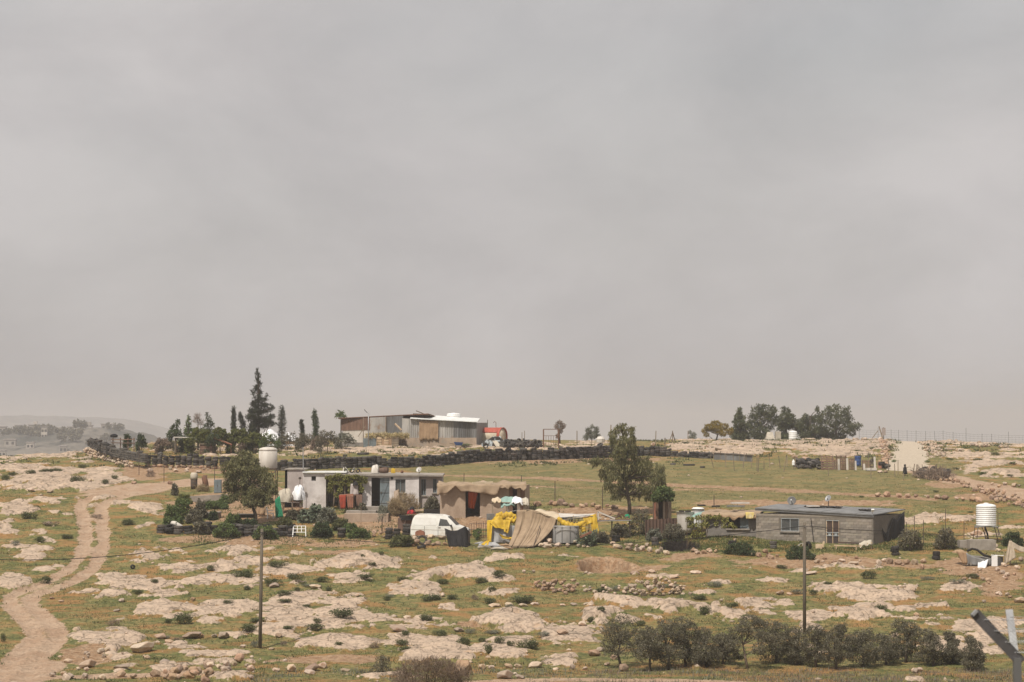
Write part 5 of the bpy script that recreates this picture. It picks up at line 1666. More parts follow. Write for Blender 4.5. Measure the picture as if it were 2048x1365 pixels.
# trough wall, well, beds
g = G(440,1006)
s = S(g.y)
solo(MB(g).bar(G(378,1004) + Vector((0,0,.2)),G(455,1002) + Vector((0,0,.25)),.5,.5),'low_wall','concrete','low grey wall of a planting bed in the left garden','wall',g)
g = G(427,1036)
s = S(g.y)
root = thing('round_well','round concrete well ring in the left garden','well',g)
r,h = 15.5 / s,12 / s
MB().lathe((0,0,-.1),[(r,0),(r,h),(r * 1.03,h + .02),(r * 1.03,h + .1),(r * .85,h + .1),(r * .85,h - .2),(0,h - .2)],24).build('ring','concrete',root,True)
g = G(494,1034)
root = thing('black_trough','black rectangular trough under the left tree','trough',g)
s = S(g.y)
MB().hexa([(-16 / s,-.3,0),(14 / s,-.3,0),(14 / s,.5,0),(-16 / s,.5,0)],[(-17 / s,-.4,7 / s),(15 / s,-.4,7 / s),(15 / s,.6,7 / s),(-17 / s,.6,7 / s)]).build('tub','dark',root)
MB().bar((-17.5 / s,-.42,7.3 / s),(15.5 / s,-.42,7.3 / s),.06).build('rim','zincdark',root)
g = G(525,1032)
solo(cloth(MB(g),P(512,1010,g.y),P(533,1000,g.y),P(531,1031,g.y - .2),P(514,1031,g.y - .2),8,6,.06,2,0,.02,9),'canvas_screen','burlap','brown canvas screen hanging behind the white chair','canvas',g,None,True)
g = G(541,1037)
s = S(g.y)
root = thing('plastic_chair','white plastic garden chair under the left tree beside the green net','chair',g)
MB().box((.0,0,.42),(.5,.46,.05)).build('seat','white_plastic',root)
b = MB()
for k in range(4):
 b.bar((-.24,-.18 + .12 * k,.44),(-.32,-.18 + .12 * k,.92),.07,.03)
b.bar((-.32,-.23,.92),(-.32,.23,.92),.08,.05)
b.build('backrest','white_plastic',root)
for sx in (-.21,.21):
 for sy in (-.19,.19):
  MB().bar((sx * 1.1,sy * 1.1,0),(sx,sy,.42),.05).build('leg','white_plastic',root)
 MB().bar((-.26,sx,.66),(.22,sx,.64),.05).build('armrest','white_plastic',root)
g = G(557,1036)
root = thing('green_net','bright green netting hanging in folds beside the white chair','netting',g)
cloth(MB(g),P(550,1000,g.y),P(559,992,g.y),P(567,1035,g.y - .3),P(551,1036,g.y - .3),10,10,.07,3,0,.02,3).build('net','green_net',root,True)
MB(g).bar(g,P(558,990,g.y + .1),.05).build('post','wood',root)
# tarpaulin covered rack
g = G(583,1028)
s = S(g.y)
root = thing('covered_rack','brown rack under beige and white tarpaulins left of the white house','rack',g)
for px in (566,585,602):
 MB(g).bar(P(px,1026,g.y),P(px,990,g.y),.08).build('post','wood',root)
 MB(g).bar(P(px,1026,g.y + 1.2),P(px,988,g.y + 1.2),.08).build('post','wood',root)
for yy in (1005,1016):
 MB(g).hexa([P(565,yy,g.y - .1),P(604,yy,g.y - .1),P(604,yy - 1,g.y + 1.2),P(565,yy - 1,g.y + 1.2)],[P(565,yy - 1.5,g.y - .1),P(604,yy - 1.5,g.y - .1),P(604,yy - 2.5,g.y + 1.2),P(565,yy - 2.5,g.y + 1.2)]).build('shelf','brown',root)
for k,(px,yy) in enumerate(((572,1004),(586,1004),(596,1003),(576,1015),(592,1015))):
 MB(g).box(P(px,yy - 5,g.y + .4),(.4,.5,.34),.2 * k).build('box',('brown','rust','wood','dark','brown')[k],root)
def dome(cx,cy,rx,ry,Y,dep,seed,off,fz=.06):
 def fn(u,v):
  th = 2 * PI * u
  ph = PI / 2 * v
  k = 1 + fz * math.sin(5 * th + seed) * math.cos(3 * ph) + fz * .7 * math.sin(11 * th + seed * 2 + 4 * ph)
  q = P(cx,cy,Y)
  return q + Vector((rx / S(Y) * math.cos(th) * math.cos(ph) * k,dep * math.sin(th) * math.cos(ph) * k,ry / S(Y) * math.sin(ph) * k))
 return MB(off).grid(fn,28,8)
dome(571,1004,16,24,g.y + .4,.9,1,g,.15).build('tarpaulin','beige_tarp',root,True,label='beige tarpaulin on the left of the rack')
dome(597,1000,13,26,g.y + .6,.9,3,g,.17).build('tarpaulin','white_tarp',root,True,label='white tarpaulin on the right of the rack')
# ---------------------------------------------------------------- white house
Yh = 197.0
s = S(Yh)
zg = min(gz(P(x,1000,Yh).x,Yh) for x in (575,650,800,880)) - .15
h0 = on(P(725,1008,Yh).x,Yh)
root = thing('white_house','long low whitewashed house with blue grey door and vine on its porch','house',h0)
def wx_(px,Y=Yh):
 return P(px,900,Y).x
def wz_(py,Y=Yh):
 return P(1024,py,Y).z
# left block (two steps)
mb = MB(h0)
ya = Yh + 1.0
wallgrid(mb,(wx_(570,ya),ya),(wx_(610,ya),ya),zg,wz_(940,ya),.2)
wallgrid(mb,(wx_(570,ya),ya + 4.6),(wx_(570,ya),ya),zg,wz_(940,ya),.2)
mb.build('wall','shade_mauve',root)
mb = MB(h0)
yb = Yh + .2
L0,L1 = wx_(606,yb),wx_(652,yb)
win = (wx_(623,yb) - L0,wx_(632,yb) - L0,wz_(962,yb),wz_(953,yb))
wallgrid(mb,(L0,yb),(L1,yb),zg,wz_(947,yb),.2,[win])
wallgrid(mb,(L0,ya + .3),(L0,yb + .2),zg,wz_(947,yb),.2)
wallgrid(mb,(L1,yb + .2),(L1,yb + 3.6),zg,wz_(947,yb),.2)
mb.build('wall','white_plaster',root)
f = MB(h0).hexa([(L0 + win[0],yb + .1,win[2]),(L0 + win[1],yb + .1,win[2]),(L0 + win[1],yb + .16,win[2]),(L0 + win[0],yb + .16,win[2])],[(L0 + win[0],yb + .1,win[3]),(L0 + win[1],yb + .1,win[3]),(L0 + win[1],yb + .16,win[3]),(L0 + win[0],yb + .16,win[3])]).build('window','dark',root)
mb = MB(h0)
mb.box(((L0 + wx_(692)) / 2,yb + 1.6,wz_(945,yb)),(wx_(692) - L0 + .04,3.6,.10))
mb.build('roof','bright_roof',root,label='pale flat slab over the left block')
mb = MB(h0)
mb.box(((wx_(568,ya) + wx_(612,ya)) / 2,ya + 2.3,wz_(939,ya)),(wx_(611,ya) - wx_(569,ya),4.8,.09))
mb.build('roof','concrete',root)
# porch recess and main block
R0,R1 = wx_(725),wx_(838)
zr = wz_(953)
ops = []
dz0 = wz_(1006)
ops.append((wx_(743) - R0,wx_(779) - R0,zg + .32,wz_(956)))
ops.append((wx_(791) - R0,wx_(811) - R0,wz_(986),wz_(959)))
mb = MB(h0)
wallgrid(mb,(R0,Yh),(R1,Yh),zg,zr,.22,ops)
wallgrid(mb,(R0,Yh + 4.8),(R0,Yh + .22),zg,zr,.22)
mb.build('wall','white_plaster',root)
mb = MB(h0)
wallgrid(mb,(L1,Yh + 3.6),(R0,Yh + 3.6),zg,zr,.2)
mb.build('porch_wall','shade_mauve',root)
mb = MB(h0)
yc = Yh + .45
Q0,Q1 = wx_(838,yc),wx_(884,yc)
ops2 = [(wx_(842.5,yc) - Q0,wx_(852,yc) - Q0,wz_(991,yc),wz_(959,yc)),(wx_(866,yc) - Q0,wx_(873.5,yc) - Q0,wz_(986,yc),wz_(958,yc))]
wallgrid(mb,(Q0,yc),(Q1,yc),zg,wz_(954,yc),.22,ops2)
wallgrid(mb,(Q1,yc + .22),(Q1,yc + 4.4),zg,wz_(954,yc),.22)
wallgrid(mb,(Q1,Yh + 4.8),(wx_(570,ya),Yh + 5.6),zg,zr,.2)
mb.build('wall','shade_mauve',root,label='right end of the house, shade painted into its mauve grey plaster')
mb = MB(h0)
a,b = wx_(650),wx_(886)
mb.hexa([(a,Yh - .35,wz_(952)),(b,Yh - .1,wz_(953.5)),(b,Yh + 5.2,wz_(952)),(a,Yh + 5.2,wz_(950))],[(a,Yh - .35,wz_(948)),(b,Yh - .1,wz_(950.5)),(b,Yh + 5.2,wz_(949)),(a,Yh + 5.2,wz_(946))])
mb.build('roof','concrete',root)
# door leaf, dark inside, windows with bars
x0,x1 = R0 + ops[0][0],R0 + ops[0][1]
xm = wx_(760)
lf = MB(h0).box(((xm + x1) / 2,Yh + .06,(ops[0][2] + ops[0][3]) / 2),(x1 - xm,.05,ops[0][3] - ops[0][2])).build('door','blue_metal',root)
for z in (.15,.5,.85):
 MB(h0).bar((xm + .02,Yh + .025,ops[0][2] + (ops[0][3] - ops[0][2]) * z),(x1 - .02,Yh + .025,ops[0][2] + (ops[0][3] - ops[0][2]) * z),.06,.02).build('door_rail','zincdark',lf)
MB(h0).bar((xm + .05,Yh + .027,ops[0][2] + .3),(x1 - .05,Yh + .027,ops[0][3] - .3),.05,.02).build('door_brace','zincdark',lf)
MB(h0).box((xm + .1,Yh - .0,(ops[0][2] + ops[0][3]) / 2),(.05,.06,.16)).build('handle','darksteel',lf)
MB(h0).box(((x0 + x1) / 2,Yh - .5,zg + .16),(x1 - x0 + .5,.9,.32)).build('doorstep','concrete',root)
for (wa,wb,za_,zb_),xo,yo in [(ops[1],R0,Yh),(ops2[0],Q0,yc),(ops2[1],Q0,yc)]:
 w_ = MB(h0).hexa([(xo + wa,yo + .14,za_),(xo + wb,yo + .14,za_),(xo + wb,yo + .17,za_),(xo + wa,yo + .17,za_)],[(xo + wa,yo + .14,zb_),(xo + wb,yo + .14,zb_),(xo + wb,yo + .17,zb_),(xo + wa,yo + .17,zb_)]).build('window','glass',root)
 fr = MB(h0)
 for q in (xo + wa + .025,(2 * xo + wa + wb) / 2,xo + wb - .025):
  fr.bar((q,yo + .11,za_),(q,yo + .11,zb_),.05)
 fr.bar((xo + wa,yo + .09,za_ + .025),(xo + wb,yo + .09,za_ + .025),.05)
 fr.bar((xo + wa,yo + .09,zb_ - .025),(xo + wb,yo + .09,zb_ - .025),.05)
 fr.build('frame','blue_metal',w_)
 MB(h0).box((xo + (wa + wb) / 2,yo - .04,za_ - .05),(wb - wa + .2,.14,.08)).build('sill','concrete',w_)
MB(h0).lathe((wx_(784),Yh - .0,wz_(957)),[(.12,-.06),(.12,0),(0,.02)],10,(0,-1,0)).build('wall_lamp','dark',root)
# porch posts, vine
for px in (668,690,712):
 MB(h0).bar((wx_(px),Yh - .2,zg),(wx_(px),Yh - .2,wz_(953)),.09).build('porch_post','wood',root)
g = on(wx_(668),Yh - .3)
rng = np.random.default_rng(8)
vroot = thing('grape_vine','leafy vine climbing over the porch of the white house','vine',g)
cs,rs = [],[]
for (px,py,rx,ry) in [(660,955,10,6),(676,952,12,6),(694,955,12,7),(712,954,11,6),(726,957,9,6),(664,966,8,7),(682,966,9,8),(700,968,8,8),(716,966,8,8),(730,962,5,6),(660,978,6,8),(680,980,6,7),(672,990,5,6),(722,978,6,9),(700,982,5,6)]:
 c = P(px,py,Yh - .35)
 cs.append(tuple(c - g))
 rs.append((rx / s,.3,ry / s))
link('crown',leafmesh('crown',leaves(rng,cs,rs,2600,.10,.14,.3),LF['vine']),vroot)
mb = MB(g)
for px in (668,678,716):
 mb.tube([on(wx_(px),Yh - .35),P(px + 2,985,Yh - .35),P(px - 2,955,Yh - .35)],[.05,.04,.025],6)
mb.build('trunk','palebark',vroot,True)
# porch clutter
g = on(wx_(693),Yh - 2.2)
root2 = thing('draped_frame','red cloth draped over a low frame in front of the porch','draped frame',g)
Yd = g.y
for x0_,x1_,mt in ((678,692,'red_cloth'),(693,707,'rustsheet')):
 cloth(MB(g),P(x0_,992 if x0_ < 690 else 990,Yd),P(x1_,990,Yd),P(x1_ - 1,1018,Yd - .15),P(x0_ + 3,1018,Yd - .15),8,6,.05,2,0,.02,x0_).build('cloth',mt,root2,True)
MB(g).hexa([P(678,992,Yd),P(707,990,Yd),P(707,989,Yd + 1.1),P(680,990,Yd + 1.1)],[P(678,991,Yd),P(707,989,Yd),P(707,988,Yd + 1.1),P(680,989,Yd + 1.1)]).build('top','rustsheet',root2)
for px in (680,706):
 MB(g).bar(P(px,1020,Yd + .2),P(px,991,Yd + .2),.06).build('leg','wood',root2)
g = on(wx_(710),Yh - 1.0)
solo(MB(g).box(P(708,1003,Yh - 1),(.35,.5,.95)).box(P(717,1001,Yh - 1),(.6,.5,.9)),'porch_cupboard','brown','old brown cupboard and boards beside the red draped frame','cupboard',g)
solo(cloth(MB(g),P(702,968,Yh - .6),P(716,969,Yh - .6),P(717,990,Yh - .7),P(700,991,Yh - .7),8,8,.08,2,0,.05,4),'hanging_clothes','shade_mauve','dusky clothes hung up on the porch of the white house','clothes',g,None,True)
solo(dome(711,971,5,8,Yh - .7,.25,5,g),'black_bag','black_cloth','black bag hung above the dusky clothes on the porch','bag',g,None,True)
# roof clutter
zr_ = lambda px,Y: P(px,1000,Y).x
Yr = Yh + 1.4
ztop = wz_(947.5)
def on_roof(px,Y=Yr):
 return Vector((P(px,1000,Y).x,Y,ztop - (Y - Yh) * -.0 + .03 * 0))
def jerry(loc,w_,h_,d_,mat,label,name='jerrycan'):
 r_ = thing(name,label,'jerrycan',loc)
 MB().hexa([(-w_ / 2,-d_ / 2,0),(w_ / 2,-d_ / 2,0),(w_ / 2,d_ / 2,0),(-w_ / 2,d_ / 2,0)],[(-w_ / 2,-d_ / 2,h_ * .82),(w_ / 2,-d_ / 2,h_ * .82),(w_ / 2,d_ / 2,h_ * .82),(-w_ / 2,d_ / 2,h_ * .82)]).build('body',mat,r_)
 MB().hexa([(-w_ / 2,-d_ / 2,h_ * .82),(w_ / 2,-d_ / 2,h_ * .82),(w_ / 2,d_ / 2,h_ * .82),(-w_ / 2,d_ / 2,h_ * .82)],[(-w_ * .35,-d_ * .3,h_ * .93),(w_ * .35,-d_ * .3,h_ * .93),(w_ * .35,d_ * .3,h_ * .93),(-w_ * .35,d_ * .3,h_ * .93)]).build('shoulder',mat,r_)
 MB().lathe((w_ * .2,0,h_ * .93),[(.04,0),(.04,.06),(0,.07)],8).build('cap','dark',r_)
 MB().tube([(-w_ * .3,0,h_ * .93),(-w_ * .25,0,h_ * 1.02),(w_ * .05,0,h_ * 1.02),(w_ * .1,0,h_ * .93)],.02,5).build('handle',mat,r_)
 return r_
jerry(on_roof(786.5),.34,.40,.26,'yellow_tarp','yellow jerrycan standing on the roof of the white house')
q = on_roof(768)
rr = thing('cable_drum','brown barrel lying on the roof left of the yellow jerrycan','barrel',q)
MB().lathe((-.35,0,.26),[(0,0),(.24,0),(.27,.2),(.27,.5),(.24,.7),(0,.7)],16,(1,-.2,0)).build('drum','brown',rr,True)
MB().box((0,0,.55),(.9,.5,.05),.1,0,.08).build('lid_board','zincdark',rr)
q = on_roof(751)
solo(dome(751,946,9,15,Yr + .2,.5,7,q,.12),'white_bundle','old_white','pale lumpy bundle on the roof left of the brown barrel','bundle',q,None,True)
q = on_roof(704)
rr = thing('scrap_heap','tangle of scrap metal and bicycle parts on the porch roof','scrap',q)
for k in range(9):
 a = Vector((random.uniform(-.8,.9),random.uniform(-.3,.3),.03))
 MB().bar(a,a + Vector((random.uniform(-.5,.5),random.uniform(-.3,.3),random.uniform(.1,.45))),.05).build('bar',('steel','darksteel','old_white')[k % 3],rr)
for k in range(3):
 put_tyre((-.5 + .5 * k,0,.2),.2,.06,rr,1.2,.3 * k,'wheel')
solo(MB(on_roof(804)).lathe(on_roof(804),[(.1,0),(.13,.12),(.08,.22),(0,.24)],10),'pot','rust','small reddish pot on the roof right of the yellow jerrycan','pot',on_roof(804))
def dish(loc,r,label,h=.5,mat='steel',az=-.4,el=.5):
 rr = thing('satellite_dish',label,'satellite dish',loc)
 MB().bar((0,0,0),(0,0,h),.05).build('mast','darksteel',rr)
 ax = Vector((math.sin(az) * math.cos(el),-math.cos(az) * math.cos(el),math.sin(el)))
 MB().lathe(Vector((0,0,h)) ,[(.02,0),(r * .5,r * .06),(r * .8,r * .16),(r,r * .26),(r * .98,r * .29),(r * .78,r * .19),(r * .5,r * .09),(.0,.02)],20,ax).build('reflector',mat,rr,True)
 MB().bar(Vector((0,0,h - r * .6)),Vector((0,0,h)) + ax * r * .9,.03).build('arm','darksteel',rr)
 MB().box(Vector((0,0,h)) + ax * r * .9,(.09,.09,.09)).build('receiver','white_plastic',rr)
 return rr
q = on_roof(838,Yh + .4)
dish(q + Vector((0,0,-.0)),.24,'small grey satellite dish on the right of the white house roof',.28,'zinc')
solo(MB(q).tube([q + Vector((.02,.3,0)),P(839,926,Yh + .7)],.02,5),'antenna_mast','darksteel','thin antenna mast behind the small dish on the white house','antenna',q)
q = Vector((wx_(606,ya),ya + .4,wz_(939,ya)))
solo(MB(q).tube([q,P(606,894,ya + .4)],[.05,.035],6),'roof_pole','steel','tall pale pole on the left block of the white house','pole',q)
q = on(wx_(600),Yh - .6)
solo(MB(q).tube([q,P(600,957,Yh - .6)],[.03,.025],6).lathe(P(600,957,Yh - .6),[(.1,-.08),(.12,0),(.09,.1),(0,.12)],8),'yard_lamp','darksteel','thin garden lamp before the left block of the white house','lamp',q)
# terrace and steps
g = G(735,1046)
root = thing('terrace','low pale concrete terrace with steps before the white house','terrace',g)
for y0,y1,x0,x1,dd,mt in [(1028,1044,688,776,0,'mud'),(1022,1030,692,752,1.6,'concrete'),(1014,1021,728,764,4.0,'concrete')]:
 A,B = P(x0,y1,g.y + dd),P(x1,y1,g.y + dd)
 z0,z1 = gz(A.x,A.y) - .2,P(x0,y0,g.y + dd).z
 MB(g).hexa([(A.x,A.y,z0),(B.x,B.y,z0),(B.x,B.y + 1.6,z0),(A.x,A.y + 1.6,z0)],[(A.x,A.y,z1),(B.x,B.y,z1),(B.x,B.y + 1.6,z1),(A.x,A.y + 1.6,z1)]).build('step',mt,root)
for px,lb in ((722,'thin brown post with dry climber before the terrace'),(770,'thin post of the clothes line before the terrace')):
 stake(px,1012,1052,lb,.05,'wood')
tree('young_tree','young leafless tree planted before the terrace','tree',764,1066,[(764,1066),(764,1045),(766,1030)],[(762,1030,7,9),(769,1026,6,8),(766,1016,6,8),(758,1038,4,5)],420,'grey',.04,.1,0,'bark',.05,.6,seed=160)
g = on(wx_(793),Yh - .7)
solo(MB(g).hexa([P(787,1006,Yh - .6),P(800,1006,Yh - .6),P(800,1006,Yh - .5),P(787,1006,Yh - .5)],[P(788,983,Yh - .3),P(797,979,Yh - .3),P(797,979,Yh - .2),P(788,983,Yh - .2)]),'leaning_sheet','mud','brown panel leaning on the wall below the barred window','panel',g)
# crate pile with red cloth behind the van
g = G(818,1062)
root = thing('crate_pile','brown crates heaped with dark scrap behind the white van','crate pile',g)
for k,(px,py,w_,h_) in enumerate([(803,1048,.55,.9),(818,1050,.5,.7),(812,1036,.9,.35),(826,1034,.7,.3),(806,1060,.5,.5)]):
 MB(g).box(P(px,py,g.y + .5 + .3 * (k % 2)),(w_,.5,h_),.2 * k).build('crate',('brown','rust','dark','wood','brown')[k],root)
solo(dome(822,1028,8,7,g.y + .3,.3,2,g,.15),'red_bundle',M('bright_red_cloth',(.42,.02,.025),(.10,.015,.02),6,.8),'bright red cloth bundle on the crates behind the van','cloth bundle',g,None,True)
solo(dome(824,1020,5,6,g.y + .6,.25,3,g,.1),'dark_bundle','black_cloth','dark bundle above the bright red cloth behind the van','bundle',g,None,True)
solo(MB(g).bar(P(826,1022,g.y + .8),P(847,1020,g.y + .9),.16),'driftwood_beam','palewood','pale short beam lying across the crates behind the van','beam',g)
solo(MB(G(866,1030)).box(G(866,1030) + Vector((0,0,.18)),(1.5,.7,.42)),'black_tub','dark','long black tub beside the left wall of the tan shed','tub',G(866,1030))
# low front wall of tyres and odds on the left
wall_tops([(322,1052,1066),(345,1052,1067),(380,1050,1067),(420,1047,1065),(460,1047,1068),(500,1048,1070),(540,1050,1071),(588,1051,1072)],'low dark tyre border in front of the left garden','tyre_wall',.95,180,.36)
g = G(357,1060)
rr = thing('mattress_roll','white rolled mattress sagging over the garden tyre border','mattress',g)
MB().tube([(-.5,-.45,.55),(-.2,-.5,.52),(.15,-.5,.3),(.5,-.5,.12)],[.17,.2,.2,.15],10).build('roll','old_white',rr,True)
g = G(396,1066)
rr = thing('mattress_roll','long grey rolled blanket lying before the garden tyre border','blanket',g)
MB().tube([(-.8,-.2,.3),(-.4,-.2,.12),(.1,-.25,.1),(.5,-.2,.16),(.75,-.2,.22)],[.12,.15,.13,.17,.13],10).build('roll','shade_mauve',rr,True)
g = G(599,1073)
s = S(g.y)
root = thing('window_frame','white window frame with six openings propped on the grass','window frame',g)
w_,h_ = 26 / s,22 / s
for x in (-.5,.5):
 MB().bar((x * w_ * 1.0,-.25,0),(x * w_ * .92,0,h_),.06).build('stile','white_plastic',root)
for t in (.42,.72,.98):
 MB().bar((-.46 * w_,-.25 * (1 - t),h_ * t),(.46 * w_,-.25 * (1 - t),h_ * t),.05).build('rail','white_plastic',root)
for x in (-.16,.16):
 MB().bar((x * w_,-.15,h_ * .42),(x * w_,0,h_),.045).build('bar','white_plastic',root)
TS = 'tyre stack planters of the yard border'
for x,y,w_,n,hp,lb in [(683,1075,17,4,19,'stack of four tyres right of the round dark bush'),(778,1078,16,4,23,'tall tyre stack before the crates, left one of a pair'),(793,1074,15,3,17,'tyre stack before the crates, right one of a pair'),(815,1070,20,4,21,'wide tyre stack left of the van'),(578,1072,16,4,20,'tyre stack left of the white window frame'),
       (1310,1090,15,2,17,'tyre stack before the brown hut wall'),(1389,1092,17,2,18,'tyre stack left of the annex beside the dark pit'),(1464,1092,16,2,10,'low tyre pair with a stone on top under the annex window'),(1547,1098,15,2,15,'tyre planter before the long block wall'),
       (1790,1112,17,3,18,'tyre stack at the right end of the block house'),(1873,1119,16,2,17,'tyre planter on the grass left of the bathtub'),(1232,1084,18,2,13,'tyre planter under the rusty table')]:
 tyre_stack(x,y,w_,n,lb,TS,hpx=hp)
boulder(1470,1084,6,8,'pale stone standing on the low tyre pair')
stone_wall([(700,1072),(720,1074),(745,1074),(768,1076)],'dark rubble border between the tyre planters',.42,2,'redstone',.3)
wall_tops([(655,1058,1070),(668,1058,1072)],'short dark tyre heap behind the round bush','tyre_wall',1.0,40,.36)
wall_tops([(722,1060,1073),(735,1060,1074)],'short tyre heap behind the green border bush','tyre_wall',1.0,40,.36)
# ---------------------------------------------------------------- white van
Yv = 183.0
s = S(Yv)
vx0,vx1 = P(824,1000,Yv).x,P(938,1000,Yv + .6).x
vl = 4.35
ang = math.radians(9)
c = on((vx0 + vx1) / 2 - .02,Yv + .3)
c.z = P(880,1083,Yv).z
root = thing('white_van','white panel van with a rusty rear arch parked nose right','van',c,0.0)
root.rotation_euler = (0,0.02,-ang)
hW = .82
prof = [(-2.12,.38),(-2.16,.75),(-2.12,1.05),(-2.02,1.62),(-1.90,1.88),(-1.70,1.98),(-.9,2.02),(.35,1.98),(.62,1.90),(.95,1.62),(1.32,1.26),(1.60,1.16),(2.02,1.02),(2.15,.86),(2.17,.42),(2.05,.34)]
def half(z):
 return hW * (1.0 if z < 1.1 else 1 - .20 * ((z - 1.1) / .92) ** 1.3)
mb = MB()
n = len(prof)
rings = []
vs = []
for x,z in prof:
 w2 = half(z)
 top = z > 1.85
 for fy,dz in ((-1,-.03 if top else 0),(-.86,0.0),(0,.035 if top else .0),(.86,0.0),(1,-.03 if top else 0)):
  vs.append((x,fy * w2,z + dz))
fs = []
for i in range(n - 1):
 for k in range(4):
  fs.append((i * 5 + k,(i + 1) * 5 + k,(i + 1) * 5 + k + 1,i * 5 + k + 1))
mb.add(vs,fs)
# sides: strips between lower sill and profile
for sy,base_i in ((-1,0),(1,4)):
 cols = []
 for i in range(n):
  cols.append(vs[i * 5 + base_i])
 xs2 = [-2.12,-1.72,-1.62,-1.42,-1.2,-1.08,-.6,0,.35,.62,.95,1.12,1.22,1.42,1.64,1.74,2.02,2.15]
 rows = [.36,.55,.75,.95,1.1,1.3,1.5,1.7,1.9,1.95]
 def topz(x):
  pz = [(q[0],q[2]) for q in cols[2:14]]
  return float(np.interp(x,[p[0] for p in pz],[p[1] for p in pz]))
 def arch(x,z):
  for wxc in (-1.40,1.43):
   if (x - wxc) ** 2 + (z - .36) ** 2 < .40 ** 2:
    return True
  return False
 nx2,nz2 = 84,40
 gv,gi = [],{}
 gf = []
 for i in range(nx2 + 1):
  x = -2.14 + 4.29 * i / nx2
  tz = topz(x)
  for j in range(nz2 + 1):
   z = .36 + (tz - .36) * j / nz2
   gi[(i,j)] = len(gv)
   gv.append((x,sy * half(z) * (1.0 + .0),z))
 for i in range(nx2):
  for j in range(nz2):
   xm_,zm_ = (gv[gi[(i,j)]][0] + gv[gi[(i + 1,j)]][0]) / 2,(gv[gi[(i,j)]][2] + gv[gi[(i,j + 1)]][2]) / 2
   if not arch(xm_,zm_):
    q = (gi[(i,j)],gi[(i + 1,j)],gi[(i + 1,j + 1)],gi[(i,j + 1)])
    gf.append(q if sy < 0 else q[::-1])
 mb.add(gv,gf)
body = mb.build('body','van_paint',root,False)
mb = MB()
mb.box((0,0,.42),(4.0,1.45,.12))
mb.build('underbody','dark',root)
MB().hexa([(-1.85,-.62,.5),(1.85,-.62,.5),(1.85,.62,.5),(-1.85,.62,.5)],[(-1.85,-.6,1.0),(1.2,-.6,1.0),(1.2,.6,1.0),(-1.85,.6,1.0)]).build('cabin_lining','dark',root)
def sidepanel(pts,name,mat,off=.012,parent=root,label=None,sides=(-1,)):
 o_ = None
 for sy in sides:
  vs2 = [(x,sy * (half(z) + off),z) for x,z in pts]
  vs3 = [(x,sy * (half(z) - .02),z) for x,z in pts]
  m = len(pts)
  f2 = [tuple(range(m))] + [(i,i + m,(i + 1) % m + m,(i + 1) % m) for i in range(m)]
  o_ = MB().add(vs2 + vs3,f2).build(name,mat,parent,label=label)
 return o_
def inset(pts,k=.90):
 cx = sum(p[0] for p in pts) / len(pts)
 cz = sum(p[1] for p in pts) / len(pts)
 return [(cx + (x - cx) * k,cz + (z - cz) * k) for x,z in pts]
w1 = [(-1.93,1.20),(-1.15,1.20),(-1.15,1.78),(-1.82,1.78)]
w2 = [(-1.03,1.20),(-.20,1.20),(-.22,1.77),(-1.03,1.78)]
w3 = [(.0,1.18),(.92,1.20),(.60,1.66),(.10,1.72)]
for w_ in (w1,w2):
 sidepanel(w_,'blanked_window',M('blanked_window_paint',(.70,.69,.66),(.62,.60,.56),2,.45),.016)
sidepanel(w3,'side_window','glass',.016,sides=(-1,1))
door = sidepanel([(-.02,.46),(1.02,.46),(1.05,1.16),(-.02,1.14)],'door','van_paint',.014)
sidepanel([(.02,1.02),(.16,1.02),(.16,1.07),(.02,1.07)],'handle','darksteel',.035,door)
sidepanel([(-1.06,.46),(-.06,.46),(-.06,1.14),(-1.06,1.14)],'sliding_door','van_paint',.010)
for xs_ in (-1.09,-.035,1.045):
 sidepanel([(xs_,.46),(xs_ + .022,.46),(xs_ + .022,1.15),(xs_,1.15)],'seam','dark',.017)
sidepanel([(-2.0,.40),(2.0,.40),(2.0,.45),(-2.0,.45)],'sill','burlap',.016)
sidepanel([(-2.1,.86),(2.1,.86),(2.1,.90),(-2.1,.90)],'side_moulding','old_white',.022)
sidepanel([(-1.78,.40),(-1.02,.40),(-1.02,.66),(-1.12,.76),(-1.40,.84),(-1.68,.76),(-1.78,.66)],'wheel_arch','rustsheet',.012)
for wxc in (-1.40,1.43):
 for sy in (-1,1):
  put_tyre((wxc,sy * .70,.33),.33,.20,root,PI / 2,0,'wheel')
  MB().lathe((wxc,sy * .74,.33),[(.2,-.05),(.2,.05),(.08,.06),(0,.06)],14,(0,sy,0)).build('rim','steel',root)
mb = MB()
mb.hexa([(.66,-.60,1.86),(1.30,-.66,1.29),(1.30,.66,1.29),(.66,.60,1.86)],[(.68,-.60,1.90),(1.33,-.66,1.31),(1.33,.66,1.31),(.68,.60,1.90)])
mb.build('windscreen','glass',root)
MB().hexa([(2.10,-.74,.34),(2.24,-.72,.34),(2.24,.72,.34),(2.10,.74,.34)],[(2.10,-.78,.58),(2.24,-.74,.58),(2.24,.74,.58),(2.10,.78,.58)]).build('bumper','zincdark',root)
for sy in (-.58,.58):
 MB().box((2.14,sy,.86),(.08,.30,.18)).build('headlight','alu',root)
MB().box((.98,-.93,1.22),(.10,.20,.16),.3).build('wing_mirror','dark',root)
MB().box((-2.13,-.72,.95),(.06,.12,.34)).build('tail_light','red_paint',root)
for sy in (-.62,.62):
 MB().bar((-1.75,sy,2.0),(.3,sy,2.01),.03).build('gutter','old_white',root)
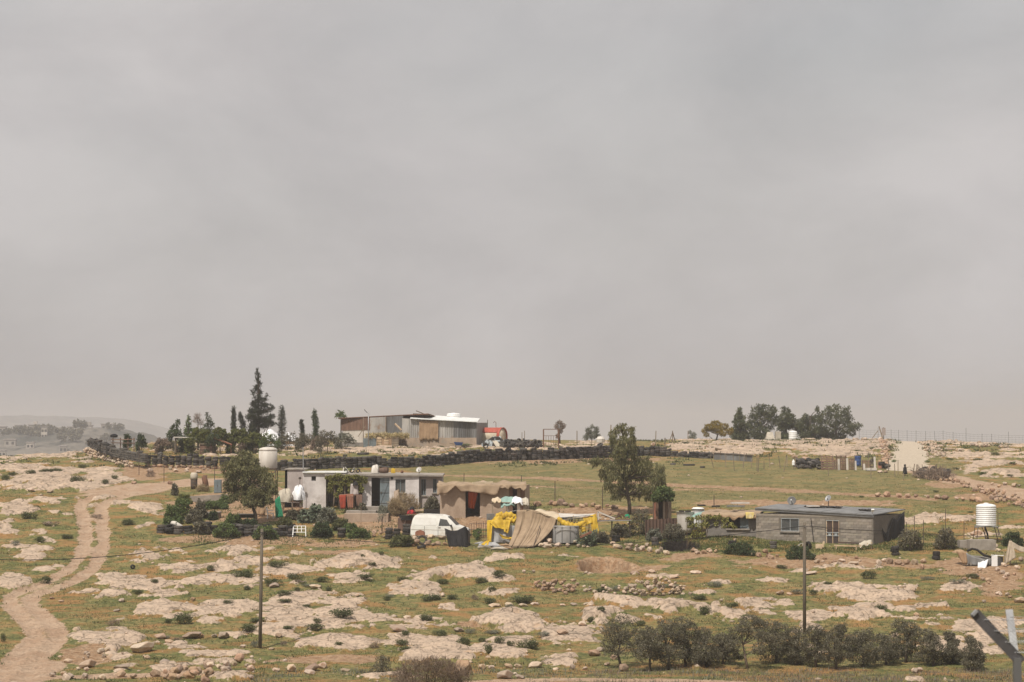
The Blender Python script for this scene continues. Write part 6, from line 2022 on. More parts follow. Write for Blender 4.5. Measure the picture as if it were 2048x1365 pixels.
# things in front of the van
g = G(847,1092)
tag(put_tyre(g + Vector((-.1,.3,.38)),.37,.24,None,1.25,-.45),'bald tyre leaning against the rear wheel of the van','tyre')
g = G(843,1097)
tag(put_tyre(g + Vector((0,0,.12)),.34,.2,None,.25,.1),'grey tyre lying flat below the rear wheel of the van','tyre')
stone_wall([(800,1090),(822,1093),(842,1094),(862,1093),(882,1092),(898,1092)],'mixed rubble and dark stones in front of the van',.45,1,'redstone',.5,heights=[1,1.6,1.6,1.2,1.2,1],gap=.8)
for i,(x,y,w_,h_,m,lb) in enumerate([(862,1078,17,9,'stone','grey slab under the middle of the van'),(884,1081,17,9,'stone','grey slab under the front door of the van'),(858,1088,12,9,'redstone','reddish rock before the van near the tyres'),(828,1082,18,12,'stone','dark stone slab left of the leaning tyre')]):
 boulder(x,y,w_,h_,lb,m)
Yk = 178.5
g = G(917,1099)
root = thing('black_sheet','torn black plastic sheet hung over a frame before the van nose','plastic sheet',g)
for px,py in ((891,1058),(932,1052),(938,1058)):
 q = on(P(px,1000,Yk + .3).x,Yk + .3)
 MB(g).bar(q,P(px,py,Yk + .3),.05).build('post','darksteel',root)
cloth(MB(g),P(889,1057,Yk),P(930,1053,Yk + .1),P(932,1096,Yk - .3),P(898,1094,Yk - .3),16,12,.07,3,.25,.02,12).build('sheet','black_cloth',root,True)
cloth(MB(g),P(930,1053,Yk + .05),P(940,1066,Yk + .9),P(942,1096,Yk + .6),P(932,1096,Yk - .3),8,12,.06,2,0,.02,13).build('sheet','black_cloth',root,True)
# ---------------------------------------------------------------- tan shed with cloth roof
Yt = 192.0
s = S(Yt)
g = on(P(960,1000,Yt).x,Yt)
root = thing('mud_shed','tan plastered shed with draped sacking roof and dark doorway','shed',g)
zb = min(gz(P(x,1000,Yt).x,Yt) for x in (880,960,1045)) - .2
x0,x1 = P(880,1000,Yt).x,P(1012,1000,Yt).x
zt = P(0,972,Yt).z
dop = (P(931,1000,Yt).x - x0,P(960,1000,Yt).x - x0,zb,P(0,981,Yt).z)
mb = MB(g)
wallgrid(mb,(x0,Yt),(x1,Yt),zb,zt,.25,[dop])
wallgrid(mb,(x0,Yt + 5),(x0,Yt + .25),zb,zt,.25)
wallgrid(mb,(x1 + 1.6,Yt + 4.8),(x0,Yt + 5),zb,zt,.25)
mb.build('wall','mud',root)
for k,(a,b) in enumerate(((1012,1019),(1019,1026),(1034,1041),(1041,1050))):
 A,B = P(a,1000,Yt + .05 + k * .1),P(b,1000,Yt + .15 + k * .1)
 MB(g).hexa([(A.x,A.y,zb),(B.x - .02,B.y,zb),(B.x - .02,B.y + .06,zb),(A.x,A.y + .06,zb)],[(A.x,A.y,zt),(B.x - .02,B.y,zt),(B.x - .02,B.y + .06,zt),(A.x,A.y + .06,zt)]).build('board','brown' if k % 2 else 'mud',root)
mb = MB(g)
q = P(1050,1000,Yt + .5)
wallgrid(mb,(q.x,q.y),(q.x + .4,Yt + 4.8),zb,zt,.1)
mb.build('side_wall','mud',root)
mb = MB(g)
a,b = P(874,1000,Yt).x,P(1053,1000,Yt).x
za = P(0,971,Yt).z
def roof_fn(u,v):
 x = a + (b - a) * u
 y = Yt - .45 + 5.6 * v
 z = za + .06 * math.sin(u * 23 + v * 3) + .05 * math.sin(u * 41 + v * 9) + .10 * math.sin(v * 9 + u * 6) * .6 + .16 * v
 if v == 0:
  z -= .05
 return Vector((x,y,z))
mb.grid(roof_fn,46,14,.03)
mb.build('roof','tan_cloth',root,True)
drop = [(875,991),(882,989),(890,989),(897,984),(905,978),(911,972),(917,979),(922,984),(935,983),(950,985),(962,987),(975,989),(990,991),(995,990),(1000,975),(1008,973),(1016,981),(1022,974),(1030,979),(1040,976),(1047,983),(1053,977)]
dx,dy = [q[0] for q in drop],[q[1] for q in drop]
def val(u,v):
 px = 874.5 + 178.5 * u
 yb_ = float(np.interp(px,dx,dy))
 pt,pb = 969.5 + 1.0 * math.sin(u * 30),yb_ + .8 * math.sin(px * 1.7)
 yy = Yt - .47 - .10 * math.sin(u * 31 + v * 2 + 2 * math.sin(u * 9)) * v * v - .08 * v - .03 * math.sin(u * 67) * v
 return P(px,pt + (pb - pt) * v,yy)
MB(g).grid(val,110,5,.012).build('valance','tan_cloth',root,True)
solo(cloth(MB(g),P(936,982,Yt + .3),P(957,982,Yt + .3),P(948,1018,Yt + .5),P(937,1016,Yt + .4),8,8,.10,2,0,.03,6),'orange_curtain','orange_cloth','orange cloth gathered up inside the dark doorway of the tan shed','curtain',g,None,True)
MB(g).bar(P(945,967,Yt - .1),P(985,965,Yt + .6),.22,.14).build('roof_weight','pale_cloth',root)
MB(g).lathe(P(966,966,Yt + .8),[(0,-.1),(.3,-.05),(.32,.1),(0,.2)],9).build('roof_weight','stone',root)
# cluttered table right of the shed
Yc = 187.0
g = on(P(1015,1000,Yc).x,Yc)
root = thing('clutter_table','rough table heaped with teal sheets and pale cloths behind the tent','table',g)
z1 = P(0,1004,Yc).z
A,B = P(983,1000,Yc).x,P(1050,1000,Yc).x
MB(g).hexa([(A,Yc - .5,z1 - .06),(B,Yc - .5,z1 - .1),(B,Yc + .7,z1 - .1),(A,Yc + .7,z1 - .06)],[(A,Yc - .5,z1),(B,Yc - .5,z1 - .04),(B,Yc + .7,z1 - .04),(A,Yc + .7,z1)]).build('tabletop','wood',root)
for x in (A + .08,(A + B) / 2,B - .08):
 for y in (-.4,.6):
  MB(g).bar((x,Yc + y,gz(x,Yc + y) - .05),(x,Yc + y,z1 - .08),.08).build('leg','wood',root)
for k,(c4,mt,lb,nm) in enumerate([(((984,1000),(1002,999),(1003,1007),(984,1006)),'pale_cloth','pale folded mattress at the left end of the rough table','folded_mattress'),(((1000,999),(1028,996),(1030,1012),(1002,1016)),'teal','teal sheet hanging over the middle of the rough table','teal_sheet'),
         (((1024,997),(1044,999),(1046,1010),(1020,1008)),'white_tarp','white cloth crumpled on the right half of the rough table','white_cloth'),(((1044,1000),(1056,999),(1058,1014),(1048,1012)),'beige_tarp','grey cushion hanging off the right end of the rough table','cushion')]):
 cc = [P(x,y,Yc - .55 - .03 * k) if j > 1 else P(x,y,Yc + .1) for j,(x,y) in enumerate(c4)]
 solo(cloth(MB(g),*cc,8,8,.09,2,-.12,.06,30 + k),nm,mt,lb,'cloth',g,None,True)
# ---------------------------------------------------------------- bed frames and the tan tent
g = G(955,1078)
root = thing('wire_bed_frames','rusty bed frames stood up as a fence left of the yellow sheets','bed frame',g)
Yb = g.y + .5
for x0,x1,y0,y1 in ((938,958,1046,1074),(958,976,1045,1076)):
 for px in np.linspace(x0,x1,5):
  MB(g).bar(P(px,y1,Yb),P(px,y0 + 3 * math.sin(px),Yb + .1),.035).build('bar','rust',root)
 for py in (y0 + 2,(y0 + y1) / 2,y1 - 4):
  MB(g).bar(P(x0,py,Yb),P(x1,py,Yb),.035).build('rail','darksteel',root)
tree('bush','small fresh green plant in front of the rusty bed frames','bush',954,1080,[(954,1080),(954,1070)],[(950,1066,6,6),(958,1064,6,6),(954,1072,8,6)],500,'garden',.06,.14,-.2,seed=170)
Ye = 180.0
g = G(1065,1096)
root = thing('tan_tent','tan canvas shelter draped from poles down to the ground','tent',g)
yg = G(1035,1097).y
def sweep(u,v):
 # top edge along the ridge, bottom edge pulled left on the ground
 tx,ty = 1034 + 78 * u,1021 + (18 * max(0,(u - .35) / .65) ** 1.3 if u > .35 else 0) - 1.5 * math.sin(u * PI)
 bx,by = 1015 + 52 * u,1096 - 2 * u
 k = v ** 1.0
 px = tx + (bx - tx) * (v ** 1.8) + 3 * math.sin(u * 12) * v * (1 - v)
 py = ty + (by - ty) * k
 yy = Ye + (yg - Ye) * (v ** 2.2) + (.11 * math.sin(u * 21 + 1.5 * v + 3 * math.sin(u * 5)) + .03 * math.sin(u * 63 + 2 * v + 2 * math.sin(u * 11)) + .018 * math.sin(u * 110 + 4 * math.sin(v * 3 + u * 8)) + .07 * math.sin(v * 9 + u * 7 + 2 * math.sin(u * 4)) * v) * (.3 + .7 * v)
 return P(px,py,yy)
MB(g).grid(sweep,90,18,.015).build('canvas','tan_cloth',root,True)
def second(u,v):
 tx,ty = 1086 + 27 * u,1034 + 7 * u
 bx,by = 1078 + 27 * u,1086
 return P(tx + (bx - tx) * v,ty + (by - ty) * v,Ye + .5 + .12 * math.sin(u * 20 + v) * (.4 + v))
MB(g).grid(second,36,10,.015).build('canvas','tan_cloth',root,True)
def topc(u,v):
 a_ = P(1052 + 62 * u,1020.5 + 18 * u ** 1.3,Ye - .05)
 b_ = P(1076 + 68 * u,1018 + 13.5 * u,Ye + 3.2)
 q = a_.lerp(b_,v)
 q.z -= .12 * math.sin(PI * v) - .04 * math.sin(u * 17)
 return q
MB(g).grid(topc,20,8,.015).build('roof','pale_cloth',root,True)
for px,py,Y in ((1034,1020,Ye + .1),(1113,1039,Ye + .1),(1076,1018,Ye + 3.3),(1143,1031,Ye + 3.3),(1080,1026,Ye + .2),(1006,1028,Ye + 1)):
 q = on(P(px,1000,Y).x,Y)
 MB(g).tube([q - Vector((0,0,.1)),P(px,py,Y)],.045,6).build('pole','wood',root)
MB(g).tube([P(985,1034,Ye + .6),P(1010,1026,Ye + .8),P(1040,1020,Ye + .3)],.03,6).build('ridge_pole','steel',root)
MB(g).tube([P(1080,1052,Ye - .4),P(1066,1096,yg)],.03,6).build('prop','darksteel',root)
for k in range(6):
 a_ = G(1062 + 10 * k,1094)
 MB(g).bar(a_ + Vector((-.5,.2,.25)),a_ + Vector((.35,-.1,.1)),.06).build('ground_stick','wood',root)
# yellow and grey sheets at the left of the tent
Yy = 179.5
g = G(1005,1090)
root = thing('yellow_shelter','yellow and grey plastic sheets over a low frame left of the tent','shelter',g)
def Y4(mt,pts,nu,nv,fold,nf,seed,sag=0,yo=(0,0,-.4,-.4),nm='sheet',lb=None):
 cc = [P(x,y,Yy + yo[j]) for j,(x,y) in enumerate(pts)]
 return cloth(MB(g),*cc,nu * 3,nv * 2,fold * .6,nf * .7,sag,.015,seed).build(nm,mt,root,True,label=lb)
Y4('grey_sheet',((980,1050),(1030,1052),(1028,1086),(984,1086)),18,10,.12,3,1,0,(.25,.25,.1,.1))
Y4('yellow_tarp',((975,1041),(1021,1041),(1019,1062),(990,1056)),18,9,.09,3,2,-.05,(.1,.1,-.1,-.1))
Y4('yellow_tarp',((974,1041),(986,1042),(982,1086),(975,1082)),7,10,.08,2,3,0,(.12,.08,-.25,-.25))
Y4('yellow_tarp',((1006,1042),(1021,1042),(1016,1068),(1008,1064)),7,8,.08,2,4,0,(.05,.05,-.2,-.2))
def swag(path,rr,Y,seed):
 r_ = random.Random(seed)
 q = spl3([P(x,y,Y + dy) for x,y,dy in path])
 n_ = len(q)
 return MB(g).tube(q,[rr * (.55 + .45 * math.sin(PI * (i + .5) / n_)) * (1 + .22 * math.sin(i * 1.9 + seed) + .12 * r_.uniform(-1,1)) for i in range(n_)],9).build('bundle','yellow_tarp',root,True)
def spl3(p,n=5):
 p = [2 * p[0] - p[1]] + p + [2 * p[-1] - p[-2]]
 o = []
 for i in range(1,len(p) - 2):
  for k in range(n):
   t = k / n
   o.append(.5 * (2 * p[i] + (p[i + 1] - p[i - 1]) * t + (2 * p[i - 1] - 5 * p[i] + 4 * p[i + 1] - p[i + 2]) * t * t + (3 * p[i] - p[i - 1] - 3 * p[i + 1] + p[i + 2]) * t ** 3))
 return o + [p[-2]]
swag([(992,1040,.9),(998,1031,.8),(1008,1033,.7),(1016,1031,.7),(1028,1034,.7),(1032,1042,.6)],.27,Yy,1)
swag([(1006,1036,.8),(1020,1040,.6),(1030,1044,.5)],.24,Yy,2)
dome(996,1044,11,12,Yy + .55,.4,5,g,.12).build('bundle','yellow_tarp',root,True)
Y4('yellow_tarp',((998,1068),(1012,1076),(1034,1074),(1031,1080)),14,5,.06,2,7,.2,(-.1,-.1,-.3,-.3))
Y4('yellow_tarp',((970,1083),(980,1081),(976,1092),(962,1090)),6,5,.06,2,8,0,(-.3,-.3,-.9,-.9))
Y4('grey_sheet',((958,1088),(990,1084),(1002,1094),(955,1096)),12,6,.08,3,9,0,(-.6,-.4,-1.2,-1.2))
for px,py in ((977,1040),(1022,1041),(978,1036),(1028,1032)):
 q = on(P(px,1000,Yy + .5).x,Yy + .5)
 MB(g).bar(q,P(px,py,Yy + .5),.05).build('post','darksteel',root)
MB(g).box(P(981,1036,Yy + 1.0),(.5,.5,.6),.2).build('drum','zincdark',root)
q = G(970,1100)
root = thing('rag_heap','pale rags and sticks strewn on the ground before the yellow shelter','rags',q)
for k in range(9):
 a_ = G(random.uniform(955,1015),random.uniform(1090,1101))
 MB(q).tube([a_ + Vector((-.5,.1,.08)),a_ + Vector((0,0,.16)),a_ + Vector((.5,random.uniform(-.2,.2),.06))],[.05,.1,.04],6).build('rag',('burlap','beige_tarp','grey_sheet')[k % 3],root,True)
# metal tank and yellow sheets at the right of the tent
Yi = 179.5
s = S(Yi)
g = on(P(1132,1000,Yi).x,Yi)
root = thing('ribbed_tank','grey ribbed metal tank standing under the yellow sheet','tank',g)
w_,h_ = 53 / s,33 / s
zc = P(0,1086,Yi).z - g.z
mb = MB()
def tk_fn(u,v):
 th = u * PI
 x = -math.cos(th) * w_ / 2
 e = (abs(math.sin(th)) ** .6)
 return Vector((x,.55 - e * .75,zc + h_ * v))
mb.grid(tk_fn,24,4)
mb.hexa([(-w_ / 2,.5,zc),(w_ / 2,.5,zc),(w_ / 2,.9,zc),(-w_ / 2,.9,zc)],[(-w_ / 2,.5,zc + h_),(w_ / 2,.5,zc + h_),(w_ / 2,.9,zc + h_),(-w_ / 2,.9,zc + h_)])
mb.hexa([(-w_ * .47,-.1,zc + h_ - .05),(w_ * .47,-.1,zc + h_ - .05),(w_ * .47,.7,zc + h_ - .05),(-w_ * .47,.7,zc + h_ - .05)],[(-w_ * .47,-.1,zc + h_ + .02),(w_ * .47,-.1,zc + h_ + .02),(w_ * .47,.7,zc + h_ + .02),(-w_ * .47,.7,zc + h_ + .02)])
mb.build('tank_body',M('tank_metal',(.42,.41,.40),(.27,.26,.25),1.4,.4,metal=.35,stretch=(1,1,.4)),root,True)
for t in (.2,.4,.6,.8):
 q = tk_fn(t,0)
 MB().bar((q.x,q.y - .02,zc),(q.x,q.y - .02,zc + h_),.06).build('rib','zincdark',root)
MB().bar((-w_ * .42,-.22,zc + h_ * .78),(w_ * .42,-.22,zc + h_ * .78),.05,.04).build('hoop','zinc',root)
g = G(1165,1082)
root = thing('yellow_shelter','yellow sheets over a pole frame right of the ribbed tank','shelter',g)
Yy = 180.5
swag([(1116,1036,-.3),(1124,1044,-.4),(1136,1050,-.45),(1150,1053,-.45),(1162,1049,-.4),(1170,1044,-.3)],.24,Yy,3)
swag([(1158,1052,-.4),(1166,1058,-.4),(1168,1066,-.5)],.20,Yy,4)
dome(1166,1052,8,9,Yy - .2,.35,7,g,.14).build('bundle','yellow_tarp',root,True)
Y4('yellow_tarp',((1180,1031),(1192,1028),(1199,1070),(1184,1068)),10,12,.09,2,23,0,(.5,.5,.1,.1))
Y4('yellow_tarp',((1166,1036),(1184,1030),(1186,1046),(1170,1050)),10,8,.10,2,24,.05,(.5,.5,.3,.3))
Y4('old_white',((1117,1027),(1190,1028),(1186,1033),(1120,1036)),16,5,.04,2,25,.04,(2.4,2.2,.4,.4))
for a_,b_ in (((1122,1036),(1192,1030)),((1114,1040),(1178,1036))):
 MB(g).tube([P(*a_,Yy + .3),P(*b_,Yy + .6)],.03,6).build('pole','steel',root)
for px,py in ((1121,1035),(1191,1029),(1150,1036),(1178,1034)):
 q = on(P(px,1000,Yy + .7).x,Yy + .7)
 MB(g).bar(q,P(px,py,Yy + .7),.05).build('post','wood',root)
for px,py in ((1138,1036),(1144,1034),(1156,1037)):
 MB(g).bar(P(px,py + 10,Yy + .9),P(px + 3,py - 3,Yy + .9),.07).build('slat','palewood',root)
q = on(P(1172,1000,178.6).x,178.6)
root = thing('wilted_plants','pale green potted stalks before the yellow sheets','plant',q)
rng = np.random.default_rng(9)
s = S(178.6)
link('foliage',leafmesh('foliage',leaves(rng,[(0,0,20 / s),(.4,0,24 / s),(-.3,0,14 / s),(.2,0,10 / s)],np.tile([.5,.3,.4],(4,1)),260,.08,.3,-.2),LF['cactus']),root)
solo(MB(q).bar(P(1160,1075,178.2),P(1183,1064,178.4),.14),'orange_plank','rustsheet','orange plank propped on the ground before the yellow sheets','plank',q)
stone_wall([(1070,1092),(1090,1096),(1110,1094),(1130,1094),(1150,1096),(1178,1098)],'row of pinkish stones before the tan tent and the ribbed tank',.5,1,'stone',.5,heights=[1,1.3,1.6,1.3,1.4,1],gap=.85)
boulder(1095,1097,20,9,'long flat stone before the tan tent')
boulder(1116,1088,12,10,'rounded stone leaning on the foot of the ribbed tank')
boulder(1080,1093,14,9,'stone at the lower edge of the tan canvas','redstone')
# table of scrap between tent and brown hut
Yq = 183.0
g = on(P(1228,1000,Yq).x,Yq)
root = thing('scrap_table','long rusty table frame heaped with scrap left of the weeping tree','table',g)
z1 = P(0,1042,Yq).z
A,B = P(1192,1000,Yq).x,P(1262,1000,Yq).x
for y in (-.5,.6):
 MB(g).bar((A,Yq + y,z1),(B,Yq + y,z1 + .06),.07).build('rail','steel',root)
MB(g).hexa([(A + .1,Yq - .45,z1 + .04),(B,Yq - .45,z1 + .08),(B,Yq + .55,z1 + .08),(A + .1,Yq + .55,z1 + .04)],[(A + .1,Yq - .45,z1 + .07),(B,Yq - .45,z1 + .11),(B,Yq + .55,z1 + .11),(A + .1,Yq + .55,z1 + .07)]).build('tabletop','rust',root)
for x in (A + .1,A + 1.2,B - .1):
 for y in (-.4,.5):
  MB(g).bar((x,Yq + y,gz(x,Yq + y) - .05),(x,Yq + y,z1),.06).build('leg','darksteel',root)
for k in range(10):
 c_ = Vector((random.uniform(A + .8,B - .1),Yq + random.uniform(-.3,.4),z1 + .2))
 MB(g).bar(c_,c_ + Vector((random.uniform(-.6,.6),random.uniform(-.3,.3),random.uniform(.0,.35))),.09).build('scrap',('rust','brown','darksteel')[k % 3],root)
root = thing('bed_frame','white frame leaning on the left end of the scrap table','frame',g)
for a_,b_ in (((1196,1024),(1197,1044)),((1196,1024),(1230,1038)),((1198,1036),(1230,1041))):
 MB(g).bar(P(*a_,Yq - .2),P(*b_,Yq - .2),.10).build('bar','old_white',root)
solo(cloth(MB(g),P(1202,1030,Yq - .1),P(1222,1036,Yq - .1),P(1220,1042,Yq - .3),P(1202,1042,Yq - .3),6,5,.05,2,0,.05,3),'tan_sack','burlap','tan sack on the scrap table under the white frame','sack',g,None,True)
solo(dome(1254,1036,6,7,Yq + .4,.25,4,g,.12),'green_bag','green_net','small bright green bag at the foot of the weeping tree','bag',g,None,True)
# weeping eucalyptus
tree('weeping_tree','tall weeping eucalyptus with hanging foliage in the middle of the yard','tree',1259,1030,[(1261,1034),(1259,1010),(1256,992),(1252,960),(1249,915),(1246,870)],
  [(1243,850,10,7),(1232,860,12,10),(1256,862,13,10),(1266,855,6,6),(1226,876,10,12),(1246,878,16,13),(1266,876,9,12),(1238,896,15,14),(1260,896,16,14),(1232,912,14,12),(1258,916,18,14),(1200,920,15,9),(1188,920,8,5),(1214,928,16,13),(1240,930,16,14),(1284,918,14,10),(1294,926,12,12),(1272,932,18,14),(1206,946,11,15),(1226,948,16,16),(1254,950,16,16),(1280,950,18,16),(1302,944,10,14),(1318,936,11,12),(1326,952,7,14),(1308,962,14,13),
  (1214,966,9,14),(1232,976,11,16),(1260,970,14,14),(1284,972,14,14),(1250,984,9,9),(1276,986,11,9),(1228,990,7,8),(1302,976,12,12),(1322,968,12,14),(1314,952,12,12),(1330,978,8,12),(1296,990,8,8)],
  14500,'eucalyptus',.055,.26,1.1,'bark',.17,.45,seed=103,jag=.2,strands=6)
g = on(P(1258,1000,188).x,188)
# brown hut with ivy
Yo = 186.0
g = on(P(1325,1000,Yo).x,Yo)
root = thing('plank_hut','narrow hut of rusty brown planks crowned with ivy','hut',g)
zb = gz(P(1325,1000,Yo).x,Yo) - .2
zt = P(0,990,Yo).z
for k,(a,b) in enumerate(((1308,1313),(1313,1318),(1326,1331),(1331,1336),(1336,1343))):
 A,B = P(a,1000,Yo).x,P(b,1000,Yo).x - .02
 yy = Yo + .04 * (k % 2)
 MB(g).hexa([(A,yy,zb),(B,yy,zb),(B,yy + .05,zb),(A,yy + .05,zb)],[(A,yy,zt),(B,yy,zt),(B,yy + .05,zt),(A,yy + .05,zt)]).build('board',('rustsheet','brown','mud','brown','mud')[k],root)
A,B = P(1308,1000,Yo).x,P(1343,1000,Yo).x
MB(g).hexa([(A + .02,Yo + 1.6,zb),(B - .02,Yo + 1.6,zb),(B - .02,Yo + 1.7,zb),(A + .02,Yo + 1.7,zb)],[(A + .02,Yo + 1.6,zt),(B - .02,Yo + 1.6,zt),(B - .02,Yo + 1.7,zt),(A + .02,Yo + 1.7,zt)]).build('back_wall','brown',root)
for x in (A,B - .06):
 MB(g).hexa([(x,Yo + .12,zb),(x + .06,Yo + .12,zb),(x + .06,Yo + 1.6,zb),(x,Yo + 1.6,zb)],[(x,Yo + .12,zt),(x + .06,Yo + .12,zt),(x + .06,Yo + 1.6,zt),(x,Yo + 1.6,zt)]).build('side_wall','brown',root)
MB(g).box(((A + B) / 2,Yo + .8,zt + .06),(B - A + .3,2.0,.1)).build('roof','rust',root)
tree('ivy','fresh green ivy covering the roof of the plank hut','ivy',1325,1015,[(1342,1040),(1340,1010),(1330,992)],[(1325,980,14,8),(1312,990,10,9),(1336,984,12,9),(1325,994,15,9),(1340,996,9,8),(1312,998,9,7),(1345,990,5,6)],2600,'garden',.10,.15,.2,'bark',.04,.4,seed=104,Y=185.2)
g = G(1322,1072)
solo(corrugated(MB(g),(P(1290,1000,182).x,182),(P(1354,1000,182.6).x,182.6),gz(P(1322,1000,182).x,182) - .2,P(0,1040,182).z,gz(P(1322,1000,182).x,182) - .2,P(0,1037,182).z,.26,.04),'rusty_wall',M('rusty_wall_sheet',(.12,.075,.056),(.085,.055,.042),1.5,.9,stretch=(1,1,.4)),'low rust brown sheet wall before the plank hut','wall',g)  # rust brown, darkened in colour to carry the shade of the bush
for i,(x,y,rx,ry,lf,lb) in enumerate([(1282,1044,24,28,'olive','large dark grey green bush under the weeping tree'),(1240,1062,18,14,'olive','low grey green bush under the scrap table'),(1346,1064,22,16,'olive','grey green weeds before the rusty wall'),(1308,1070,14,12,'grey','pale grey weeds at the left foot of the rusty wall'),(1198,1074,20,12,'olive','low grey green bush right of the yellow sheets'),(1180,1084,10,7,'dark','dark little bush at the foot of the ribbed tank'),
          (1820,1080,24,22,'olive','round grey green olive bush right of the black cloth'),(1890,1077,21,22,'olive','round grey green olive bush between fence posts'),(2026,1078,20,14,'dark','dark bush near the right edge behind the netting'),(1480,1098,28,13,'dark','dark leafy bush with yellow flowers left before the block house'),(1600,1106,26,13,'dark','dark leafy bush at the foot of the right pole')]):
 bl = [(x + rx * a,y + ry * b,rx * .42,ry * .46) for a,b in ((-.6,.1),(.6,.15),(0,0),(-.3,-.55),(.35,-.5),(.05,.5),(-.75,.6),(.75,.6))]
 tree('bush',lb,'bush',x,y + ry,[(x,y + ry),(x,y)],bl,2600,lf,.06,.13,0,'bark',.06,.45,seed=180 + i,jag=.3)
# white barrels
Yw = 183.5
for px,y0,y1,w_,lb,mt in ((1371,1024,1058,36,'wide white plastic barrel with dark scrap in its mouth','white_plastic'),(1396,1018,1052,26,'white drum behind the tilted teal sheet','white_plastic')):
 Yz = Yw + (1.5 if px > 1380 else 0)
 g = on(P(px,1000,Yz).x,Yz)
 s = S(Yz)
 zb_ = P(0,y1,Yz).z - g.z
 root = thing('white_barrel',lb,'barrel',g)
 r,h = w_ / s / 2,(y1 - y0) / s
 MB().lathe((0,0,zb_ - .3),[(r * .78,0),(r * .85,.3),(r * .98,h),(r,h + .3),(r * 1.02,h + .3),(r * .95,h + .27),(r * .8,.4),(0,.4)],24).build('drum','old_white' if px < 1380 else mt,root,True)
 if px < 1380:
  for k in range(5):
   MB().box((random.uniform(-.4,.4),random.uniform(-.3,.2),zb_ + h),(.3,.3,.2),k).build('scrap','dark',root)
 else:
  MB().lathe((0,0,zb_ - .3),[(r * .98,h + .31),(r * .7,h + .4),(0,h + .42)],20).build('lid','white_plastic',root)
g = on(P(1392,1000,182.5).x,182.5)
solo(MB(g).hexa([P(1372,1041,182.2),P(1397,1031,182.2),P(1397,1031,182.3),P(1372,1041,182.3)],[P(1391,1027,183.2),P(1410,1022,183.2),P(1410,1022,183.3),P(1391,1027,183.3)]),'tilted_sheet','teal','pale teal sheet tilted against the white drum','sheet',g)
# ---------------------------------------------------------------- block house on the right
A = G(1512,1084)
B = G(1746,1099)
A = on(P(1512,1000,181.5).x,181.5)
B = on(P(1746,1000,177.5).x,177.5)
d = (B - A)
d.z = 0
ln = d.length
d.normalize()
nb = Vector((-d.y,d.x,0))                # pointing into the house
C_ = on(P(1808,1000,182.3).x,182.3)
zb = min(A.z,B.z) - .15
ztA,ztB = P(0,1017,181.5).z,P(0,1031,177.5).z
zt = ztB
root = thing('block_house','long low house of bare concrete blocks with a flat grey sheet roof','house',A)
def along(px):                              # metres along the front wall at a photograph column
 r_ = ray(px,1060)
 # intersect with the vertical plane of the wall
 den = r_.x * nb.x + r_.y * nb.y
 t = (A.x * nb.x + A.y * nb.y) / den
 q = r_ * t
 return (Vector((q.x,q.y,0)) - Vector((A.x,A.y,0))).dot(d),q.y
def zat(py,px):
 return P(px,py,along(px)[1]).z
wn = (along(1562)[0],along(1598)[0],zat(1063,1580),zat(1037,1580))
dr = (along(1652)[0],along(1678)[0],zb,zat(1041,1665))
mb = MB(A)
core0 = Vector((A.x,A.y,0)) + nb * .012
core1 = Vector((B.x,B.y,0)) + nb * .012
wallgrid(mb,core0,core1,zb,zt - .05,.19,[wn,dr])
mb.build('mortar_core','mortar',root)
wall = MB(A).bar(Vector((A.x,A.y,zt - .1)) + nb * .1,Vector((B.x,B.y,zt - .1)) + nb * .1,.2,.16).build('wall','block',root)
bh,bl = .2,.4
BM = MB().hexa([(0.006,-.012,.006),(bl - .006,-.012,.006),(bl - .006,.05,.006),(0.006,.05,.006)],[(0.006,-.012,bh - .006),(bl - .006,-.012,bh - .006),(bl - .006,.05,bh - .006),(0.006,.05,bh - .006)]).mesh('block','block')
HM = MB().hexa([(0.006,-.012,.006),(bl / 2 - .006,-.012,.006),(bl / 2 - .006,.05,.006),(0.006,.05,.006)],[(0.006,-.012,bh - .006),(bl / 2 - .006,-.012,bh - .006),(bl / 2 - .006,.05,bh - .006),(0.006,.05,bh - .006)]).mesh('block','block')
ang = math.atan2(d.y,d.x)
rows_ = int((zt - .18 - zb) / bh)
cnt = 0
for r_ in range(rows_):
 z = zb + r_ * bh
 x = 0.0 if r_ % 2 == 0 else -.2
 while x < ln - .05:
  x0b,w_ = x,bl
  if x < 0:
   x0b,w_ = 0,.2
  if x0b + w_ > ln:
   w_ = .2
   if x0b + .2 > ln + .02:
    break
  ok = []
  for (a0_,a1_) in ((x0b,x0b + .2),(x0b + .2,x0b + .4)) if w_ > .3 else ((x0b,x0b + .2),):
   cx,cz = (a0_ + a1_) / 2,z + bh / 2
   ok.append(not any(h[0] - .08 < cx < h[1] + .08 and h[2] - .08 < cz < h[3] + .05 for h in (wn,dr)))
  if all(ok):
   me,xo = (BM if w_ > .3 else HM),x0b
  elif any(ok):
   me,xo = HM,x0b + (0 if ok[0] else .2)
  else:
   me = None
  if me and cnt < 298:
   o = link('block',me,wall)
   q = d * xo + Vector((0,0,z - A.z)) - nb * (.004 * random.random())
   o.location = q
   o.rotation_euler = (0,0,ang)
   cnt += 1
  x += bl
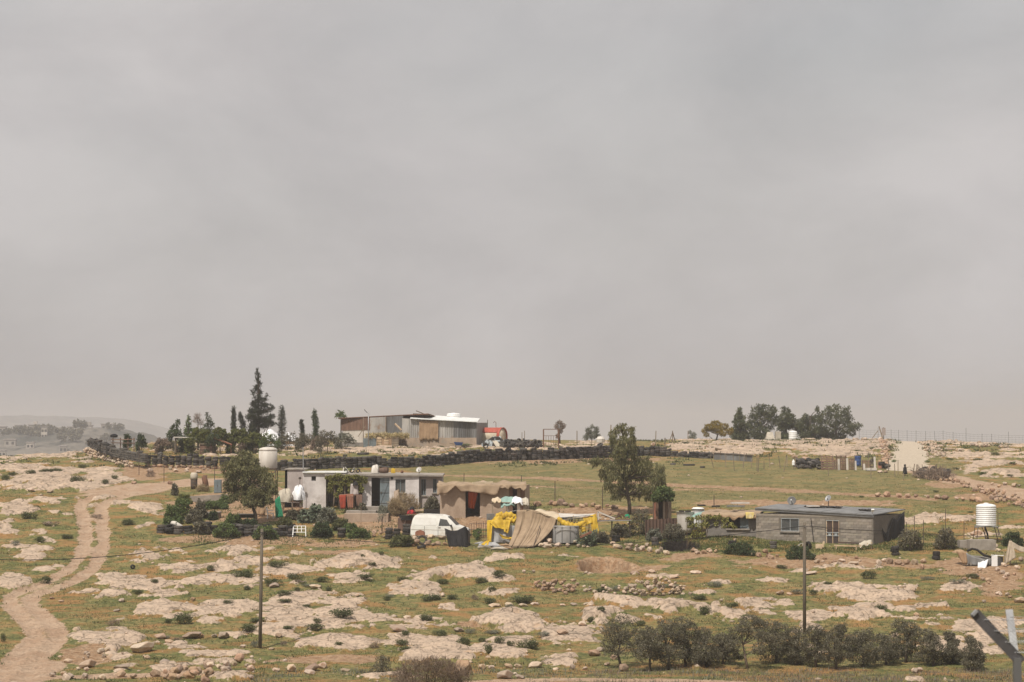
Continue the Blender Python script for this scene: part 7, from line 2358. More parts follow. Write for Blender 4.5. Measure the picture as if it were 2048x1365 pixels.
# end wall, rear and left walls
mb = MB(A)
C2 = Vector((C_.x,C_.y,0))
Bq = Vector((B.x,B.y,0)) + nb * .012
wallgrid(mb,Bq,C2,zb,zt - .06,.2)
bk = Vector((A.x,A.y,0)) + nb * 5.2
wallgrid(mb,C2,bk,zb,zt - .06,.2)
wallgrid(mb,bk,core0,zb,zt - .06,.2)
mb.build('end_wall','mortar',root)
de = (C2 - Bq)
le = de.length
de.normalize()
mbk = MB(A)
for r_ in range(rows_):
 x = -.2 * (r_ % 2)
 while x < le - .1:
  a0_ = max(0,x) + .006
  a1_ = min(le,x + bl) - .006
  z = zb + r_ * bh
  p0,p1 = Bq + de * a0_,Bq + de * a1_
  nn = Vector((de.y,-de.x,0)) * random.uniform(.010,.016)
  if a1_ - a0_ > .05:
   mbk.hexa([p0 + nn + Vector((0,0,z + .006)),p1 + nn + Vector((0,0,z + .006)),p1 + Vector((0,0,z + .006)),p0 + Vector((0,0,z + .006))],
      [p0 + nn + Vector((0,0,z + bh - .006)),p1 + nn + Vector((0,0,z + bh - .006)),p1 + Vector((0,0,z + bh - .006)),p0 + Vector((0,0,z + bh - .006))])
  x += bl
mbk.build('end_blocks','block',root,kind='stuff')
# roof sheets
mb = MB(A)
fl = Vector((A.x,A.y,ztA)) - nb * .12 - d * .05
frt = Vector((B.x,B.y,ztB)) - nb * .12 + d * .06
rr_ = Vector((C_.x,C_.y,P(0,1020,C_.y).z)) + d * .15
rl = Vector((A.x,A.y,ztA + .12)) + nb * 5.6 - d * .2
nseg = 7
for k in range(nseg):
 t0,t1 = k / nseg,(k + 1) / nseg - .004
 p = [fl.lerp(frt,t0),fl.lerp(frt,t1),rl.lerp(rr_,t1),rl.lerp(rr_,t0)]
 up = Vector((0,0,.05 + .012 * (k % 2)))
 MB(A).hexa([q - Vector((0,0,.02)) for q in p],[q + up for q in p]).build('roof_sheet','roofsheet',root)
MB(A).bar(fl - Vector((0,0,.10)) + nb * .1,frt - Vector((0,0,.10)) + nb * .1,.1,.14).build('fascia','zincdark',root)
# window and door
wo = lambda sx,z,dep: Vector((A.x,A.y,0)) + d * sx + nb * dep + Vector((0,0,z))
wobj = MB(A).hexa([wo(wn[0],wn[2],.12),wo(wn[1],wn[2],.12),wo(wn[1],wn[2],.15),wo(wn[0],wn[2],.15)],[wo(wn[0],wn[3],.12),wo(wn[1],wn[3],.12),wo(wn[1],wn[3],.15),wo(wn[0],wn[3],.15)]).build('window','dark',root)
fr = MB(A)
xm = (wn[0] + wn[1]) / 2
for sx in (wn[0] + .03,xm,wn[1] - .03):
 fr.bar(wo(sx,wn[2],.05),wo(sx,wn[3],.05),.045)
for z in (wn[2] + .03,wn[3] - .03):
 fr.bar(wo(wn[0],z,.03),wo(wn[1],z,.03),.045)
fr.build('frame','alu',wobj)
for k in (0,1):
 a0_,a1_ = (wn[0] + .07,xm - .04) if k == 0 else (xm + .04,wn[1] - .07)
 MB(A).hexa([wo(a0_,wn[2] + .07,.08),wo(a1_,wn[2] + .07,.08),wo(a1_,wn[2] + .07,.09),wo(a0_,wn[2] + .07,.09)],[wo(a0_,wn[3] - .07,.08),wo(a1_,wn[3] - .07,.08),wo(a1_,wn[3] - .07,.09),wo(a0_,wn[3] - .07,.09)]).build('pane','glass',wobj)
MB(A).bar(wo(wn[0] - .08,wn[2] - .05,-.06),wo(wn[1] + .08,wn[2] - .05,-.06),.14,.08).build('sill','concrete',wobj)
zd1 = dr[3]
dobj = MB(A).hexa([wo(dr[0],zb,.08),wo(dr[1],zb,.08),wo(dr[1],zb,.12),wo(dr[0],zb,.12)],[wo(dr[0],zd1,.08),wo(dr[1],zd1,.08),wo(dr[1],zd1,.12),wo(dr[0],zd1,.12)]).build('door',M('rusty_door',(.075,.055,.05),(.05,.04,.038),4,.7),root)
xd = (dr[0] + dr[1]) / 2
for sx,wd in ((dr[0] + .03,.05),(xd,.07),(dr[1] - .03,.05)):
 MB(A).bar(wo(sx,zb,.05),wo(sx,zd1,.05),wd).build('door_stile','palewood',dobj)
for t in (.40,.52,.985):
 z = zb + (zd1 - zb) * t
 MB(A).bar(wo(dr[0],z,.04),wo(dr[1],z,.04),.05).build('door_rail','alu',dobj)
for k in (0,1):
 cx = dr[0] + (dr[1] - dr[0]) * (.26 + .48 * k)
 z0,z1 = zb + (zd1 - zb) * .54,zd1 - .06
 for j in (-1,0,1):
  MB(A).bar(wo(cx + j * .09,z0,.06),wo(cx + j * .09,z1,.06),.018).build('grille_bar','rust',dobj)
 MB(A).lathe(wo(cx,zb + (zd1 - zb) * .46,.06),[(.10,-.01),(.12,0),(.10,.01)],10,-nb).build('ornament','alu',dobj)
# wires and cloth on the wall
solo(wire(wire(MB(A),wo(along(1620)[0],zat(1052,1620),-.03),wo(along(1766)[0],zat(1062,1766),-.03),.06,.012,12),wo(along(1622)[0],zat(1037,1622),-.03),wo(along(1628)[0],zat(1085,1628),-.05),0,.03,4),'wall_cable','dark','dark cable slung along the front of the block house','cable',A)
Cc = Vector((B.x,B.y,0)).lerp(C2,.35)
mb = MB(A)
def bc(u,v):
 px = 1764 + 45 * u
 top = float(np.interp(px,[1764,1768,1772,1779,1787,1794,1801,1809],[1056,1064,1068,1055,1034,1042,1030,1022]))
 bot = float(np.interp(px,[1764,1770,1776,1790,1809],[1062,1084,1090,1094,1092]))
 t = np.clip((px - 1746) / (1808 - 1746),0,1)
 y = 177.5 + (182.3 - 177.5) * t - .35 - .10 * math.sin(u * 20 + v * 3)
 return P(px,top + (bot - top) * v,y)
solo(MB(A).grid(bc,30,10,.015),'black_sheet','black_cloth','torn black cloth hanging at the right end of the block house','cloth',A,None,True)
# roof things
def roofp(px,t):
 f = (along(px)[0] + .2) / (ln + .35)
 q = fl.lerp(frt,f).lerp(rl.lerp(rr_,f),t)
 return q + Vector((0,0,.05))
dish(roofp(1539,.85),.34,'large grey mesh satellite dish on the left of the block house roof',.32,'zincdark',-.3,.3)
dish(roofp(1615,.75),.27,'pale satellite dish on the middle of the block house roof',.65,'steel',-.8,.5)
rr = thing('flood_light','small white flood light at the roof edge of the block house','lamp',roofp(1746,.03))
MB().bar((0,0,-.1),(0,-.1,.3),.05).build('bracket','white_plastic',rr)
MB().box((0,-.2,.3),(.22,.12,.18),0,.5).build('lamp_head','white_plastic',rr)
for k,(px,t,lx,lb) in enumerate([(1598,.6,1.6,'dark mat lying on the roof beside the pale dish'),(1630,.66,1.2,'second dark mat lying on the roof right of the pale dish'),(1706,.45,1.0,'dark strip lying on the right half of the block house roof')]):
 q = roofp(px,t)
 solo(MB(q).grid(lambda u,v: q + d * ((u - .5) * lx) + nb * ((v - .5) * .8) + Vector((0,0,.10 + .06 * math.sin(u * 13) * math.cos(v * 7))),10,6,.03),'roof_mat','dark',lb,'mat',q)
solo(MB(roofp(1600,.5)).box(roofp(1598,.5) + Vector((0,0,.14)),(.9,.5,.08),.2),'roof_board','old_white','white board lying among the dark mats on the block house roof','board',roofp(1600,.5))
# annex left of the block house
A3 = on(P(1412,1000,182.8).x,182.8)
B3 = Vector((A.x,A.y,0)) + nb * .6
root = thing('annex','low grey rendered annex with ragged cloth roof left of the block house','annex',A3)
d3 = Vector((B3.x - A3.x,B3.y - A3.y,0))
l3 = d3.length
d3.normalize()
n3 = Vector((-d3.y,d3.x,0))
zt3 = P(0,1028,182).z
zb3 = min(A3.z,A.z) - .2
def al3(px):
 r_ = ray(px,1050)
 t = (A3.x * n3.x + A3.y * n3.y) / (r_.x * n3.x + r_.y * n3.y)
 q = r_ * t
 return (Vector((q.x,q.y,0)) - Vector((A3.x,A3.y,0))).dot(d3)
op3 = (al3(1455),al3(1497),P(0,1058,182).z,P(0,1031,182).z)
mb = MB(A3)
wallgrid(mb,A3,B3,zb3,zt3,.2,[op3])
e3 = Vector((A3.x,A3.y,0)) + n3 * 4
wallgrid(mb,e3,Vector((A3.x,A3.y,0)) + n3 * .2,zb3,zt3,.2)
wallgrid(mb,Vector((B3.x,B3.y,0)) + n3 * 4,e3,zb3,zt3,.2)
mb.build('wall','render',root)
o3 = lambda sx,z,dep: Vector((A3.x,A3.y,0)) + d3 * sx + n3 * dep + Vector((0,0,z))
MB(A3).hexa([o3(al3(1480),op3[2],.06),o3(op3[1],op3[2],.06),o3(op3[1],op3[2],.10),o3(al3(1480),op3[2],.10)],[o3(al3(1480),op3[3] - .05,.06),o3(op3[1],op3[3] - .05,.06),o3(op3[1],op3[3] - .05,.10),o3(al3(1480),op3[3] - .05,.10)]).build('shutter','blue_metal',root)
MB(A3).bar(o3(op3[0] - .1,op3[2] - .05,-.06),o3(op3[1] + .1,op3[2] - .05,-.06),.14,.1).build('sill','concrete',root)
mb = MB(A3)
def r3(u,v):
 q = o3(-.3 + (l3 + .35) * u,zt3 + .05,-.45 + 4.7 * v)
 q.z += .03 * math.sin(u * 17 + v * 5) + .02 * math.sin(u * 43) + .02 * math.sin(v * 13 + u * 9) + .1 * v
 if v < .04:
  q.z -= .12 + .16 * abs(math.sin(u * 19)) * abs(math.sin(u * 7 + 1))
 return q
mb.grid(r3,50,16,.03)
mb.build('roof','tan_cloth',root,True)
def v3(u,v):
 q = r3(u,0)
 q.z -= v * (.10 + .13 * (.5 + .5 * math.sin(u * 13 + .6)) + .05 * math.sin(u * 37))
 return q + n3 * (-.03 - .03 * math.sin(u * 40 + 2 * math.sin(u * 13)) * v)
MB(A3).grid(v3,60,3,.012).build('valance','burlap',root,True)
for k,(x0_,x1_,y0_,mt) in enumerate(((1424,1440,1013,'black_cloth'),(1455,1490,1013,'zincdark'),(1464,1500,1007,'old_white'),(1398,1412,1012,'black_cloth'))):
 p = P((x0_ + x1_) / 2,y0_,184)
 MB(A3).box((p.x,184.2 + .3 * k,max(p.z,zt3 + .2)),((x1_ - x0_) / S(184),.5,.10),.06 * k).build('roof_weight',mt,root)
cloth(MB(A3),o3(al3(1492),zt3 + .12,-.5),o3(al3(1510),zt3 + .12,-.5),o3(al3(1508),zt3 - .35,-.55),o3(al3(1494),zt3 - .38,-.55),8,6,.05,2,0,.02,41).build('yellow_rag',M('pale_yellow_rag',(.62,.48,.14),(.55,.46,.28),3,.9),root,True)
g = on(P(1400,1000,181.5).x,181.5)
vroot = thing('climbing_vine','leafy vine hanging over a trellis at the left end of the annex','vine',g)
cs,rs = [],[]
s = S(181.3)
for (px,py,rx,ry) in [(1380,1038,10,6),(1398,1035,11,6),(1416,1034,12,6),(1434,1034,10,5),(1382,1050,9,8),(1398,1052,9,9),(1390,1068,9,9),(1404,1070,7,8),(1412,1048,8,7),(1450,1040,9,6),(1462,1050,7,6),(1448,1052,6,6),(1468,1054,6,4),(1432,1046,6,5)]:
 cs.append(tuple(P(px,py,181.3) - g))
 rs.append((rx / s,.3,ry / s))
rng = np.random.default_rng(12)
link('crown',leafmesh('crown',leaves(rng,cs,rs,1900,.09,.13,.3),LF['vine']),vroot)
mb = MB(g)
for px in (1384,1392,1402,1412):
 mb.tube([on(P(px,1000,181.4).x,181.4),P(px + 3,1060,181.4),P(px,1036,181.4)],[.04,.035,.02],5)
mb.build('trunk','palebark',vroot,True)
stake(1374,1038,1086,'thin dark post at the left end of the annex trellis',.06,'darksteel')
# bench of planks before the door, chair, pallet
g = G(1700,1102)
Yb = g.y + .6
root = thing('plank_bed','pale plank bed frame with a rumpled cloth before the block house','bed',g)
MB(g).bar(P(1668,1091,Yb),P(1716,1093,Yb),.12,.09).build('rail','palewood',root)
MB(g).bar(P(1712,1094,Yb),P(1744,1086,Yb),.12,.09).build('rail','palewood',root)
MB(g).bar(P(1676,1085,Yb + .9),P(1742,1088,Yb + .9),.1).build('rail','darksteel',root)
for px in (1672,1712,1742):
 q = on(P(px,1000,Yb).x,Yb)
 MB(g).bar(q - Vector((0,0,.05)),P(px,1092,Yb),.08).build('leg','palewood',root)
cloth(MB(g),P(1718,1088,Yb + .1),P(1743,1082,Yb + .3),P(1744,1090,Yb - .2),P(1720,1096,Yb - .2),9,6,.10,2,-.1,.04,15).build('blanket','beige_tarp',root,True)
g = G(1645,1099)
root = thing('low_chair','low wooden chair with upright back left of the block house door','chair',g)
Yl = g.y + .3
MB(g).bar(P(1631,1094,Yl),P(1645,1094,Yl),.12,.4).build('seat','palewood',root)
MB(g).bar(P(1645,1095,Yl),P(1648,1083,Yl),.10,.35,(0,1,0)).build('backrest','palewood',root)
for px in (1632,1645):
 MB(g).bar(on(P(px,1000,Yl).x,Yl),P(px,1094,Yl),.06).build('leg','palewood',root)
solo(MB(G(1628,1098)).tube([P(1630,1070,180.2),P(1638,1092,179.4),P(1634,1098,179.2)],[.03,.05,.04],6),'dead_branch','bark','dead branch leaning on the block wall left of the door','branch',G(1628,1098))
g = G(1618,1101)
tag(put_tyre(g + Vector((0,.2,.3)),.3,.2,None,1.35,.2),'tyre standing on edge by the right pole before the block wall','tyre')
g = G(1605,1092)
root = thing('bicycle_frame','pale tangled bicycle frame lying in the leafy bush','bicycle frame',g)
for k,(a_,b_,c_) in enumerate((((1590,1098),(1598,1090),(1602,1098)),((1598,1090),(1606,1086),(1604,1096)),((1604,1096),(1600,1100),(1594,1098)))):
 MB(g).tube([P(*a_,g.y),P(*b_,g.y),P(*c_,g.y)],.035,6).build('tube','old_white',root,True)
# right: tank on stand, fence, bathtub, netting
Yz = 178.5
s = S(Yz)
tank(1972.5,1006,1052,40,Yz,'white ribbed water tank on a tall steel stand at right','white_plastic',9)
g = on(P(1972,1000,Yz).x,Yz)
root = thing('tank_stand','tall thin steel stand under the white ribbed tank','stand',g)
zt = P(0,1052,Yz).z - g.z
for sx,sy in ((-1,-1),(1,-1),(-1,1),(1,1)):
 MB().bar((sx * 30 / s * .98 if sx > 0 else sx * 24 / s,sy * .75,-.1),(sx * 19 / s,sy * .6,zt - .06),.05).build('leg','darksteel',root)
for k in (-1,1):
 MB().bar((-20 / s,k * .6,zt - .04),(20 / s,k * .6,zt - .04),.07).build('rail','steel',root)
 MB().bar((k * 19 / s,-.6,zt - .11),(k * 19 / s,.6,zt - .11),.07).build('rail','steel',root)
 MB().bar((-6 / s,k * .5,zt - .1),(4 / s * k,k * .5,.2),.05).build('brace','darksteel',root)
MB().tube([(-4 / s,-.2,zt - .05),(1 / s,-.25,zt - .6),(3 / s,-.2,zt - 1.1)],.07,7).build('pipe','dark',root,True)
MB().bar((-24 / s,-.7,zt * .42),(30 / s * .9,-.7,zt * .4),.04).build('crossbar','darksteel',root)
g = G(1958,1101)
solo(MB(g).box(P(1962,1090,g.y + .6),(52 / s,1.2,20 / s),.05),'concrete_trough','concrete','weathered concrete trough under the white ribbed tank','trough',g)
solo(MB(g).box(P(1926,1090,g.y + 1.2),(18 / s,.8,18 / s),.1),'concrete_block','concrete','grey concrete block left of the trough under the tank','block',g)
for i,(x,y,wd,hh,lb) in enumerate([(1990,1096,14,12,'tan stone right of the concrete trough'),(1996,1104,12,9,'stone below the right end of the concrete trough'),(1953,1072,28,14,'pale rock behind the legs of the tank stand'),(2042,1122,14,12,'pale round stone by the netting at the right edge'),(2035,1138,14,10,'reddish stone near the right edge below the netting'),(2008,1133,14,10,'stone right of the white board')]):
 boulder(x,y,wd,hh,lb)
for x,yt,yb,lb in [(1829,1032,1088,'thin fence post, first right of the block house'),(1847,1040,1088,'thin fence post, second right of the block house'),(1891,1018,1068,'taller thin fence post behind the right olive bush'),(1928,1042,1094,'thin fence post left of the concrete trough'),(1996,1024,1075,'thin fence post right of the white ribbed tank'),(1813,1044,1088,'short thin post close to the black cloth')]:
 stake(x,yt,yb,lb,.05,'darksteel')
g = G(1845,1088)
solo(MB(g).bar(P(1845,1068,g.y),P(1946,1072,g.y + .3),.04),'fence_rail','darksteel','thin horizontal rail between the posts left of the tank','rail',g)
g = G(1955,1132)
s = S(g.y)
root = thing('cloth_trough','sagging tan cloth trough with a torn rim below the tank','trough',g)
cloth(MB(g),P(1912,1102,g.y + .4),P(1934,1104,g.y),P(1936,1128,g.y),P(1926,1128,g.y + .2),8,7,.08,2,0,.03,18).build('cloth','burlap',root,True)
cloth(MB(g),P(1932,1106,g.y),P(1982,1118,g.y - .1),P(1982,1130,g.y - .1),P(1936,1130,g.y),14,6,.06,3,.15,.03,19).build('cloth','zincdark',root,True)
MB(g).hexa([P(1934,1131,g.y),P(1998,1133,g.y),P(1998,1133,g.y + 1.2),P(1934,1131,g.y + 1.2)],[P(1934,1112,g.y + .1),P(1998,1118,g.y + .1),P(1998,1116,g.y + 1.2),P(1934,1110,g.y + 1.2)]).build('basin','render',root)
g2 = G(1912,1102)
solo(dome(1918,1106,12,6,g.y + .9,.5,6,g2,.1),'sack','burlap','tan sack slumped on the left rim of the cloth trough','sack',g2,None,True)
solo(MB(g).tube([P(1934,1103,g.y + .1),P(1944,1098,g.y + .1),P(1954,1100,g.y),P(1968,1111,g.y - .1),P(1984,1115,g.y - .1)],[.07,.08,.08,.09,.08],8),'black_hose','dark','thick black hose arching over the cloth trough','hose',g,None,True)
g3 = G(1992,1133)
root = thing('white_box','white metal box with dark side standing right of the hose','box',g3)
MB(g3).hexa([P(1983,1133,g3.y),P(1995,1133,g3.y),P(1995,1132,g3.y + .8),P(1983,1132,g3.y + .8)],[P(1983,1112,g3.y),P(1995,1112,g3.y),P(1995,1111,g3.y + .8),P(1983,1111,g3.y + .8)]).build('front','white_plastic',root)
MB(g3).hexa([P(1995.3,1132,g3.y + .05),P(2006,1132,g3.y + .5),P(2006,1132,g3.y + .8),P(1995.3,1132,g3.y + .8)],[P(1995.3,1113.5,g3.y + .05),P(2006,1114.5,g3.y + .5),P(2006,1114,g3.y + .8),P(1995.3,1113,g3.y + .8)]).build('side','zincdark',root)
MB(g3).hexa([P(1982,1111.5,g3.y - .05),P(2008,1112.5,g3.y + .3),P(2008,1112,g3.y + .9),P(1982,1111,g3.y + .9)],[P(1982,1110.5,g3.y - .05),P(2008,1111.5,g3.y + .3),P(2008,1111,g3.y + .9),P(1982,1110,g3.y + .9)]).build('lid','white_plastic',root)
solo(cloth(MB(g3),P(1876,1132,g3.y + 1),P(1962,1132,g3.y + .8),P(1972,1139,g3.y - .6),P(1850,1140,g3.y - .4),20,5,.05,4,0,.03,22),'grey_sheet','grey_sheet','flat grey plastic sheet spread on the ground below the cloth trough','plastic sheet',g3,None,True)
solo(cloth(MB(g3),P(1956,1126,g3.y + .1),P(1977,1120,g3.y),P(1970,1140,g3.y - .6),P(1955,1140,g3.y - .6),8,6,.08,2,0,.03,23),'white_rag','white_tarp','crumpled white rag left of the white box','rag',g3,None,True)
g4 = G(2020,1130)
root = thing('net_tent','torn tan netting tied up on a stick at the right edge','netting',g4)
s = S(g4.y)
MB(g4).bar(G(2021,1128),P(2020,1080,g4.y),.06).build('stick','wood',root)
cloth(MB(g4),P(2018,1082,g4.y),P(2024,1082,g4.y),P(2032,1116,g4.y - .3),P(2006,1132,g4.y - .6),10,12,.08,3,0,.01,24).build('net','net',root,True)
cloth(MB(g4),P(2021,1082,g4.y + .1),P(2062,1098,g4.y + .6),P(2062,1108,g4.y + .3),P(2026,1098,g4.y),12,6,.06,2,.1,.01,25).build('net','net',root,True)
MB(g4).bar(P(2008,1104,g4.y - .4),P(2010,1132,g4.y - .6),.05).build('stick','wood',root)
# ---------------------------------------------------------------- utility poles and their wires
tops = []
for (bx,by,tx,ty,lb) in [(520,1297,524,1058,'weathered wooden utility pole on the left of the rocky slope'),(1609,1268,1609,1045,'weathered wooden utility pole rising from the olive grove at right')]:
 g = G(bx,by)
 t = P(tx,ty,g.y)
 rr = thing('utility_pole',lb,'utility pole',g)
 MB(g).tube([g - Vector((0,0,.4)),g.lerp(t,.5),t],[.105,.095,.08],10).build('pole','pole',rr,True)
 MB(g).box(t - Vector((0,.1,.25)),(.05,.14,.05)).build('insulator','zincdark',rr)
 tops.append(t)
p0,p1 = tops
lft = P(-60,1118,p0.y - 6)
solo(wire(MB(p0),lft,p0 - Vector((0,.1,.2)),.55,.02,20),'overhead_wire','dark','thin overhead wire running from the left pole out to the left','wire',p0)
solo(wire(MB(p0),p0 - Vector((0,.1,.2)),p1 - Vector((0,.1,.2)),.95,.018,30),'overhead_wire','dark','thin overhead wire sagging between the two wooden poles','wire',p0)
solo(wire(MB(p1),p1 - Vector((0,.1,.2)),P(1790,1066,177),.25,.010,14),'overhead_wire','dark','thin overhead wire from the right pole to the block house','wire',p1)
for k,(py,r_) in enumerate(((1063,.07),(1068,.06))):
 pass
# ---------------------------------------------------------------- ruined stone walls
stone_wall([(1072,1174),(1090,1180),(1112,1182),(1135,1184),(1155,1187)],'tumbled dry stone heap, left end of the ruined wall on the slope',.33,3,'redstone',.9,heights=[1.2,3.0,4.6,3.6,2.4],gap=.55)
stone_wall([(1155,1180),(1180,1183),(1210,1186),(1240,1188)],'low broken middle of the ruined dry stone wall on the slope',.36,1,'stone',.8,heights=[1.6,1.2,1.6,2.0],gap=.75)
stone_wall([(1240,1188),(1265,1189),(1290,1190),(1315,1191),(1340,1190),(1365,1188)],'tallest dry stone heap, right end of the ruined wall on the slope',.38,3,'stone',.9,heights=[2.4,3.2,4.6,5.0,3.6,2.0],gap=.6)
stone_wall([(1365,1187),(1385,1184)],'few fallen stones trailing right of the ruined wall',.3,1,'stone',.8,gap=1.3)
stone_wall([(1040,1146),(1060,1145),(1082,1145)],'short row of tan stones above the outcrops left of the hollow',.45,1,'stone',.3,gap=.9)
stone_wall([(1185,1136),(1210,1142)],'stones fallen in the brown hollow',.3,1,'redstone',.9,gap=1.5)
# field edge before the houses
stone_wall([(1225,1092),(1250,1100),(1272,1102),(1300,1102),(1330,1106)],'tan stones edging the yard below the scrap table',.5,1,'stone',.6,heights=[1,1.4,1.8,1.3,1],gap=.85)
stone_wall([(1385,1104),(1405,1108),(1425,1106),(1440,1106)],'loose reddish stones right of the dark pit',.45,1,'redstone',.9,gap=.9)
stone_wall([(1494,1112),(1515,1116),(1535,1118),(1555,1118),(1570,1116)],'reddish stones before the middle of the block house',.5,1,'redstone',.6,heights=[1,1.2,1.8,1.8,1.0],gap=.75)
for i,(x,y,wd,hh,lb,m) in enumerate([
 (1758,1134,14,15,'tall narrow boulder, leftmost of the rounded row','stone'),(1769,1124,14,8,'flat boulder behind the leftmost of the rounded row','stone'),(1779,1128,17,15,'largest rounded boulder in the row before the block house','redstone'),
 (1797,1129,17,12,'rounded boulder right of the largest one in the row','redstone'),(1813,1128,18,12,'broad rounded boulder in the middle of the row','redstone'),(1829,1128,16,14,'rounded boulder fourth in the row','stone'),(1847,1126,14,12,'rounded boulder at the right end of the row','redstone'),(1844,1138,12,14,'pointed stone below the right end of the rounded row','redstone'),(1806,1132,9,6,'small stone below the rounded row','redstone'),
 (1634,1127,15,10,'pale round boulder right of the utility pole foot bush','stone'),(1626,1114,11,7,'small pale stone beside the right utility pole','stone'),(1650,1120,10,7,'small tan stone under the low chair','redstone'),(1668,1127,14,8,'tan stone left of the paired stones before the plank bed','redstone'),(1683,1124,18,8,'tan stone pair before the plank bed','stone'),(1706,1129,26,9,'long flat stone before the plank bed','stone'),(1713,1119,10,8,'small tan stone behind the long flat stone','redstone'),
 (1960,1140,10,8,'tan stone on the grey plastic sheet','stone'),(1995,1142,12,9,'pinkish stone below the white box','stone'),(2005,1147,12,9,'second pinkish stone stepping down from the white box','stone'),(2014,1152,12,9,'lowest pinkish stone stepping down from the white box','stone'),
 (1322,1103,9,13,'pale upright stone left of the dark pit','stone'),(1395,1109,13,8,'pale stone right of the dark pit','stone'),(1421,1107,10,8,'rounded pale stone further right of the dark pit','stone'),
 (1996,1189,14,8,'pale boulder on the grass near the right edge','stone'),(2040,1205,26,14,'pale boulder cut by the right edge','stone'),(2020,1196,12,7,'tan stone left of the boulder at the right edge','redstone'),(1561,1190,20,10,'flat grey topped rock left of the right pole','stone'),(1579,1190,14,6,'dark small rock right of the flat grey topped rock','redstone'),(1826,1186,16,12,'dark brown crumbling rock on the pale ledge','redstone'),(1833,1239,12,9,'brown rock on the ledge above the right olives','redstone'),(1668,1180,8,6,'little brown rock on the pale ledge right of the pole','redstone'),(1620,1148,36,7,'long thin slab on the grass right of the pole','stone'),
 (1304,1148,16,9,'tan lump of rock right of the brown hollow','stone'),(1270,1152,22,11,'rounded tan rock below the brown hollow','redstone'),(1392,1148,28,8,'smooth pale slab in the grass right of the hollow','stone'),(1345,1157,34,8,'pale slab behind the ruined wall','stone'),
 (990,1212,28,8,'flat pale stone, leftmost of the row of four','stone'),(1018,1210,22,8,'flat pale stone, second of the row of four','stone'),(1046,1212,20,8,'flat pale stone, third of the row of four','stone'),(1070,1209,20,7,'flat pale stone, rightmost of the row of four','stone'),(1021,1222,11,8,'small reddish stone below the row of four','redstone'),(1125,1211,14,6,'little pale stone in the grass under the ruined wall, left','stone'),(1148,1210,18,6,'little pale stone in the grass under the ruined wall, middle','stone'),(1173,1210,15,6,'little pale stone in the grass under the ruined wall, right','stone'),
 (815,1238,18,9,'grey rounded rock above the pale ledge in the middle slope','stone'),(918,1265,24,11,'smooth tan boulder right of the pale ledge','stone'),(797,1265,46,17,'sloping pale rock wedge in the middle slope','stone'),(746,1255,16,9,'white stone under the pale ledge','stone'),(983,1178,16,7,'tan stone above the shrub covered rocks','stone'),(1100,1260,18,12,'dark rimmed rock on the pale ledge at centre','stone'),(1165,1260,22,10,'smooth grey boulder at the right end of the pale ledge','stone'),(1125,1275,26,12,'broken brown rock on the pale ledge at centre','redstone'),
 (1188,1312,26,16,'rounded brown boulder left of the first olive tree','redstone'),(1200,1303,20,11,'pale stone beside the first olive tree crown','stone'),(1228,1320,18,12,'reddish boulder under the first olive tree','redstone'),(1145,1338,13,13,'small upright pale stone near the bottom','stone'),(1247,1342,24,18,'tan boulder at the foot of the first olive tree','redstone'),(1214,1332,14,8,'grey stone near the foot of the first olive tree','stone'),(1170,1338,12,7,'small pale slab near the bottom','stone'),(965,1338,18,14,'tan boulder near the bottom, left of a pair','stone'),(983,1337,14,9,'pale small boulder near the bottom, right of a pair','stone'),(1018,1336,22,11,'brown edged boulder near the bottom centre','redstone'),(1036,1335,18,9,'pale boulder right of the brown edged one','stone'),(1070,1335,32,16,'large tan boulder near the bottom centre','stone'),(1010,1358,36,22,'big smooth tan boulder at the bottom edge','stone'),(1040,1358,26,9,'low pale rock right of the smooth boulder at the bottom','stone'),
 (478,1329,24,20,'round brown boulder right of the left track above the rubble','redstone'),(494,1335,12,9,'smaller stone at the right of the round brown boulder','stone'),(447,1278,24,16,'rounded tan boulder left of the left pole','stone'),(429,1276,16,9,'flatter stone left of the rounded tan boulder','stone'),(403,1275,10,9,'brown stone left of the tan boulders','redstone'),(472,1278,16,7,'low pale stone between tan boulder and left pole','stone'),(558,1276,18,10,'brown boulder right of the left pole','redstone'),(549,1175,26,11,'pale stone beside the dark shrubs, left','stone'),(632,1177,30,10,'pale stone beside the dark shrubs, right','stone'),(486,1297,16,8,'stones at the foot of the left pole','stone'),(543,1300,14,7,'pale stones right of the foot of the left pole','stone'),
 (287,1304,60,24,'long grey squared block lying near the left track','stone'),(322,1277,28,14,'brown rock pair right of the left track, left one','redstone'),(385,1276,42,15,'cracked tan rocks above the squared block','stone'),(399,1276,16,12,'brown rock right of the cracked tan rocks','redstone'),(338,1289,22,10,'tan rock right above the squared block','redstone'),(175,1336,40,20,'wide tan boulder near the lower left corner','stone'),(135,1326,20,9,'tan stone left of the wide boulder in the lower left','stone'),(202,1308,18,13,'tan stone above the wide boulder in the lower left','stone'),(156,1341,14,8,'bluish grey stone at the foot of the wide boulder','stone'),(330,1331,26,10,'pale stone in the grass right of the squared block','stone'),(242,1343,44,9,'pale flat slab above the low track at left','stone'),(243,1205,16,9,'tan stone on the grass right of the left track','stone'),(233,1223,18,6,'small pale stone right of the left track','stone'),(122,1205,14,6,'brown stone inside the bend of the left track','redstone'),(104,1200,12,5,'small dark stone inside the bend of the left track','redstone'),(386,1201,14,8,'brown stone on the slope left of the great slab','redstone'),
 (620,1349,26,12,'tan boulder at the lower middle left','stone'),(583,1344,26,18,'large brownish boulder at the lower middle left','stone'),(552,1345,18,10,'tan stone left of the large brownish boulder','stone'),(625,1340,34,16,'flat topped boulder right of the large brownish boulder','redstone'),(646,1336,22,16,'grey upright boulder behind the flat topped one','stone'),(690,1344,22,8,'low pale stone right of the grey upright boulder','stone'),(926,1352,44,38,'large rust coloured boulder beside the brown bush at the bottom','redstone')]):
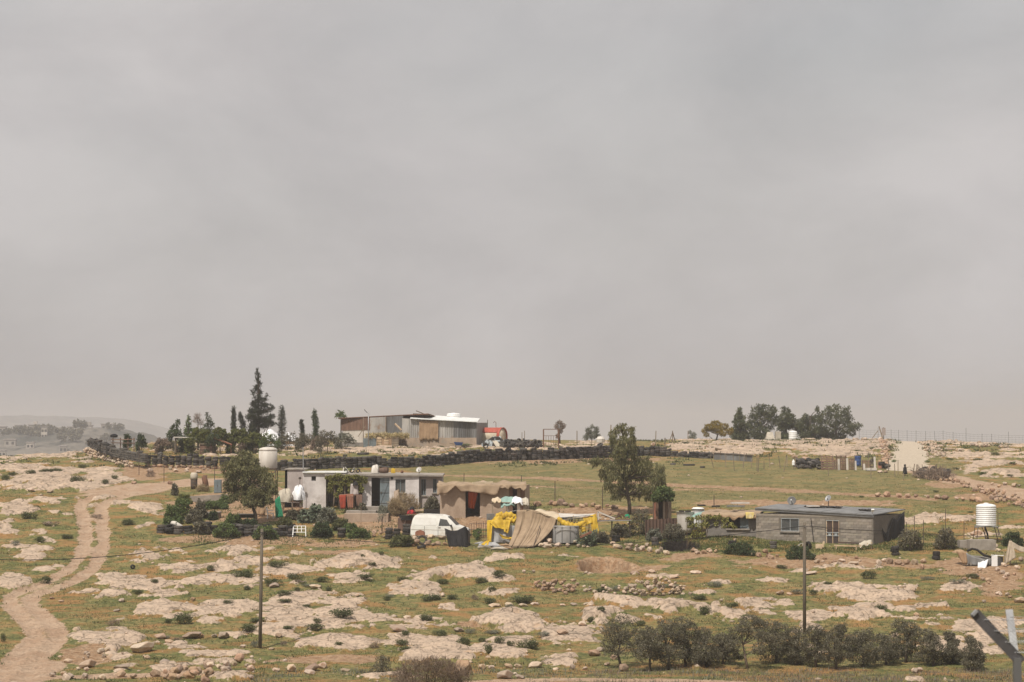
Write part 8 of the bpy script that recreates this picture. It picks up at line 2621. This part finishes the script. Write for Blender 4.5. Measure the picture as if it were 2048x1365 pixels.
 boulder(x,y,wd,hh,lb,m)
stone_wall([(95,1352),(130,1355),(165,1356),(200,1360)],'tumbled stones along the low track at the lower left',.42,1,'stone',1.0,heights=[1,1.4,1.2,1],gap=.9)
stone_wall([(255,1354),(290,1356),(320,1358),(350,1360),(385,1356),(420,1362)],'rubble bank under the low track at the lower left',.50,1,'redstone',1.1,heights=[1,1.5,2,2,2,1.5],gap=.75)
stone_wall([(395,1345),(430,1350),(470,1354),(500,1358)],'grey white rubble at the bottom left of the slope',.5,1,'stone',1.4,heights=[1.4,2,2,1.4],gap=.8)
stone_wall([(140,1318),(180,1315),(215,1312),(260,1318),(300,1320)],'scattered small stones around the squared block',.3,1,'stone',1.8,gap=1.5)
stone_wall([(1950,1168),(1980,1160),(2010,1155),(2045,1160),(2060,1170)],'spill of reddish stones below the netting at the right edge',.38,1,'redstone',2.4,gap=1.0)
stone_wall([(1960,1195),(2000,1200),(2050,1185)],'sparse pale stones on the grass near the right edge',.3,1,'stone',3.0,gap=3.0)
stone_wall([(1795,1345),(1830,1344),(1860,1350)],'pale stones under the right part of the olive grove',.4,1,'stone',1.4,gap=1.4)
# ---------------------------------------------------------------- shrubs on the slope
SL = [(575,607,1150,1170),(528,571,1157,1172),(631,664,1152,1165),(460,510,1138,1158),(533,574,1123,1141),(550,586,1183,1198),(555,583,1199,1210),(605,624,1209,1217),(655,712,1221,1244),(626,643,1238,1251),(481,517,1250,1269),(498,532,1233,1244),
  (607,645,1250,1263),(564,588,1254,1264),(587,602,1178,1188),(649,667,1170,1181),(486,500,1170,1181),(757,769,1114,1123),(717,733,1116,1124),(736,751,1130,1140),(790,817,1277,1291),(795,820,1292,1308),(802,820,1265,1278),(669,688,1287,1298),(764,783,1190,1201),(410,431,1128,1141),
  (838,879,1184,1200),(892,917,1184,1198),(875,898,1151,1167),(948,980,1153,1167),(986,1014,1148,1165),(965,995,1190,1206),(975,992,1176,1191),(1020,1072,1184,1203),(838,868,1227,1242),(864,898,1266,1282),(907,941,1272,1294),(956,973,1273,1285),(967,986,1282,1309),(990,1012,1270,1291),(1031,1074,1273,1300),(1014,1029,1281,1296),
  (1194,1212,1224,1238),(1173,1189,1234,1249),(793,825,1150,1165),(1380,1416,1185,1200),(1398,1425,1206,1229),(1723,1754,1138,1159),(1746,1774,1205,1222),(1616,1635,1178,1191),(1935,1957,1145,1158),
  (0,20,952,966),(153,176,932,944),(142,174,948,967),(202,220,959,970),(222,237,951,963),(45,77,1018,1037),(65,82,1006,1017),(71,93,1072,1086),(240,269,1034,1049),(76,103,1148,1164),(349,389,1225,1250),(16,39,944,955),(48,70,944,955),(76,109,936,948),(100,128,938,948),(1190,1215,1172,1182),(0,12,1265,1285),
  (1640,1665,1165,1176),(1450,1475,1215,1228),(715,745,1150,1162),(1550,1572,1128,1136),(120,150,1068,1078),(262,285,1178,1190),(300,318,1165,1174),(328,346,1236,1248),(445,465,1208,1217),(1270,1292,1238,1250)]
for i,(a,b,t,y) in enumerate(SL):
 if i == 8:
  lb,gr = 'broadest dark green mound shrub lying on the great pale slab',None
 elif i == 47:
  lb,gr = 'single round dark green shrub on the grass before the boulder row',None
 elif i == 40:
  lb,gr = 'large dark mound shrub at the right end of the lower shrub row',None
 elif i == 4 + 56 - 4:
  lb,gr = 'dark mound shrub on the pale limestone left of the track',None
 elif i == 61:
  lb,gr = 'dark green bush spreading at the left end of the great pale slab',None
 else:
  lb,gr = 'low dark green cushion shrub growing between pale limestone slabs','cushion shrubs on the rocky slope'
 shrub((a + b) / 2,y,b - a,y - t,'thorn',lb,gr,dens=1100)
SG = [(84,123,1042,1053),(20,43,1081,1095),(928,952,1255,1268),(943,958,1184,1199),(970,1005,1258,1268),(600,640,1165,1174),(180,205,1025,1035),(1580,1612,1176,1189),(500,520,1278,1296),(560,575,1278,1292),(1010,1030,1220,1232),(770,790,1186,1196),(210,240,1238,1252),(1070,1100,1262,1277),(316,340,1266,1276),(735,760,1284,1296),(1900,1930,1160,1172),(1840,1870,1150,1160),(290,310,940,954),(1215,1245,1168,1180),(1410,1450,1160,1174),(345,365,1270,1280),(1330,1360,1165,1176)]
for i,(a,b,t,y) in enumerate(SG):
 shrub((a + b) / 2,y,b - a,y - t,'grey' if i % 3 else 'twig','low greyish herb tuft growing between pale limestone slabs','greyish herbs on the rocky slope',dens=700,lw=.03)
# upper shrubs seen against the limestone right and left of the gravel road
for i,(x,y,wd,hh) in enumerate([(1715,905,16,7),(1745,901,22,7),(1700,887,16,6),(1738,886,14,6),(1868,905,18,6),(1930,885 + 12,14,6),(1955,925,20,7),(1898,921,20,6),(1912,940,14,6),(1965,950,22,7),(2020,955,16,6),(1855,925,14,6),(1990,912,16,6),(2025,930,18,6),(1878,898,16,6),
         (1600,890,18,5),(1640,893,18,5),(1560,898,16,5),(1500,906,16,5),(1420,890,16,5),(1372,893,20,6),(1780,886,10,6),(1782,902,12,10),(1788,925,12,8),(1855,895,10,10),(1722,1000 - 5,14,5),(1872,984,14,5),(1940,1025,14,4),(1880,1030,10,4),(600,897,16,5),(690,900,20,6),(500,898,16,5),(780,901,20,6),(930,897,30,7),(880,897,24,6)]):
 shrub(x,y,wd,hh,'garden' if i % 2 else 'thorn','small green shrub dotted on the bare upper slope','small shrubs on the upper slope',dens=500,lw=.05,ll=.1)
# ---------------------------------------------------------------- olive grove
OL = [(1258,1340,[(1244,1336),(1236,1310),(1240,1290)],[(1238,1245,18,10),(1222,1258,14,14),(1252,1256,18,14),(1232,1272,22,14),(1262,1276,20,14),(1218,1286,14,14),(1245,1294,20,12),(1276,1292,14,12),(1226,1302,14,8)],'first olive tree at the left end of the grove, with a leaning bare trunk'),
  (1300,1342,None,[(1298,1264,13,9),(1288,1278,15,13),(1306,1280,15,14),(1296,1298,18,14),(1312,1304,13,12),(1284,1306,12,10)],'second olive tree with a short dark trunk'),
  (1336,1340,None,[(1336,1248,12,8),(1328,1262,15,13),(1350,1260,15,12),(1338,1282,20,15),(1324,1302,15,13),(1350,1304,18,13),(1338,1320,16,9)],'third olive tree, dense with leaves down to the ground'),
  (1372,1334,None,[(1364,1246,15,9),(1380,1258,14,12),(1360,1270,16,13),(1378,1284,18,14),(1364,1302,18,13),(1386,1308,14,11)],'fourth olive tree with a forked pale trunk'),
  (1412,1336,None,[(1408,1264,10,9),(1400,1280,13,12),(1420,1282,12,12),(1408,1302,20,13),(1426,1312,15,10),(1396,1316,13,9)],'fifth olive tree, lower and thinner'),
  (1446,1330,None,[(1444,1276,11,9),(1454,1290,13,11),(1440,1304,14,11),(1462,1310,14,10)],'sixth olive tree, lowest and sparse'),
  (1492,1337,[(1496,1337),(1490,1312),(1486,1290)],[(1482,1252,12,7),(1500,1240,16,8),(1520,1250,13,9),(1474,1268,13,10),(1506,1266,14,9),(1526,1272,12,10),(1468,1286,10,9),(1516,1292,10,9)],'open crowned olive tree with visible pale limbs'),
  (1552,1326,None,[(1544,1252,14,9),(1562,1262,15,12),(1540,1272,16,13),(1560,1286,19,14),(1544,1304,18,13),(1570,1308,15,11)],'dense olive tree left of the right utility pole'),
  (1592,1330,None,[(1588,1268,13,9),(1600,1282,14,12),(1584,1298,16,13),(1606,1306,14,11),(1592,1318,14,8)],'olive tree at the foot of the right utility pole'),
  (1632,1336,None,[(1626,1262,12,9),(1640,1276,14,12),(1622,1290,16,13),(1644,1302,16,12),(1630,1316,15,9)],'olive tree right of the right utility pole'),
  (1672,1340,None,[(1682,1256,10,8),(1672,1268,14,11),(1690,1280,14,12),(1666,1290,15,12),(1684,1304,17,12),(1668,1316,13,9)],'pointed olive tree in the right half of the grove'),
  (1724,1336,None,[(1716,1270,13,9),(1734,1272,13,10),(1710,1288,15,12),(1732,1294,17,13),(1720,1312,19,12),(1746,1316,12,9)],'wide dark olive tree in the right half of the grove'),
  (1772,1330,None,[(1762,1276,11,9),(1776,1288,14,11),(1764,1304,16,12),(1784,1312,14,10)],'small olive tree left of the tallest right one'),
  (1812,1326,None,[(1800,1246,12,9),(1816,1252,14,10),(1832,1260,9,8),(1806,1268,15,11),(1826,1276,14,10),(1812,1292,16,12),(1830,1302,14,10),(1800,1306,13,10)],'tallest olive tree of the right end'),
  (1866,1332,None,[(1858,1266,9,7),(1868,1278,11,9),(1852,1288,12,10),(1874,1296,13,11),(1858,1310,17,11),(1884,1314,12,9)],'thin topped olive tree right of the tallest one'),
  (1906,1328,None,[(1902,1272,8,7),(1908,1286,9,8),(1900,1300,11,9),(1914,1308,11,9),(1902,1318,12,8)],'sparse small olive tree near the right end'),
  (1948,1340,None,[(1942,1280,8,7),(1950,1292,12,10),(1938,1304,12,11),(1956,1314,14,11),(1944,1326,18,10)],'last olive bush at the right end of the grove')]
for i,(x,y,tr,bl,lb) in enumerate(OL):
 tr = tr or [(x,y),(x + random.uniform(-3,3),y - 22),(x + random.uniform(-4,4),y - 45)]
 bl = [(a,b + 2,c * 1.5,d * 1.42) for a,b,c,d in bl]
 tree('olive_tree',lb,'olive tree',tr[0][0],tr[0][1],tr,bl,7200,'olive',.034,.095,0,'bark' if i != 6 else 'palebark',.085,.6,'olive trees of the grove',seed=300 + i,jag=.34)
for i,(x,y,rx,ry,lf,lb) in enumerate([(764,1340,24,28,'olive','grey green olive bush at the bottom edge left of the brown bush'),(728,1358,24,16,'olive','low grey green bush at the bottom edge'),(526,1362,26,14,'olive','grey green bush at the bottom edge under the left pole')]):
 bl = [(x + rx * a,y + ry * b,rx * .42,ry * .46) for a,b in ((-.6,.1),(.6,.15),(0,0),(-.2,-.6),(.35,-.5),(.05,.5),(-.75,.6),(.75,.6))]
 tree('olive_bush',lb,'bush',x,min(1364,y + ry),[(x,min(1364,y + ry)),(x,y)],bl,3600,lf,.03,.085,0,'bark',.06,.5,seed=330 + i,jag=.34,Y=124)
# brown out of focus bush close to the camera
Yn = 62.0
g = on(P(862,1000,Yn).x,Yn)
rng = np.random.default_rng(77)
rr = thing('brown_bush','soft brown leafless bush at the bottom edge in front of everything','bush',g)
s = S(Yn)
zt = P(862,1322,Yn).z - g.z
cs = [(x / s,rng.uniform(-.5,.5),zt - h / s - .15) for x,h in ((-60,24),(-40,8),(-18,2),(5,0),(25,4),(45,12),(62,26),(-50,40),(-20,34),(10,34),(42,40))]
cs += [(rng.uniform(-.9,.9),rng.uniform(-.5,.5),zt * q) for q in (.3,.45,.6,.7)]
rs = [(.28,.35,.26)] * 11 + [(.55,.5,.45)] * 4
link('twigs',leafmesh('twigs',leaves(rng,cs,rs,16000,.008,.16,-.5,.3),LF['twig']),rr)
mb = MB()
for k in range(7):
 mb.tube([(0,0,-.1),(rng.uniform(-.3,.3),rng.uniform(-.2,.2),zt * .4),(rng.uniform(-.9,.9),rng.uniform(-.4,.4),zt * .9)],[.03,.02,.008],5)
mb.build('stem','bark',rr)
# ---------------------------------------------------------------- forked fence post near the camera
Yp = 18.0
s = S(Yp)
g = on(P(2035,1000,Yp).x,Yp)
root = thing('fence_post','forked grey steel fence post with mesh at the lower right corner','fence post',g)
j = P(2034,1316,Yp)
mb = MB(g)
mb.bar(g - Vector((0,0,.3)),j,.055,.05)
mb.build('post','zincdark',root)
a1 = P(1949,1226,Yp - .05)
mb = MB(g)
dv = (a1 - j).normalized()
sd_ = Vector((dv.z,0,-dv.x))
mb.bar(j - dv * .05,a1,.080,.012,(0,1,0))
mb.bar(j - dv * .05 + Vector((0,.025,0)) - sd_ * .025,a1 + Vector((0,.025,0)) - sd_ * .025,.012,.05,(0,1,0))
mb.build('arm',M('weathered_steel',(.115,.11,.115),(.08,.077,.08),8,.6,metal=.2),root,label='dark angle iron arm leaning left')
a2 = P(2018,1220,Yp + .25)
MB(g).bar(j + Vector((.0,.05,-.02)),a2,.055,.014,(0,1,0)).build('arm','steel',root,label='pale galvanised arm standing upright')
MB(g).box(a1,(.05,.05,.02),0,0,-.8).build('cap','steel',root)
nxt = on(P(2034,1000,Yp).x + 3.2,Yp - .6)
mb = MB(g)
for t in (.12,.35,.6,.85):
 p = j.lerp(a1,t)
 wire(mb,p,p + Vector((3.2,-.6,.05)),.02,.0022,6)
 p = j.lerp(a2,t)
 wire(mb,p,p + Vector((3.2,-.6,.05)),.02,.0022,6)
for k in range(6):
 z = j.z - .12 - .13 * k
 wire(mb,Vector((j.x,j.y,z)),Vector((j.x + 3.2,j.y - .6,z)),.01,.0018,4)
for k in range(110):
 x = k * .03
 t0 = Vector((j.x + x,j.y - .19 * x,j.z - .1))
 mb.tube([t0,t0 - Vector((0,0,.9))],.0014,3,False)
 q = j.lerp(a1,.85) + Vector((x,-.19 * x,0))
 mb.tube([q,j.lerp(a1,.1) + Vector((x + .05,-.19 * x,0))],.0014,3,False)
mb.build('mesh','steel',root)
MB(g).bar(nxt - Vector((0,0,.3)),nxt + Vector((0,0,j.z - g.z)),.055).build('post','zincdark',root)
# ---------------------------------------------------------------- grass and small stones nobody could count
rng = np.random.default_rng(2024)
def interp(A,x,y):
 i = np.clip(np.searchsorted(XS,x) - 1,0,len(XS) - 2)
 j = np.clip(np.searchsorted(YS,y) - 1,0,len(YS) - 2)
 a = (x - XS[i]) / (XS[i + 1] - XS[i])
 b = (y - YS[j]) / (YS[j + 1] - YS[j])
 return (A[j,i] * (1 - a) + A[j,i + 1] * a) * (1 - b) + (A[j + 1,i] * (1 - a) + A[j + 1,i + 1] * a) * b
def scatter(n,y0,y1,power=1.0):
 y = y0 + (y1 - y0) * rng.random(n) ** power
 x = (rng.random(n) * 2 - 1) * (y * .222 + 2)
 return x,y
def tufts(name,n,y0,y1,mat,hmin,hmax,spread,blades,wd,cond,clump=None,power=1.0):
 x,y = scatter(n,y0,y1,power)
 keep = cond(x,y)
 x,y = x[keep],y[keep]
 z = interp(GZ,x,y)
 n = len(x)
 b = blades
 px = np.repeat(x,b) + rng.normal(size=n * b) * spread
 py = np.repeat(y,b) + rng.normal(size=n * b) * spread
 pz = np.repeat(z,b) - .02
 h = (hmin + (hmax - hmin) * rng.random(n * b) ** 1.6)
 th = rng.random(n * b) * 2 * np.pi
 lean = rng.random(n * b) * .7
 tip = np.stack([px + np.cos(th) * h * lean,py + np.sin(th) * h * lean,pz + h],-1)
 sx = np.cos(th + 1.57) * wd * (.6 + .8 * rng.random(n * b))
 sy = np.sin(th + 1.57) * wd * (.6 + .8 * rng.random(n * b))
 l = np.stack([px - sx,py - sy,pz],-1)
 r = np.stack([px + sx,py + sy,pz],-1)
 v = np.stack([l,r,tip],1).reshape(-1,3)
 m = len(v) // 3
 me = bpy.data.meshes.new(name)
 me.vertices.add(len(v))
 me.vertices.foreach_set('co',v.astype(np.float32).ravel())
 me.loops.add(3 * m)
 me.loops.foreach_set('vertex_index',np.arange(3 * m,dtype=np.int32))
 me.polygons.add(m)
 me.polygons.foreach_set('loop_start',np.arange(0,3 * m,3,dtype=np.int32))
 me.materials.append(mat)
 me.update()
 o = link(name,me)
 o['kind'] = 'stuff'
 return o
bare = np.maximum.reduce([rock,track,wroad,0.75 * soil,0.6 * ftrack,pitA * 3,pitB * 2])
def grassy(x,y,lo=.45):
 return (interp(bare,x,y) < lo)
GRM = leafmat('grass_blade',(0.085,0.100,0.030),(0.140,0.140,0.045),(0.27,0.205,0.09),.2)
WDM = leafmat('weed_leaf',(0.070,0.092,0.030),(0.115,0.135,0.042),(0.18,0.17,0.07),.2)
DRM = leafmat('dry_grass',(0.24,0.18,0.08),(0.29,0.17,0.075),(0.20,0.165,0.075),.2)
tufts('grass',52000,112,215,GRM,.03,.13,.16,5,.022,lambda x,y: grassy(x,y) & (fbm(x / 1.7,y / 2.4,61,3) > .47),power=1.2)
tufts('dry_grass',26000,112,215,DRM,.03,.12,.18,5,.020,lambda x,y: grassy(x,y,.55) & (fbm(x / 3.3,y / 3.0,62,4) > .53),power=1.2)
tufts('herbs',9000,112,200,LF['thorn'],.04,.17,.20,9,.035,lambda x,y: grassy(x,y,.7) & (fbm(x / 2.6,y / 3.4,63,4) > .57),power=1.2)
tufts('grass',9000,200,290,GRM,.03,.10,.3,4,.05,lambda x,y: grassy(x,y) & (fbm(x / 2.5,y / 4.4,64,3) > .5))
tufts('weeds',16000,174,186,WDM,.05,.20,.24,9,.03,lambda x,y: (x > 8) & (x < 33) & (project(x,y,base(x,y))[1] < 1106 - (x < 12) * 10) & (project(x,y,base(x,y))[1] > 1066) & (interp(pitA,x,y) < .01) & (fbm(x / 1.6,y / 1.6,71,3) > .42))
tufts('weeds',9000,180,200,WDM,.05,.22,.24,9,.03,lambda x,y: (x > -27) & (x < -4) & grassy(x,y,.9) & (fbm(x / 1.5,y / 1.8,72,3) > .52))
tufts('scrub',9000,255,380,LF['thorn'],.10,.38,.30,7,.09,lambda x,y: (x > 18) & grassy(x,y,.8) & (fbm(x / 3.0,y / 5.0,73,3) > .50))
tufts('scrub',9000,235,300,LF['thorn'],.08,.30,.25,7,.08,lambda x,y: (x < 18) & grassy(x,y,.8) & (fbm(x / 3.0,y / 4.0,74,3) > .56))
tufts('scrub',5200,111,126,LF['twig'],.06,.30,.25,8,.014,lambda x,y: (x > 4) & (x < 26) & grassy(x,y,.8) & (fbm(x / 2.0,y / 2.0,65,3) > .40))
tufts('scrub',3600,111,126,LF['grey'],.06,.28,.22,8,.018,lambda x,y: (x > -14) & (x < 26) & grassy(x,y,.8) & (fbm(x / 2.0,y / 2.0,66,3) > .45))
# small loose stones
x,y = scatter(9000,112,300,1.3)
rk = interp(rock,x,y)
sl = interp(soil,x,y)
keep = (((rk > .02) & (rk < .7) & (rng.random(len(x)) < .5)) | (rng.random(len(x)) < .06) | ((sl > .3) & (rng.random(len(x)) < .16))) & (interp(track,x,y) < .4) & (interp(wroad,x,y) < .3)
x,y = x[keep],y[keep]
z = interp(GZ,x,y)
bm_ = bmesh.new()
bmesh.ops.create_icosphere(bm_,subdivisions=1,radius=.5)
bv = np.array([v.co[:] for v in bm_.verts])
bf = np.array([[v.index for v in f.verts] for f in bm_.faces])
bm_.free()
n = len(x)
sz = .07 + .26 * rng.random(n) ** 3.2
V = bv[None] * (1 + .5 * (rng.random((n,len(bv),1)) - .5)) * (np.stack([sz * (.8 + .6 * rng.random(n)),sz * (.8 + .6 * rng.random(n)),sz * .65],-1)[:,None])
V = V + np.stack([x,y,z + sz * .12],-1)[:,None]
F = bf[None] + (np.arange(n) * len(bv))[:,None,None]
me = bpy.data.meshes.new('rubble')
me.vertices.add(n * len(bv))
me.vertices.foreach_set('co',V.astype(np.float32).ravel())
me.loops.add(F.size)
me.loops.foreach_set('vertex_index',F.astype(np.int32).ravel())
me.polygons.add(n * len(bf))
me.polygons.foreach_set('loop_start',np.arange(0,F.size,3,dtype=np.int32))
me.materials.append(M('rubble_stone',(0.48,0.38,0.29),(0.36,0.26,0.19),2.0,.95,island=.2))
me.update()
link('rubble',me,kind='stuff')
# ---------------------------------------------------------------- the dusty air
hz = bpy.data.meshes.new('haze')
_x,_y0,_y1,_z0,_z1 = 9500,-800,9500,-64,42
hv = [(-_x,_y0,_z0),(_x,_y0,_z0),(_x,_y1,_z0),(-_x,_y1,_z0),(-_x,_y0,_z1),(_x,_y0,_z1),(_x,_y1,_z1),(-_x,_y1,_z1)]
hz.from_pydata(hv,[],[(0,3,2,1),(4,5,6,7),(0,1,5,4),(1,2,6,5),(2,3,7,6),(3,0,4,7)])
ho = bpy.data.objects.new('haze',hz)
COL.objects.link(ho)
ho['kind'] = 'stuff'
hm = bpy.data.materials.new('haze')
hm.use_nodes = True
hm.node_tree.nodes.clear()
ov = hm.node_tree.nodes.new('ShaderNodeOutputMaterial')
pv = hm.node_tree.nodes.new('ShaderNodeVolumePrincipled')
pv.inputs['Color'].default_value = (0.82,0.805,0.835,1)
pv.inputs['Density'].default_value = 0.00033
pv.inputs['Anisotropy'].default_value = 0.2
hm.node_tree.links.new(pv.outputs[0],ov.inputs['Volume'])
hz.materials.append(hm)
# ---------------------------------------------------------------- tell the many shrubs and stakes apart by what stands nearest
LM = [('the left utility pole',522,1180),('the right utility pole',1609,1160),('the white van',880,1060),('the ruined stone wall',1230,1175),('the first olive tree',1240,1270),('the great pale slab',640,1225),('the squared block',287,1292),('the tan tent',1060,1070),
  ('the bend of the dirt track',60,1190),('the straight stretch of the dirt track',185,1060),('the brown hollow',1205,1135),('the white window frame',600,1062),('the rounded boulder row',1805,1122),('the forked fence post',2000,1260),('the bottom brown bush',860,1340),
  ('the gravel road',1820,905),('the pine grove',1590,870),('the corrugated shed',820,870),('the curving tyre heap',215,905),('the far left edge',10,1000),('the row of four flat stones',1030,1210),('the tallest right olive tree',1815,1270),('the round dark bush',644,1075),('the block house',1620,1060),
  ('the sloping rock wedge',797,1256),('the pale ledge at centre',1120,1265),('the edging stones',1850,998),('the big tank trailer',985,872),('the slatted coop',412,885)]
ORD = ['nearest','second nearest','third nearest','fourth nearest','fifth nearest','sixth nearest','seventh nearest','eighth nearest','ninth nearest','tenth nearest']
NUM = ['leftmost','second','third','fourth','fifth','sixth','seventh','eighth','ninth','tenth','eleventh','twelfth','thirteenth','fourteenth','fifteenth','sixteenth','seventeenth','eighteenth','nineteenth','twentieth','twenty first','twenty second','twenty third','last']
GRP = {'cushion shrubs on the rocky slope': 'dark green cushion shrub','greyish herbs on the rocky slope': 'greyish herb tuft','small shrubs on the upper slope': 'small green shrub'}
byg = {}
for o in SC.objects:
 if o.get('group'):
  byg.setdefault(o['group'],[]).append(o)
for gname,word in GRP.items():
 cell = {}
 for o in byg.get(gname,[]):
  u,v = project(o.location.x,o.location.y,o.location.z)
  d,nm,lx,ly = min((math.hypot(u - x,(v - y) * 1.6),n_,x,y) for n_,x,y in LM)
  side = ('left of' if u < lx else 'right of') if abs(u - lx) > abs(v - ly) * 1.3 else ('behind' if v < ly else 'in front of')
  cell.setdefault((side,nm),[]).append((d,o))
 for (side,nm),l in cell.items():
  l.sort(key=lambda q: q[0])
  for k,(d,o) in enumerate(l):
   o['label'] = '%s %s %s' % (word,side.replace('in front of','before'),nm) + (', %s' % ORD[k] if len(l) > 1 else '')
for gname,word in (('stakes in the upper field','thin weathered stake, %s from the left, in the upper field'),('stakes of the brushwood pen','crooked stake, %s from the left, in the brushwood pen')):
 l = sorted(byg.get(gname,[]),key=lambda o: project(o.location.x,o.location.y,o.location.z)[0])
 for k,o in enumerate(l):
  o['label'] = (word % NUM[k]).replace('leftmost from the left','leftmost')
